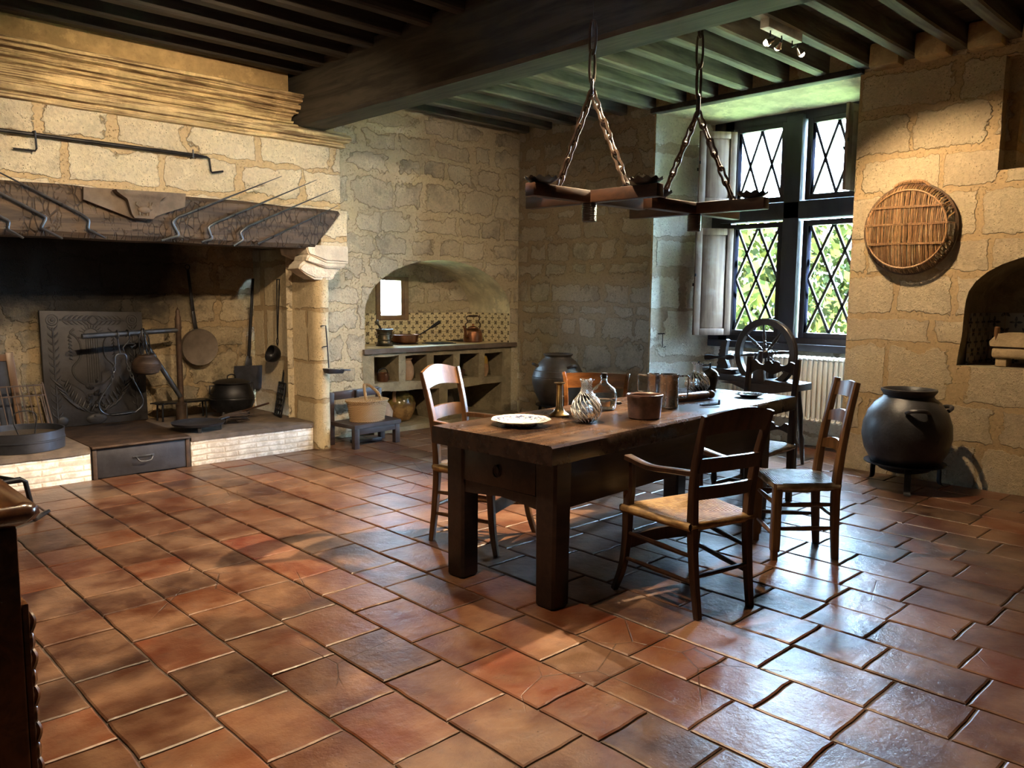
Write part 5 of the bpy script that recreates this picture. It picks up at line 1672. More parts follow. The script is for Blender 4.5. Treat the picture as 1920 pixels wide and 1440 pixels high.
# low bench chair and covered basket
bc = thing('low_bench', 'low dark wooden bench seat with a slatted back against the wall under the oil lamp', 'bench', (4.0, 6.35, 0))
mb = MB()
mb.prism([(3.86, 6.42), (4.47, 6.45), (4.44, 6.10), (3.895, 6.05)], (0, 0, 0.185), (1, 0, 0), (0, 1, 0), (0, 0, 0.035))
mb.build('seat', M['bench'], bc, world=True)
for (x, y) in ((3.925, 6.085), (4.405, 6.135), (4.42, 6.40)):
    mb = MB(); mb.box(x - 0.026, x + 0.026, y - 0.026, y + 0.026, 0.0, 0.188, 0.004); mb.build('leg', M['bench'], bc, world=True)
mb = MB(); mb.box(3.842, 3.905, 6.40, 6.44, 0.0, 0.485, 0.005); mb.build('back_post', M['bench'], bc, world=True)
mb = MB(); mb.box(4.40, 4.45, 6.43, 6.47, 0.18, 0.49, 0.005); mb.build('back_post', M['bench'], bc, world=True)
mb = MB(); mb.bar((3.905, 6.425, 0.450), (4.42, 6.45, 0.465), 0.03, 0.075, 0.004); mb.build('back_rail', M['bench'], bc, world=True)
mb = MB(); mb.bar((4.135, 6.41, 0.452), (4.165, 6.412, 0.452), 0.04, 0.08, 0.003); mb.build('back_clip', M['blackwood'], bc, world=True)
mb = MB(); mb.bar((3.94, 6.075, 0.155), (4.40, 6.125, 0.155), 0.022, 0.055, 0.004); mb.build('apron', M['bench'], bc, world=True)
mb = MB(); mb.box(4.06, 4.36, 6.30, 6.39, 0.0, 0.03, 0.004); mb.build('foot_board', M['bench'], bc, world=True)
wb = thing('wicker_basket', 'oval lidded wicker basket with an arched handle on the low bench', 'basket', (4.155, 6.24, 0.221))
mb = MB()
def weave(r, z, a): return (r + 0.0035 * math.sin(a * 46 + z * 190), z)
prof = [(0, 0.0), (0.17, 0.0), (0.176, 0.010), (0.170, 0.018)] + [(0.172 + 0.026 * k / 12, 0.018 + 0.15 * k / 12) for k in range(13)] + [(0.206, 0.172), (0.206, 0.185), (0.198, 0.19), (0, 0.186)]
mb.lathe(prof, (0, 0, 0), 184, 1.0, 0.72, fn=weave)
mb.build('body', M['wicker'], wb)
mb = MB()
mb.lathe([(0.2, 0.186), (0.217, 0.188), (0.217, 0.198), (0.12, 0.210), (0, 0.213)], (0, 0, 0), 60, 1.0, 0.74)
mb.build('lid', M['wicker'], wb)
mb = MB()
mb.tube(bez([(-0.065, -0.10, 0.16), (-0.06, -0.06, 0.25), (-0.03, 0.0, 0.325), (0.0, 0.02, 0.333), (0.03, 0.0, 0.325), (0.075, -0.08, 0.25), (0.075, -0.13, 0.16)], 6), 0.014, 10)
mb.build('handle', M['wicker'], wb)
# ------------------------------------------------------------------ rush seats and chairs
def rush_seat(root, pts, z, th, mat, sag=0.012, name='rush_seat'):
    """pts: 4 corners (x,y) going round; four woven quarters meeting in the middle"""
    P = [V(x, y, 0) for x, y in pts]
    c = sum(P, V(0, 0, 0)) / 4
    bm = bmesh.new()
    lay = bm.verts.layers.float.new('rush')
    N, Mm = 8, 9
    for i in range(4):
        a, b = P[i], P[(i + 1) % 4]
        out = V((b - a).y, -(b - a).x, 0).normalized()
        if out.dot((a + b) / 2 - c) < 0: out = -out
        grid = []
        # underside, rolled edge, then inwards to the centre
        prof = [(-0.30, -th), (-0.05, -th), (0.0, -th * 0.55), (0.0, -th * 0.2)]
        for j in range(Mm + 1):
            prof.append((j / Mm, None))
        for (t, zz) in prof:
            row = []
            for k in range(N + 1):
                s = k / N
                p = a.lerp(b, s)
                if zz is None:
                    q = p.lerp(c, t)
                    bulge = 0.010 * math.sin(min(t * 5, PI / 2)) - sag * math.sin(t * PI * 0.5)
                    q = V(q.x, q.y, z + bulge)
                    tt = t
                else:
                    q = p + out * (0.012 if t == 0 else 0.004)
                    if t == -0.30: q = p.lerp(c, 0.35)
                    elif t == -0.05: q = p.lerp(c, 0.02)
                    q = V(q.x, q.y, z + zz)
                    tt = abs(t) * 0.4 + (0.0 if t == 0 else 0.02) - zz * 1.2
                v = bm.verts.new(q); v[lay] = tt
                row.append(v)
            grid.append(row)
        for r in range(len(grid) - 1):
            for k in range(N):
                try: bm.faces.new((grid[r][k], grid[r][k + 1], grid[r + 1][k + 1], grid[r + 1][k]))
                except ValueError: pass
    bmesh.ops.recalc_face_normals(bm, faces=bm.faces)
    for f in bm.faces: f.smooth = True
    me = bpy.data.meshes.new(name); bm.to_mesh(me); bm.free()
    me.materials.append(mat)
    o = bpy.data.objects.new(name, me); COL.objects.link(o); o.parent = root
    return o

def limb(root, name, pts, w, h, mat, seg=6, up=(0, 1, 0), c=0.25):
    """squared, slightly rounded limb along a curve; w,h may be lists per control point"""
    P = bez(pts, seg)
    n = len(P); m = len(pts)
    def at(lst, i):
        if not isinstance(lst, (list, tuple)): return lst
        t = i / (n - 1) * (m - 1); k = min(int(t), m - 2)
        return lst[k] + (lst[k + 1] - lst[k]) * (t - k)
    rings = []
    for i in range(n):
        t = (P[min(i + 1, n - 1)] - P[max(i - 1, 0)]).normalized()
        u = V(up); u = (u - t * u.dot(t)).normalized(); s = t.cross(u)
        a, b = at(w, i) / 2, at(h, i) / 2
        r_ = []
        for sx, sy in ((1, 1 - c), (1 - c, 1), (-(1 - c), 1), (-1, 1 - c), (-1, -(1 - c)), (-(1 - c), -1), (1 - c, -1), (1, -(1 - c))):
            r_.append(P[i] + s * a * sx + u * b * sy)
        rings.append(r_)
    mb = MB(); mb.sweep(None, rings)
    return mb.build(name, mat, root)

def slat(root, xa, xb, y, z0, z1, arch, bow, th, mat, arch_lo=None, ya=None, name='back_slat'):
    """bowed back slat: arch lifts the top middle, bow pushes it back"""
    mb = MB(); rings = []; n = 16
    al = arch * 0.5 if arch_lo is None else arch_lo
    for i in range(n + 1):
        t = i / n; x = xa + (xb - xa) * t
        k = math.sin(PI * t)
        yy = y - bow * k
        tilt = 0.0 if ya is None else ya
        rings.append([V(x, yy - th / 2, z0 + al * k), V(x, yy + th / 2, z0 + al * k), V(x, yy + th / 2 - tilt, z1 + arch * k), V(x, yy - th / 2 - tilt, z1 + arch * k)])
    mb.sweep(None, rings)
    return mb.build(name, mat, root)

def rung(root, a, b, r, mat, name='stretcher'):
    a, b = V(a), V(b)
    mb = MB(); mb.tube([a, a.lerp(b, 0.15), a.lerp(b, 0.5), a.lerp(b, 0.85), b], [r * 0.75, r * 0.95, r * 1.2, r * 0.95, r * 0.75], 9)
    return mb.build(name, mat, root)

# armchair with rush seat (front one); its twin stands across the table
def armchair(wood_, label):
    t = thing('rush_armchair', label, 'chair', (0, 0, 0), 0, 'rush-seated armchairs at the table')
    for s in (-1, 1):
        limb(t, 'back_post', [(s * 0.158, -0.012, 0), (s * 0.163, 0.018, 0.22), (s * 0.167, 0.030, 0.43), (s * 0.180, 0.010, 0.66), (s * 0.192, -0.052, 0.905)], [0.030, 0.036, 0.040, 0.036, 0.030], [0.030, 0.036, 0.040, 0.034, 0.026], wood_)
        limb(t, 'front_leg', [(s * 0.248, 0.462, 0), (s * 0.228, 0.428, 0.12), (s * 0.220, 0.412, 0.26), (s * 0.220, 0.408, 0.38), (s * 0.218, 0.405, 0.44), (s * 0.212, 0.392, 0.50), (s * 0.212, 0.395, 0.635)], [0.028, 0.034, 0.038, 0.042, 0.040, 0.026, 0.024], [0.028, 0.034, 0.038, 0.042, 0.040, 0.026, 0.024], wood_)
        limb(t, 'arm', [(s * 0.180, 0.005, 0.645), (s * 0.205, 0.12, 0.640), (s * 0.222, 0.26, 0.632), (s * 0.218, 0.42, 0.648)], [0.026, 0.034, 0.040, 0.046], [0.026, 0.024, 0.024, 0.026], wood_, up=(0, 0, 1))
        rung(t, (s * 0.164, 0.02, 0.27), (s * 0.222, 0.414, 0.29), 0.0105, wood_)
        rung(t, (s * 0.162, 0.01, 0.155), (s * 0.226, 0.424, 0.165), 0.0105, wood_)
    rung(t, (-0.162, 0.01, 0.185), (0.162, 0.01, 0.195), 0.0105, wood_)
    slat(t, -0.222, 0.222, 0.418, 0.205, 0.265, 0.012, -0.012, 0.018, wood_, 0.012, name='front_rail')
    slat(t, -0.185, 0.185, -0.030, 0.815, 0.905, 0.030, 0.030, 0.020, wood_, 0.016, 0.028)
    slat(t, -0.178, 0.178, 0.000, 0.648, 0.712, 0.006, 0.026, 0.017, wood_, 0.004, 0.012)
    slat(t, -0.172, 0.172, 0.022, 0.525, 0.585, 0.004, 0.022, 0.017, wood_, 0.004, 0.008)
    rush_seat(t, [(-0.188, 0.02), (0.188, 0.02), (0.245, 0.430), (-0.245, 0.430)], 0.425, 0.040, M['rush'], 0.022)
    return t
ac = armchair(M['walnut'], 'dark rush-seated armchair in front of the table with its back to the viewer')
ac.location = (3.07, 1.815, 0); ac.rotation_euler = (0, 0, R(-13.7))
ac2 = dup(ac, (2.918, 3.555, 0), R(200.5), 'brown rush-seated armchair on the far side of the table at its left end')
ac2.scale = (1.02, 0.97, 1.065)
def swap(root, old, new):
    """same mesh, another wood"""
    for ch in root.children:
        if ch.data and ch.data.materials and ch.data.materials[0] == old:
            ch.data = ch.data.copy(); ch.data.materials[0] = new
swap(ac2, M['walnut'], M['chestnut'])

# narrow ladder-back chair
lb = thing('ladder_back_chair', 'tall narrow pale ladder-back chair with rush seat at the right end of the table', 'chair', (4.265, 1.897, 0), R(44.5))
for s in (-1, 1):
    limb(lb, 'back_post', [(s * 0.146, 0.0, 0), (s * 0.148, 0.012, 0.22), (s * 0.148, 0.012, 0.43), (s * 0.142, -0.022, 0.70), (s * 0.136, -0.070, 0.955)], [0.036, 0.044, 0.046, 0.040, 0.034], [0.036, 0.044, 0.046, 0.040, 0.034], M['chestnut'], c=0.45)
    limb(lb, 'front_leg', [(s * 0.178, 0.335, 0), (s * 0.178, 0.335, 0.06), (s * 0.176, 0.333, 0.075), (s * 0.176, 0.332, 0.42)], [0.034, 0.036, 0.048, 0.046], [0.034, 0.036, 0.048, 0.046], M['chestnut'], c=0.3)
    rung(lb, (s * 0.147, 0.01, 0.30), (s * 0.177, 0.332, 0.30), 0.0115, M['chestnut'])
    rung(lb, (s * 0.146, 0.01, 0.17), (s * 0.177, 0.332, 0.17), 0.0115, M['chestnut'])
for z in (0.30, 0.13):
    rung(lb, (-0.177, 0.333, z), (0.177, 0.333, z), 0.0115, M['chestnut'])
rung(lb, (-0.146, 0.008, 0.23), (0.146, 0.008, 0.23), 0.0115, M['chestnut'])
slat(lb, -0.138, 0.138, -0.052, 0.862, 0.928, 0.024, 0.030, 0.013, M['chestnut'], 0.004, 0.014)
slat(lb, -0.140, 0.140, -0.022, 0.715, 0.765, 0.030, 0.030, 0.013, M['chestnut'], 0.012, 0.008)
slat(lb, -0.144, 0.144, 0.002, 0.560, 0.605, 0.030, 0.028, 0.013, M['chestnut'], 0.012, 0.006)
rush_seat(lb, [(-0.160, 0.0), (0.160, 0.0), (0.195, 0.345), (-0.195, 0.345)], 0.420, 0.044, M['rush_pale'], 0.014)

# carved low-country chair at the far end of the table
cc = thing('carved_back_chair', 'dark chair with scalloped back rails between the table end and the spinning wheel', 'chair', (5.13, 2.735, 0), R(90))
def turned(root, name, x, y, z1, mat, r=0.02):
    prof = [(0, 0.0), (r * 0.9, 0.0), (r * 1.1, 0.02), (r * 0.6, 0.045), (r * 1.0, 0.06), (r * 1.0, 0.10), (r * 0.65, 0.115), (r * 1.05, 0.16), (r * 0.7, 0.215), (r * 1.0, 0.225), (r * 1.0, 0.28), (r * 0.65, 0.29), (r * 1.05, 0.32), (r * 0.7, z1 - 0.04), (r * 1.0, z1 - 0.03), (r, z1), (0, z1)]
    mb = MB(); mb.lathe(prof, (x, y, 0), 16)
    return mb.build(name, mat, root)
for s in (-1, 1):
    limb(cc, 'back_post', [(s * 0.175, -0.01, 0), (s * 0.176, 0.0, 0.40), (s * 0.178, -0.01, 0.68), (s * 0.180, -0.045, 0.975)], [0.036, 0.040, 0.036, 0.032], 0.034, M['walnut'], c=0.15)
    turned(cc, 'front_leg', s * 0.185, 0.37, 0.385, M['walnut'], 0.022)
    mb = MB(); mb.bar((s * 0.176, 0.0, 0.12), (s * 0.185, 0.37, 0.12), 0.022, 0.028, 0.003); mb.build('stretcher', M['walnut'], cc)
mb = MB(); mb.bar((-0.18, 0.18, 0.12), (0.18, 0.18, 0.12), 0.022, 0.026, 0.003); mb.build('stretcher', M['walnut'], cc)
mb = MB(); mb.bar((-0.185, 0.37, 0.27), (0.185, 0.37, 0.27), 0.024, 0.03, 0.003); mb.build('stretcher', M['walnut'], cc)
def scallop(z, y, hgt):
    top = [(-0.165, 0.0), (-0.13, 0.012), (-0.10, -0.012), (-0.065, -0.016), (-0.045, 0.006), (-0.02, 0.012), (0.0, -0.006), (0.02, 0.012), (0.045, 0.006), (0.065, -0.016), (0.10, -0.012), (0.13, 0.012), (0.165, 0.0)]
    T = bez([(a, b, 0) for a, b in top], 3)
    B = bez([(0.165, -hgt, 0), (0.12, -hgt * 0.72, 0), (0.08, -hgt * 0.62, 0), (0.04, -hgt * 0.8, 0), (0, -hgt, 0), (-0.04, -hgt * 0.8, 0), (-0.08, -hgt * 0.62, 0), (-0.12, -hgt * 0.72, 0), (-0.165, -hgt, 0)], 3)
    mb = MB()
    mb.prism([(p.x, p.y) for p in T + B], (0, y, z), (1, 0, 0), (0, 0, 1), (0, 0.018, 0))
    mb.build('carved_rail', M['walnut'], cc)
scallop(0.945, -0.045, 0.085)
scallop(0.715, -0.020, 0.08)
scallop(0.525, -0.012, 0.06)
rush_seat(cc, [(-0.195, -0.02), (0.195, -0.02), (0.21, 0.385), (-0.21, 0.385)], 0.40, 0.04, M['rush_pale'], 0.012)

# reddish curved-back chair behind the table
mc = thing('curved_back_chair', 'reddish chair with a rolled curved top rail behind the table near the big corner jar', 'chair', (4.29, 3.60, 0), R(129.7))
for s in (-1, 1):
    limb(mc, 'back_post', [(s * 0.19, -0.10, 0), (s * 0.195, -0.03, 0.22), (s * 0.20, 0.0, 0.43), (s * 0.205, -0.02, 0.66), (s * 0.215, -0.06, 0.79), (s * 0.228, -0.105, 0.845)], [0.028, 0.032, 0.036, 0.032, 0.030, 0.024], [0.030, 0.036, 0.042, 0.034, 0.032, 0.03], M['mahogany'])
    limb(mc, 'front_leg', [(s * 0.215, 0.43, 0), (s * 0.21, 0.41, 0.20), (s * 0.205, 0.38, 0.43)], [0.026, 0.034, 0.042], [0.026, 0.034, 0.042], M['mahogany'])
    mb = MB(); mb.bar((s * 0.20, 0.0, 0.41), (s * 0.205, 0.38, 0.41), 0.026, 0.05, 0.003); mb.build('side_rail', M['mahogany'], mc)
    rung(mc, (s * 0.193, -0.04, 0.18), (s * 0.21, 0.405, 0.18), 0.010, M['mahogany'])
mb = MB(); mb.bar((-0.205, 0.38, 0.41), (0.205, 0.38, 0.41), 0.026, 0.05, 0.003); mb.build('front_rail', M['mahogany'], mc)
slat(mc, -0.222, 0.222, -0.055, 0.745, 0.845, 0.004, 0.032, 0.022, M['mahogany'], 0.004, 0.045, name='top_rail')
slat(mc, -0.20, 0.20, -0.005, 0.545, 0.595, 0.0, 0.02, 0.016, M['mahogany'], 0.0, 0.004)
rush_seat(mc, [(-0.205, 0.0), (0.205, 0.0), (0.225, 0.39), (-0.225, 0.39)], 0.44, 0.035, M['rush_pale'], 0.012)

# ------------------------------------------------------------------ the long table
TB = thing('kitchen_table', 'long heavy dark oak kitchen table with thick worn top in the middle of the room', 'table', (2.445, 2.283, 0), R(3.1))
L_, Wd = 2.45, 0.768
mb = MB()
nx_, ny_ = 60, 18
top = {}
def tabletop():
    bm = mb.bm
    def edge(x, y):
        j = noise.noise_vector(V(x * 7, y * 7, 5.0))
        return j
    rings = []
    # closed box as a swept section along the length
    for i in range(nx_ + 1):
        x = L_ * i / nx_
        j = noise.noise_vector(V(x * 5, 0, 1)) * 0.006; k = noise.noise_vector(V(x * 5, 9, 1)) * 0.006
        chip = 0.006 * max(0, noise.noise(V(x * 11, 2, 2)))
        sec = [V(x, 0.004 + j.x, 0.672 + j.z * 0.6), V(x, Wd - 0.004 + k.x, 0.672 + k.z), V(x, Wd + k.y * 0.6, 0.68), V(x, Wd + k.y * 0.6, 0.752), V(x, Wd - 0.008, 0.760)]
        for q in range(1, 8):
            y = Wd - 0.008 - (Wd - 0.016) * q / 8
            sec.append(V(x, y, 0.760 + 0.0018 * noise.noise(V(x * 3, y * 5, 3))))
        sec += [V(x, 0.008 + chip, 0.760 - chip * 0.3), V(x, 0.0 + j.y * 0.6, 0.750 - chip), V(x, 0.0 + j.y * 0.6, 0.68)]
        rings.append(sec)
    mb.sweep(None, rings)
tabletop()
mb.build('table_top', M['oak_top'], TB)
LX = (0.065, L_ - 0.40)
LY = (0.035, Wd - 0.150)
for lx in LX:
    for ly in LY:
        mb = MB()
        w = 0.115
        rings = []
        for z, g in ((0.0, -0.008), (0.015, 0.0), (0.42, 0.002), (0.672, 0.004)):
            c = 0.012
            a, b, e, f_2 = lx - g, lx + w + g, ly - g, ly + w + g
            rings.append([V(a + c, e, z), V(b - c, e, z), V(b, e + c, z), V(b, f_2 - c, z), V(b - c, f_2, z), V(a + c, f_2, z), V(a, f_2 - c, z), V(a, e + c, z)])
        mb.sweep(None, rings); mb.rough(0.003, 5, lx)
        mb.build('leg', M['oak'], TB)
x0, x1, y0, y1 = LX[0], LX[1] + 0.115, LY[0], LY[1] + 0.115
mb = MB(); mb.box(x0 + 0.10, x1 - 0.10, y0 + 0.010, y0 + 0.045, 0.452, 0.672, 0.004); mb.build('apron', M['oak'], TB)
mb = MB(); mb.box(x0 + 0.10, x1 - 0.10, y1 - 0.045, y1 - 0.010, 0.452, 0.672, 0.004); mb.build('apron', M['oak'], TB)
mb = MB(); mb.box(x1 - 0.05, x1 - 0.015, y0 + 0.10, y1 - 0.10, 0.452, 0.672, 0.004); mb.build('apron', M['oak'], TB)
mb = MB()
mb.prism([(y0 + 0.10, 0.50), (y0 + 0.10, 0.44), (y0 + 0.20, 0.452), (y0 + 0.34, 0.462), (y1 - 0.20, 0.448), (y1 - 0.10, 0.442), (y1 - 0.10, 0.505)], (x0 + 0.012, 0, 0), (0, 1, 0), (0, 0, 1), (0.03, 0, 0)); mb.build('apron', M['oak'], TB)
mb = MB(); mb.box(x0 + 0.004, x0 + 0.30, y0 + 0.118, y1 - 0.105, 0.505, 0.668, 0.004); dw = mb.build('drawer', M['oak'], TB)
mb = MB(); mb.ring((x0 - 0.004, (y0 + y1) / 2 + 0.005, 0.582), 0.020, 0.0045, 'X', 22, 7, 1.0, 1.35)
mb.tube([(x0 + 0.01, (y0 + y1) / 2, 0.61), (x0 - 0.010, (y0 + y1) / 2, 0.61)], 0.005, 7)
mb.build('ring_pull', M['iron'], dw)

# ------------------------------------------------------------------ things on the table
ZT_ = 0.7615
def plate(name, label, loc, mat, rz, sc=1.0):
    t = thing(name, label, 'plate', loc, rz)
    mb = MB()
    n = 64
    mb.lathe([(0, 0.006), (0.075, 0.006), (0.088, 0.013), (0.102, 0.019), (0.128, 0.026), (0.145, 0.031), (0.148, 0.029), (0.14, 0.024), (0.10, 0.012), (0.082, 0.0), (0.070, 0.0), (0.066, 0.004), (0, 0.003)], (0, 0, 0), n,
             fn=lambda r, z, a: (r + (0.0035 * math.sin(a * 9) if r > 0.12 else 0), z))
    o = mb.build('dish', M[mat], t)
    t.scale = (sc, sc, sc)
    return t
plate('garland_plate', 'white plate with a blue garland rim on the near left end of the table', (2.745, 2.778, ZT_), 'plate', 0.4)
plate('small_plate', 'small dark-rimmed plate at the far right end of the table', (4.645, 2.615, ZT_), 'plate_dark', 1.0, 0.66)
cs_ = thing('brass_candlestick', 'plain brass candlestick beside the white plate', 'candlestick', (3.108, 2.855, ZT_))
mb = MB()
mb.lathe([(0, 0), (0.052, 0), (0.054, 0.008), (0.046, 0.014), (0.030, 0.024), (0.022, 0.040), (0.0185, 0.055), (0.0165, 0.16), (0.020, 0.168), (0.030, 0.174), (0.030, 0.177), (0.013, 0.177), (0.012, 0.15), (0, 0.15)], (0, 0, 0), 28)
mb.build('body', M['brass'], cs_)
mb = MB(); mb.tube([(0.016, 0, 0.10), (0.026, 0, 0.10)], 0.003, 6); mb.ball((0.028, 0, 0.10), 0.005); mb.build('slide_knob', M['brass'], cs_)
def spiral_carafe(label, loc, h, r, mirror=1):
    t = thing('spiral_carafe', label, 'carafe', loc, 0, 'spiral-ribbed glass carafes')
    outer_ = [(0.0, 0.0), (0.30, 0.0), (0.55, 0.03), (0.82, 0.11), (0.97, 0.22), (1.0, 0.31), (0.95, 0.41), (0.80, 0.52), (0.58, 0.62), (0.42, 0.69), (0.36, 0.76), (0.35, 0.88), (0.38, 0.95), (0.48, 1.0)]
    P = bez([(a * r, b * h, 0) for a, b in outer_], 4)
    def rib(rr, z, a):
        k = min(1, max(0, (z / h - 0.02) / 0.08)) * min(1, max(0, (rr - 0.005) / 0.02)) * (1 if z < 0.93 * h else 0.2)
        tw = z / h * 5.5 * mirror
        amp = 0.0030 if z < 0.64 * h else 0.0012
        fr_ = 16 if z < 2 * h else 30
        edge = 0.004 * math.sin(a * 5) if z > 0.975 * h else 0
        return (rr + amp * k * math.sin(a * fr_ + tw) + edge, z + (0.003 * math.sin(a * 5 + 1) if z > 0.975 * h else 0))
    prof = [(p.x, p.y) for p in P]
    mb = MB()
    inner = [(max(a - 0.0035, 0), b + (0.004 if b < 0.1 * h else 0)) for a, b in reversed(prof)]
    inner[-1] = (0, inner[-1][1])
    prof[0] = (0, 0)
    mb.lathe(prof, (0, 0, 0), 128, fn=rib)
    mb.lathe(inner, (0, 0, 0), 128, fn=lambda rr, z, a: rib(rr, z, a) if z > 0.97 * h else (rr, z))
    # join the lip
    mb.build('glass_body', M['glass'], t, ang=80)
    mb = MB()
    def rad(z):
        for (r0_, z0_), (r1_, z1_) in zip(prof, prof[1:]):
            if z0_ <= z <= z1_ and z1_ > z0_:
                return r0_ + (r1_ - r0_) * (z - z0_) / (z1_ - z0_)
        return prof[-1][0]
    for k in range(18):
        pts = []
        for i in range(31):
            z = h * (0.025 + 0.955 * i / 30)
            a = 2 * PI * k / 18 - mirror * (2.3 * (i / 30) + 1.3 * max(0, (i - 19) / 11))
            rr2 = rad(z) - 0.0006
            pts.append((rr2 * math.cos(a), rr2 * math.sin(a), z))
        mb.tube(pts, [0.0030 if i < 18 else 0.0018 for i in range(31)], 5)
    mb.build('spiral_glints', M['rib_glint'], t)  # white tubes drawn as the bright refractions along the ribs
    return t
spiral_carafe('spiral-ribbed clear glass carafe at the near end of the table beside the candlestick', (3.055, 2.622, ZT_), 0.217, 0.077)
spiral_carafe('spiral-ribbed clear glass carafe behind the rolling pin on the table', (4.60, 2.975, ZT_), 0.194, 0.082)
bt = thing('corked_bottle', 'round clear glass bottle with a black cork half full of water', 'bottle', (3.475, 2.855, ZT_))
P = [(0, 0.004), (0.05, 0.0), (0.064, 0.004), (0.071, 0.02), (0.074, 0.06), (0.073, 0.095), (0.062, 0.12), (0.040, 0.137), (0.024, 0.148), (0.019, 0.160), (0.018, 0.182), (0.022, 0.185), (0.022, 0.191), (0.017, 0.193)]
inn = [(0.0145, 0.193), (0.0145, 0.160), (0.020, 0.147), (0.037, 0.133), (0.059, 0.116), (0.0695, 0.094), (0.0705, 0.06), (0.0675, 0.022), (0.06, 0.008), (0, 0.009)]
mb = MB(); mb.lathe(P + inn, (0, 0, 0), 48); mb.build('glass_body', M['glass'], bt, ang=60)
mb = MB(); mb.lathe([(0, 0.0095), (0.0595, 0.0085), (0.067, 0.022), (0.0700, 0.055), (0, 0.055)], (0, 0, 0), 48); mb.build('water', M['water'], bt)
mb = MB(); mb.lathe([(0, 0.178), (0.0135, 0.178), (0.0165, 0.206), (0, 0.207)], (0, 0, 0), 20); mb.build('cork', M['cork'], bt)
bw = thing('stoneware_bowl', 'straight-sided oval brown stoneware bowl in the middle of the table', 'bowl', (3.385, 2.505, ZT_), R(-40))
mb = MB()
mb.lathe([(0, 0), (0.073, 0), (0.080, 0.006), (0.083, 0.06), (0.087, 0.112), (0.092, 0.118), (0.092, 0.126), (0.086, 0.128), (0.080, 0.122), (0.076, 0.06), (0.072, 0.012), (0, 0.010)], (0, 0, 0), 48, 1.06, 0.92)
mb.build('body', M['stoneware'], bw)
def tankard(label, loc, h, r, rz):
    t = thing('pewter_tankard', label, 'tankard', loc, rz, 'pewter measures on the table')
    mb = MB()
    mb.lathe([(0, 0), (r * 1.02, 0), (r * 1.06, 0.006), (r * 1.02, 0.014), (r, 0.018), (r * 0.98, h - 0.022), (r * 1.03, h - 0.018), (r * 1.05, h - 0.006), (r * 1.08, h), (r * 0.98, h), (r * 0.92, h - 0.01), (r * 0.92, 0.01), (0, 0.008)], (0, 0, 0), 40)
    mb.build('body', M['pewter'], t)
    mb = MB()
    mb.tube([(r, 0, h - 0.012), (r + 0.055, 0, h - 0.010), (r + 0.060, 0, h - 0.016), (r + 0.056, 0, h * 0.33), (r + 0.050, 0, h * 0.31), (r * 0.98, 0, h * 0.31)], 0.0048, 8)
    mb.build('handle', M['pewter'], t)
    return t
tankard('tall pewter tankard with a square handle in the middle of the table', (3.815, 2.655, ZT_), 0.193, 0.055, R(-38))
tankard('second pewter measure half hidden behind the tall tankard', (4.03, 2.90, ZT_), 0.163, 0.052, R(120))
rp = thing('rolling_pin', 'brown wooden rolling pin lying on the table before the far carafe', 'rolling pin', (4.17, 2.742, ZT_ + 0.026))
mb = MB()
mb.lathe([(0, -0.19), (0.024, -0.188), (0.0255, -0.17), (0.0255, 0.15), (0.022, 0.158), (0.013, 0.162), (0.012, 0.170), (0.020, 0.176), (0.0265, 0.190), (0.0255, 0.204), (0.017, 0.216), (0, 0.219)], (0, 0, 0), 24, mat=Matrix.Rotation(R(-6), 4, 'Z') @ Matrix.Rotation(R(90), 4, 'Y'))
mb.build('roller', M['chestnut'], rp)
cm_ = thing('coffee_mill', 'small dark domed coffee mill with a crank behind the far carafe', 'mill', (4.72, 2.955, ZT_))
mb = MB()
mb.lathe([(0, 0), (0.046, 0), (0.05, 0.008), (0.045, 0.014), (0.05, 0.05), (0.058, 0.095), (0.062, 0.10), (0.062, 0.106), (0, 0.106)], (0, 0, 0), 32); mb.build('body', M['bronze'], cm_)
mb = MB(); mb.lathe([(0.058, 0.106), (0.052, 0.125), (0.036, 0.142), (0.014, 0.150), (0.010, 0.156), (0, 0.158)], (0, 0, 0), 28); mb.build('dome', M['bronze'], cm_)
mb = MB()
mb.tube([(0, 0, 0.15), (0, 0, 0.19)], 0.006, 8)
mb.tube([(0, 0, 0.178), (-0.055, 0.055, 0.172)], 0.0042, 7)
mb.tube([(-0.055, 0.055, 0.165), (-0.055, 0.055, 0.20)], 0.007, 8)
mb.build('crank', M['iron'], cm_)
kn = thing('dark_knife', 'folded dark-handled knife lying behind the corked bottle', 'knife', (3.69, 2.955, ZT_), R(-30))
mb = MB(); mb.hexa([(-0.05, -0.012, 0), (0.05, -0.010, 0), (0.055, 0.010, 0), (-0.05, 0.012, 0), (-0.048, -0.009, 0.016), (0.046, -0.007, 0.014), (0.048, 0.007, 0.014), (-0.048, 0.009, 0.016)], 0.003); mb.build('handle', M['blackwood'], kn)
mb = MB(); mb.hexa([(-0.16, -0.010, 0.004), (-0.05, -0.011, 0.004), (-0.05, 0.010, 0.004), (-0.15, 0.006, 0.004), (-0.16, -0.010, 0.006), (-0.05, -0.011, 0.007), (-0.05, 0.010, 0.007), (-0.15, 0.006, 0.006)]); mb.build('blade', M['pewter'], kn)
np_ = thing('nutcracker', 'small dark iron nutcracker lying near the front edge of the table', 'nutcracker', (4.06, 2.53, ZT_), R(-20))
for s in (1, -1):
    mb = MB(); mb.tube(bez([(-0.07, s * 0.006, 0.008), (0.0, s * 0.018, 0.010), (0.05, s * 0.008, 0.012), (0.062, s * 0.004, 0.014)], 5), 0.0055, 7); mb.build('lever', M['iron'], np_)
mb = MB(); mb.tube([(0.060, 0, 0.004), (0.062, 0, 0.034)], 0.006, 8); mb.build('pin', M['iron'], np_)
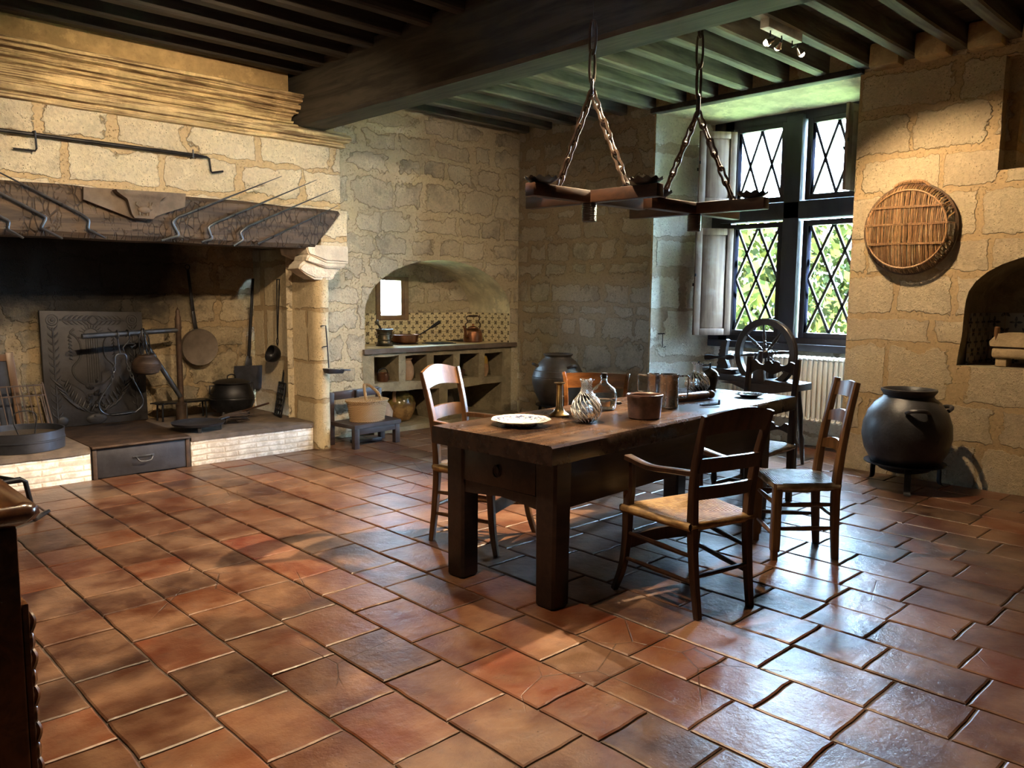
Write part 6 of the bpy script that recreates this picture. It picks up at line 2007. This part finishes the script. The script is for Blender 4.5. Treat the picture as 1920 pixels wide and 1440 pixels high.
# ------------------------------------------------------------------ big jars
def tripod_jar(name, label, loc, prof, r_ring, z_ring, mat, lugs, rot, feet=3, group=None, out=0.05):
    t = thing(name, label, 'jar', loc, rot, group)
    mb = MB()
    mb.lathe(prof, (0, 0, 0), 56)
    mb.build('body', M[mat], t)
    for a, z, rr, s in lugs:
        a = R(a)
        c = V(math.cos(a) * rr, math.sin(a) * rr, z)
        tn = V(-math.sin(a), math.cos(a), 0)
        o_ = V(math.cos(a), math.sin(a), 0.15)
        mb = MB()
        mb.tube(bez([c - tn * s, c - tn * s * 0.7 + o_ * 0.030 + V(0, 0, 0.012), c + o_ * 0.046 + V(0, 0, 0.016), c + tn * s * 0.7 + o_ * 0.030 + V(0, 0, 0.012), c + tn * s], 6), 0.015, 9)
        mb.build('lug_handle', M[mat], t)
    return t
def tripod(label, loc, r, z, feet_deg, rot=0, out=0.05):
    t = thing('iron_tripod', label, 'tripod stand', loc, rot)
    mb = MB()
    mb.lathe([(r - 0.045, z - 0.008), (r + 0.01, z - 0.008), (r + 0.01, z), (r - 0.045, z), (r - 0.045, z - 0.008)], (0, 0, 0), 48)
    mb.build('ring', M['iron'], t)
    for a in feet_deg:
        a = R(a); d = V(math.cos(a), math.sin(a), 0); tn = V(-d.y, d.x, 0)
        mb = MB()
        P_ = bez([d * (r - 0.01) + V(0, 0, z - 0.006), d * (r + 0.004) + V(0, 0, z * 0.6), d * (r + 0.006) + V(0, 0, z * 0.2), d * (r + out * 0.5) + V(0, 0, 0.012), d * (r + out) + V(0, 0, 0.006)], 4)
        mb.sweep(None, [[p + tn * 0.022 + d * 0.005, p - tn * 0.022 + d * 0.005, p - tn * 0.022 - d * 0.005, p + tn * 0.022 - d * 0.005] for p in P_])
        mb.build('leg', M['iron'], t)
    return t
# by the right wall
PJ = (6.16, 2.175, 0)
tripod('iron tripod stand under the big black jar by the right wall', PJ, 0.27, 0.195, (72, 205, 320), 0, 0.05)
prof = [(0, 0.115), (0.10, 0.118), (0.17, 0.14), (0.235, 0.20), (0.285, 0.29), (0.306, 0.39), (0.300, 0.48), (0.270, 0.57), (0.215, 0.645), (0.178, 0.672), (0.168, 0.690), (0.178, 0.706), (0.190, 0.722), (0.190, 0.736), (0.176, 0.738), (0.158, 0.72), (0.150, 0.69), (0.19, 0.63), (0.24, 0.54), (0, 0.5)]
tripod_jar('black_jar', 'big round black jar on a tripod against the right wall below the wicker tray', PJ, prof, 0.27, 0.19, 'jar_black', [(214, 0.588, 0.255, 0.075), (310, 0.588, 0.255, 0.075), (60, 0.588, 0.255, 0.075)], 0)
# in the back corner
CJ = (6.10, 5.63, 0)
tripod('iron tripod stand under the brown jar in the back corner', CJ, 0.22, 0.265, (100, 225, 340), 0, 0.03)
prof = [(0, 0.20), (0.10, 0.205), (0.15, 0.24), (0.20, 0.31), (0.245, 0.40), (0.268, 0.49), (0.272, 0.55)] + [(0.272 - 0.001, 0.552), (0.266, 0.556), (0.268, 0.562), (0.262, 0.575), (0.25, 0.62), (0.242, 0.625), (0.240, 0.635), (0.215, 0.68), (0.175, 0.725), (0.140, 0.752), (0.135, 0.765), (0.150, 0.778), (0.155, 0.790), (0.145, 0.796), (0.125, 0.785), (0.12, 0.76), (0, 0.7)]
tripod_jar('brown_jar', 'big brown ribbed clay jar on a tripod in the back corner beside the stove', CJ, prof, 0.2, 0.25, 'jar_brown', [(262, 0.665, 0.215, 0.05), (20, 0.665, 0.215, 0.05), (142, 0.665, 0.215, 0.05)], 0)

# ------------------------------------------------------------------ round wicker tray on the right wall
wt = thing('wicker_tray', 'round willow tray with vertical rods hung on the right stone wall', 'basket', (6.52, 2.375, 1.93))
cy, cz, rr_ = 2.375, 1.925, 0.338
q = random.Random(21)
mb = MB()
mb.ring((6.525, cy, cz), rr_, 0.011, 'X', 60, 8)
mb.ring((6.515, cy, cz), rr_ - 0.008, 0.008, 'X', 60, 8)
mb.build('outer_hoop', M['willow_dark'], wt, world=True)
mb = MB()
mb.ring((6.435, cy, cz - 0.005), 0.292, 0.007, 'X', 60, 8)
mb.build('inner_hoop', M['willow'], wt, world=True)
for k in range(46):
    y = -0.285 + 0.57 * k / 45
    hz = math.sqrt(max(0.0009, 0.292 ** 2 - y * y))
    ho = math.sqrt(max(0.0009, rr_ ** 2 - (y * 1.12) ** 2))
    mb = MB()
    b = 0.018 * (1 - (y / 0.3) ** 2)
    j = [q.gauss(0, 0.0022) for _ in range(6)]
    r0 = q.uniform(0.0042, 0.0058)
    mb.tube(bez([(6.518, cy + y * 1.12, cz + ho), (6.448, cy + y * 1.02 + j[0], cz + hz), (6.432 - b, cy + y + j[1], cz + hz * 0.45), (6.430 - b, cy + y + j[2], cz), (6.432 - b, cy + y + j[3], cz - hz * 0.45), (6.448, cy + y * 1.02 + j[4], cz - hz), (6.518, cy + y * 1.12, cz - ho)], 3),
            [r0 * 0.55] + [r0] * 17 + [r0 * 0.55], 6)
    mb.build('willow_rod', M['willow_brown'] if q.random() < 0.4 else M['willow'], wt, world=True)
for dz in (0.16, 0.03, -0.115):
    w_ = math.sqrt(0.30 ** 2 - dz * dz)
    mb = MB()
    for off, xx in ((0.0045, -0.0075), (-0.0045, -0.0075)):
        pts = [(6.52, cy + w_ * 1.10, cz + dz)]
        for i in range(17):
            y = w_ * (1 - 2 * i / 16)
            pts.append((6.430 - 0.018 * (1 - (y / 0.3) ** 2) + xx, cy + y, cz + dz + off + 0.012 * math.sin(i * 0.4) * 0.2))
        pts.append((6.52, cy - w_ * 1.10, cz + dz))
        mb.tube(pts, 0.0032, 6)
    mb.build('binding', M['willow'], wt, world=True)
mb = MB()
mb.tube(bez([(6.52, cy + 0.135, cz + 0.318), (6.51, cy + 0.09, cz + 0.350), (6.508, cy + 0.0, cz + 0.362), (6.51, cy - 0.08, cz + 0.352), (6.52, cy - 0.125, cz + 0.318)], 5), 0.011, 8)
for k in range(15):
    y = 0.085 - 0.17 * k / 14
    mb.ring((6.51, cy + y, cz + 0.354 - 0.0008 * abs(k - 7)), 0.0125, 0.0028, 'Y', 10, 5)
mb.build('wrapped_handle', M['willow'], wt, world=True)

# ------------------------------------------------------------------ stone trough in the right niche
sb = thing('stone_salt_trough', 'carved tan stone trough with a lid and wooden peg handle in the right arched niche', 'stone trough', (6.76, 1.62, 0.902))
mb = MB()
mb.box(6.68, 6.86, 1.28, 1.80, 0.965, 1.045, 0.02, 3)
mb.rough(0.004, 14)
mb.build('trough', M['carved'], sb, world=True)
mb = MB()
mb.prism([(1.805, 1.05), (1.812, 1.09), (1.79, 1.12), (1.765, 1.145), (1.72, 1.152), (1.30, 1.152), (1.27, 1.10), (1.275, 1.05)], (6.672, 0, 0), (0, 1, 0), (0, 0, 1), (0.20, 0, 0))
mb.rough(0.004, 16)
mb.build('lid', M['carved'], sb, world=True)
mb = MB(); mb.box(6.70, 6.84, 1.70, 1.775, 0.902, 0.968, 0.006); mb.build('foot', M['carved'], sb, world=True)
mb = MB(); mb.box(6.70, 6.84, 1.32, 1.39, 0.902, 0.968, 0.006); mb.build('foot', M['carved'], sb, world=True)
mb = MB(); mb.tube([(6.69, 1.775, 1.085), (6.685, 1.770, 1.19), (6.685, 1.77, 1.197)], [0.017, 0.019, 0.012], 10); mb.build('peg_handle', M['chestnut'], sb, world=True)

# ------------------------------------------------------------------ radiator under the window
ra = thing('radiator', 'cream column radiator under the big window', 'radiator', (6.98, 3.6, 0.28))
proto_sec = None
n = 26
for k in range(n):
    y = 2.98 + 0.047 * k
    if proto_sec is None:
        mb = MB()
        for dx in (-0.035, 0.035):
            mb.tube([(dx, 0, 0.012), (dx, 0, 0.03), (dx, 0, 0.55), (dx, 0, 0.568)], [0.012, 0.015, 0.015, 0.012], 10)
        mb.tube([(-0.048, 0, 0.022), (-0.035, 0, 0.010), (0.035, 0, 0.010), (0.048, 0, 0.022)], 0.018, 10)
        mb.tube([(-0.048, 0, 0.555), (-0.035, 0, 0.572), (0.035, 0, 0.572), (0.048, 0, 0.555)], 0.018, 10)
        proto_sec = mb.build('radiator_section', M['enamel'], ra)
        s_ = proto_sec
    else:
        s_ = proto_sec.copy(); COL.objects.link(s_)
    s_.parent = ra
    s_.location = (0.0, y - 3.6, 0.0)
mb = MB(); mb.tube([(7.05, 3.0, 0.33), (7.05, 3.0, 0.0)], 0.010, 8); mb.tube([(7.05, 4.14, 0.33), (7.05, 4.14, 0.0)], 0.010, 8)
o = mb.build('pipe', M['enamel'], ra, world=True)

# ------------------------------------------------------------------ spinning wheel
sw = thing('spinning_wheel', 'black wooden spinning wheel with turned spokes standing before the radiator', 'spinning wheel', (6.20, 3.37, 0))
RZ = Matrix.Rotation(R(-6), 4, 'Z')
WC = V(6.20, 3.355, 0.925)
def wheel_pt(a, r, off=0.0):
    return WC + RZ @ V(off, math.cos(a) * r, math.sin(a) * r)
mb = MB()
rings = []
for k in range(56):
    a = 2 * PI * k / 56
    rings.append([wheel_pt(a, r, o_) for r, o_ in ((0.240, -0.022), (0.288, -0.026), (0.296, -0.018), (0.286, 0.0), (0.296, 0.018), (0.288, 0.026), (0.240, 0.022))])
mb.sweep(None, rings, closed=True)
mb.build('rim', M['blackwood'], sw, world=True)
mb = MB()
mb.lathe([(0, -0.05), (0.02, -0.05), (0.028, -0.035), (0.042, -0.022), (0.042, 0.022), (0.028, 0.035), (0.02, 0.05), (0, 0.05)], WC, 20, mat=RZ @ Matrix.Rotation(R(90), 4, 'Y'))
mb.build('hub', M['blackwood'], sw, world=True)
for k in range(8):
    a = R(83 + 45 * k)
    prof_r = [(0.035, 0.009), (0.06, 0.011), (0.075, 0.016), (0.085, 0.009), (0.10, 0.016), (0.112, 0.010), (0.135, 0.017), (0.17, 0.013), (0.215, 0.007), (0.24, 0.010), (0.252, 0.008)]
    mb = MB(); mb.tube([wheel_pt(a, r) for r, _ in prof_r], [w_ for _, w_ in prof_r], 9)
    mb.build('spoke', M['blackwood'], sw, world=True)
mb = MB()
mb.hexa([(6.10, 3.00, 0.640), (6.34, 3.00, 0.640), (6.36, 3.98, 0.690), (6.12, 3.98, 0.690), (6.10, 3.00, 0.70), (6.34, 3.00, 0.70), (6.36, 3.98, 0.75), (6.12, 3.98, 0.75)], 0.008)
mb.build('bench', M['blackwood'], sw, world=True)
for xx in (6.115, 6.285):
    mb = MB()
    mb.hexa([(xx - 0.025, 3.30, 0.70), (xx + 0.025, 3.30, 0.70), (xx + 0.025, 3.41, 0.705), (xx - 0.025, 3.41, 0.705), (xx - 0.02, 3.31, 0.80), (xx + 0.02, 3.31, 0.80), (xx + 0.02, 3.40, 0.80), (xx - 0.02, 3.40, 0.80)], 0.004)
    mb.tube([(xx, 3.355, 0.79), (xx, 3.355, 0.84), (xx, 3.355, 0.87), (xx, 3.355, 0.95)], [0.022, 0.016, 0.024, 0.018], 10)
    mb.build('wheel_post', M['blackwood'], sw, world=True)
mb = MB(); mb.tube([(6.05, 3.355, 0.925), (6.34, 3.355, 0.925)], 0.009, 8)
mb.tube([(6.05, 3.355, 0.925), (6.045, 3.38, 0.86), (6.01, 3.40, 0.84)], 0.008, 8); mb.build('axle_crank', M['iron'], sw, world=True)
for (x, y, dx, dy) in ((6.16, 3.06, -0.06, -0.06), (6.30, 3.10, 0.06, -0.04), (6.24, 3.90, 0.0, 0.06)):
    mb = MB()
    mb.tube([(x + dx, y + dy, 0.0), (x + dx * 0.9, y + dy * 0.9, 0.08), (x + dx * 0.7, y + dy * 0.7, 0.22), (x + dx * 0.6, y + dy * 0.6, 0.26), (x + dx * 0.4, y + dy * 0.4, 0.42), (x + dx * 0.2, y + dy * 0.2, 0.56), (x, y, 0.68)], [0.014, 0.018, 0.024, 0.016, 0.025, 0.018, 0.02], 10)
    mb.build('leg', M['blackwood'], sw, world=True)
# scalloped upright (distaff board) and the spindle head on a sliding block
mb = MB()
ed = [(3.805, 0.76), (3.80, 0.86), (3.79, 0.92), (3.775, 0.98), (3.745, 1.02), (3.725, 1.028), (3.712, 1.02), (3.725, 0.96), (3.73, 0.90), (3.73, 0.86), (3.70, 0.80), (3.70, 0.76)]
out_ = []
for i, (a, b) in enumerate(ed):
    out_.append((a, b))
    if i < 4:
        a2, b2 = ed[i + 1]
        for k in range(1, 5):
            t_ = k / 5
            out_.append((a + (a2 - a) * t_ + (0.008 if k % 2 else -0.002), b + (b2 - b) * t_))
mb.prism(out_, (6.19, 0, 0), (0, 1, 0), (0, 0, 1), (0.045, 0, 0))
mb.build('scalloped_board', M['blackwood'], sw, world=True)
mb = MB(); mb.box(6.12, 6.30, 3.62, 3.92, 0.735, 0.775, 0.004); mb.build('sliding_block', M['blackwood'], sw, world=True)
mb = MB()
mb.tube([(6.14, 3.90, 0.862), (6.15, 3.86, 0.866), (6.16, 3.80, 0.870), (6.17, 3.72, 0.874), (6.17, 3.70, 0.874), (6.175, 3.66, 0.878), (6.18, 3.64, 0.879)], [0.024, 0.026, 0.012, 0.012, 0.024, 0.024, 0.016], 10)
mb.build('spindle_head', M['blackwood'], sw, world=True)
mb = MB(); mb.prism([(3.02, 0.645), (3.25, 0.60), (3.45, 0.605), (3.60, 0.655), (3.72, 0.662), (3.60, 0.68), (3.02, 0.668)], (6.10, 0, 0), (0, 1, 0), (0, 0, 1), (0.02, 0, 0)); mb.build('carved_apron', M['blackwood'], sw, world=True)

# hook and shutter stay on the left window reveal
hk = thing('shutter_stay', 'thin iron shutter stay hanging on the left window reveal below the shutter', 'hook', (6.66, 4.73, 0.98))
mb = MB()
mb.tube([(6.66, 4.753, 1.02), (6.66, 4.73, 1.02), (6.66, 4.728, 1.0), (6.66, 4.728, 0.89), (6.675, 4.722, 0.885), (6.70, 4.715, 0.895)], 0.004, 6)
mb.tube([(6.63, 4.765, 1.022), (6.70, 4.735, 1.022)], 0.006, 6)
mb.build('rod', M['iron'], hk, world=True)

# ------------------------------------------------------------------ hanging cross chandeliers
def chandelier(label, loc, z_top, hook_r):
    t = thing('cross_chandelier', label, 'chandelier', loc, 0, 'wooden cross chandeliers over the table')
    A = 0.455; w = 0.060
    mb = MB(); mb.box(-A, A, -w / 2, w / 2, -0.032, 0.032, 0.004); mb.build('cross_arm', M['chandwood'], t)
    mb = MB(); mb.box(-w / 2, w / 2, -A, A, -0.0315, 0.0325, 0.004); mb.build('cross_arm', M['chandwood'], t)
    mb = MB()
    prof = [(0, -0.128), (0.036, -0.128)]
    for k in range(10):
        prof += [(0.040, -0.122 + 0.0092 * k), (0.037, -0.118 + 0.0092 * k)]
    prof += [(0.036, -0.030), (0, -0.030)]
    mb.lathe(prof, (0, 0, 0), 24); mb.build('hub', M['blackwood'], t)
    for (dx, dy) in ((1, 0), (-1, 0), (0, 1), (0, -1)):
        mb = MB()
        c = V(dx * (A - 0.085), dy * (A - 0.085), 0.034)
        mb.lathe([(0, 0.0), (0.05, 0.002), (0.062, 0.010), (0.084, 0.026), (0.086, 0.028), (0.062, 0.014), (0.05, 0.006), (0, 0.005)], c, 60,
                 fn=lambda r, z, a: (r * (1 + (0.035 * math.sin(a * 12) if r > 0.06 else 0)), z + (0.006 * math.sin(a * 12) if r > 0.08 else 0)))
        mb.lathe([(0, 0.004), (0.014, 0.004), (0.015, 0.03), (0.011, 0.03), (0.010, 0.01), (0, 0.01)], c, 16)
        mb.build('drip_pan', M['iron'], t)
    apex = V(0, 0, 0.545)
    for (dx, dy) in ((0, 1), (0, -1)):
        mb = MB()
        b = V(0, dy * 0.245, 0.045)
        mb.chain(apex, b + (apex - b) * 0.0, 0.115, 0.0075, 0.022, 0 if dy > 0 else 1, True)
        mb.build('chain', M['iron_rust'], t)
        mb = MB(); mb.ring(b + V(0, 0, -0.006), 0.016, 0.005, 'X', 14, 6); mb.build('eye', M['iron'], t)
    mb = MB(); mb.ring(apex + V(0, 0, hook_r * 0.8), hook_r, 0.009, 'Y', 24, 8, 0.8, 1.15, rot=Matrix.Rotation(R(40), 3, 'Z')); mb.build('ring', M['iron'], t)
    zt = z_top - loc[2]
    if hook_r > 0.035:
        mb = MB(); mb.chain(V(0, 0, zt), apex + V(0, 0, hook_r * 1.75), 0.19, 0.0078, 0.021); mb.build('upper_chain', M['iron_rust'], t)
        mb = MB(); mb.tube([(0, 0, zt - 0.02), (0, 0, zt + 0.02)], 0.012, 8); mb.build('staple', M['iron'], t)
    else:
        mb = MB(); mb.chain(V(0, 0, 0.89), apex + V(0, 0, hook_r * 1.75), 0.15, 0.0078, 0.021); mb.build('upper_chain', M['iron_rust'], t)
        mb = MB(); mb.tube([(0, 0, 0.885), (0, 0, zt + 0.01)], 0.0022, 6); mb.build('wire', M['iron'], t)
    return t
chandelier('left wooden cross chandelier hung by a thin wire before the ceiling beam', (3.31, 2.845, 1.918), 3.215, 0.03)
chandelier('right wooden cross chandelier hung behind the ceiling beam towards the window', (4.06, 2.685, 1.905), 3.215, 0.05)

# ------------------------------------------------------------------ ceiling spot fittings
def track(label, loc, rz, heads):
    t = thing('spotlight_track', label, 'spotlight', loc, rz)
    mb = MB(); mb.box(-0.23, 0.23, -0.032, 0.032, -0.06, 0.0, 0.003); mb.build('track_box', M['lamp_white'], t)
    inv = (Matrix.Translation(Vector(loc)) @ Matrix.Rotation(rz, 4, 'Z')).inverted()
    for (hx, pos_, aim, lit) in heads:
        p = inv @ V(pos_)
        d = (inv.to_3x3() @ (V(aim) - V(pos_))).normalized()
        m = d.to_track_quat('Z', 'Y').to_matrix().to_4x4()
        mb = MB(); mb.tube([(hx, 0, -0.058), (hx, 0, -0.10), tuple(p - d * 0.045 + V(0, 0, 0.012)), tuple(p - d * 0.03)], 0.0045, 7)
        st_ = mb.build('stem', M['iron'], t)
        mb = MB(); mb.lathe([(0, -0.035), (0.010, -0.034), (0.014, -0.02), (0.024, 0.0), (0.027, 0.012), (0.025, 0.012), (0.012, -0.016), (0, -0.018)], p, 24, mat=m)
        hd = mb.build('lamp_head', M['reflector'], t)
        mb = MB(); mb.lathe([(0, 0.0), (0.013, 0.002), (0.019, 0.012), (0.018, 0.022), (0.010, 0.030), (0, 0.032)], p, 18, mat=m); mb.build('bulb', M['bulb'], hd)
    return t
# ------------------------------------------------------------------ carved chest at the left edge
ch = thing('carved_chest', 'polished dark carved wooden chest at the left front edge of the room', 'chest', (-0.2, 2.0, 0))
CX1, CY0 = 0.352, 1.708
mb = MB()
mb.box(-1.05, CX1, CY0, 2.32, 0.0, 0.955, 0.006)
mb.build('body', M['chest'], ch, world=True)
mb = MB()
rings = []
for (o_, z) in ((0.0, 0.955), (0.014, 0.957), (0.030, 0.964), (0.038, 0.976), (0.036, 0.988), (0.028, 0.997), (0.014, 1.0)):
    c = 0.02
    x0, x1, y0, y1 = -1.05 - o_, CX1 + o_, CY0 - o_ * 0.6, 2.32 + o_ * 0.4
    rings.append([V(x0, y0, z), V(x1 - c, y0, z), V(x1, y0 + c, z), V(x1, y1, z), V(x0, y1, z)])
mb.sweep(None, rings)
mb.build('top', M['chest'], ch, world=True, ang=60)
mb = MB()
q = random.Random(3)
z = 0.12
mb.box(CX1, CX1 + 0.012, CY0 + 0.004, CY0 + 0.09, 0.05, 0.80, 0.003)
while z < 0.78:
    mb.ball((CX1 + 0.012, CY0 + 0.02, z), 0.014, 0.8, 1.2, 1.6, 10, 7)
    mb.ball((CX1 + 0.010, CY0 + 0.045, z + 0.03), 0.016, 0.8, 1.2, 1.2, 10, 7)
    mb.tube(bez([(CX1 + 0.012, CY0 + 0.01, z + 0.02), (CX1 + 0.02, CY0 + 0.016, z + 0.04), (CX1 + 0.012, CY0 + 0.03, z + 0.06)], 4), 0.006, 6)
    z += 0.075
mb.build('carved_pilaster', M['chest'], ch, world=True)
for off in (0.055, 0.066):
    mb = MB()
    xa, xb, za, zb = -0.95 + off - 0.055, CX1 - off, 0.10 + off - 0.055, 0.86 - off + 0.02
    pts = [(xa, CY0 - 0.001, za), (xb, CY0 - 0.001, za), (xb, CY0 - 0.001, zb - 0.06), (xb - 0.012, CY0 - 0.001, zb - 0.02), (xb - 0.05, CY0 - 0.001, zb), (xa, CY0 - 0.001, zb)]
    mb.tube(pts, 0.0028, 6, closed=True)
    mb.build('panel_moulding', M['chest'], ch, world=True)
track('ceiling spotlight track with one lit bulb on a joist near the window', (5.17, 2.782, 3.2), 0, [(-0.15, (4.915, 2.735, 3.035), (2.2, 6.4, 1.2), 1), (0.0, (5.02, 2.72, 3.03), (6.5, 5.2, 1.0), 1), (0.15, (5.235, 2.675, 3.025), (6.5, 1.9, 1.2), 1)])
track('second ceiling spotlight track on a joist above the near end of the table', (2.62, 2.78, 3.208), 0, [(-0.15, (2.47, 2.80, 3.06), (2.3, 6.5, 1.3), 1), (0.15, (2.78, 2.80, 3.06), (2.4, 2.2, 0.0), 1)])
track('third ceiling spotlight track on a joist facing the fireplace, with an added floor fill head', (1.40, 2.435, 3.208), 0, [(-0.15, (1.30, 2.46, 3.06), (3.0, 6.8, 1.2), 1), (0.15, (1.55, 2.40, 3.06), (1.5, 0.9, 0.0), 1)])
SKY, SUN, EXPO = 128.0, 260.0, 0.62
SPOTS = [
    ((4.915, 2.735, 3.02), (1.7, 4.0, 0.0), 2300, dict(size=66, blend=0.5)),
    ((5.02, 2.72, 3.01), (5.2, 6.6, 1.5), 190, dict(size=66, blend=0.7)),
    ((5.235, 2.675, 3.01), (6.5, 1.9, 1.2), 310, dict(size=92, blend=0.6)),
    ((2.47, 2.80, 3.04), (2.3, 6.5, 1.4), 500, dict(size=64, blend=0.45)),
    ((2.78, 2.80, 3.04), (2.0, 1.7, 0.0), 430, dict(size=125, blend=0.7)),
    ((1.30, 2.46, 3.04), (3.2, 6.8, 1.2), 480, dict(size=60, blend=0.45)),
    ((1.55, 2.40, 3.04), (0.8, 1.6, 0.0), 290, dict(size=120, blend=0.7)),  # unseen fill spot, added to brighten the left floor
]
# ------------------------------------------------------------------ light: daylight through the windows, warm ceiling spots
w = bpy.data.worlds.new('daylight')
SC.world = w
w.use_nodes = True
bg = w.node_tree.nodes['Background']
bg.inputs[0].default_value = (0.48, 0.72, 1.0, 1)
bg.inputs[1].default_value = SKY
sun = bpy.data.lights.new('sun', 'SUN')
sun.energy = SUN
sun.angle = R(0.6)
sun.color = (1.0, 0.93, 0.8)
so = bpy.data.objects.new('sun', sun); COL.objects.link(so)
so.rotation_euler = V(0.75, 0.25, -0.85).to_track_quat('-Z', 'Y').to_euler()
# sampling portals in the two window openings: they give off no light of their own, they only tell
# the renderer where the sky can enter, so the daylight comes out with less noise
def portal(loc, direction, sx, sy):
    l = bpy.data.lights.new('window_portal', 'AREA')
    l.shape = 'RECTANGLE'; l.size = sx; l.size_y = sy
    l.cycles.is_portal = True
    o = bpy.data.objects.new('window_portal', l); COL.objects.link(o)
    o.location = loc
    o.rotation_euler = V(direction).to_track_quat('-Z', 'Y').to_euler()
portal((7.30, 3.65, 2.0), (-1, 0, 0), 2.2, 1.5)
portal((5.27, 7.45, 1.345), (0, -1, 0), 0.42, 0.46)

def spot(loc, target, watts, size=70, blend=0.5, col=(1.0, 0.74, 0.46), rad=0.03):
    l = bpy.data.lights.new('spot_beam', 'SPOT')
    l.energy = watts; l.spot_size = R(size); l.spot_blend = blend; l.color = col; l.shadow_soft_size = rad
    o = bpy.data.objects.new('spot_beam', l); COL.objects.link(o)
    o.location = loc
    o.rotation_euler = (V(target) - V(loc)).to_track_quat('-Z', 'Y').to_euler()
for s in SPOTS:
    spot(*s[:3], **s[3])

# ------------------------------------------------------------------ camera
cam = bpy.data.cameras.new('camera')
cam.sensor_width = 36.0
cam.lens = 1500.0 / 1920 * 36
cam.clip_end = 300
co = bpy.data.objects.new('camera', cam); COL.objects.link(co)
yaw, pit, rol = R(46.002), R(-6.387), R(0.522)
f_ = V(math.cos(pit) * math.cos(yaw), math.cos(pit) * math.sin(yaw), math.sin(pit))
r_ = f_.cross(V(0, 0, 1)).normalized()
u_ = r_.cross(f_)
r2 = r_ * math.cos(rol) + u_ * math.sin(rol)
u2 = -r_ * math.sin(rol) + u_ * math.cos(rol)
co.matrix_world = Matrix(((r2.x, u2.x, -f_.x, 0), (r2.y, u2.y, -f_.y, 0), (r2.z, u2.z, -f_.z, 1.4), (0, 0, 0, 1)))
SC.camera = co
SC.view_settings.view_transform = 'Standard'
SC.view_settings.look = 'None'
SC.view_settings.gamma = 1.0
SC.view_settings.use_curve_mapping = False
SC.view_settings.exposure = EXPO
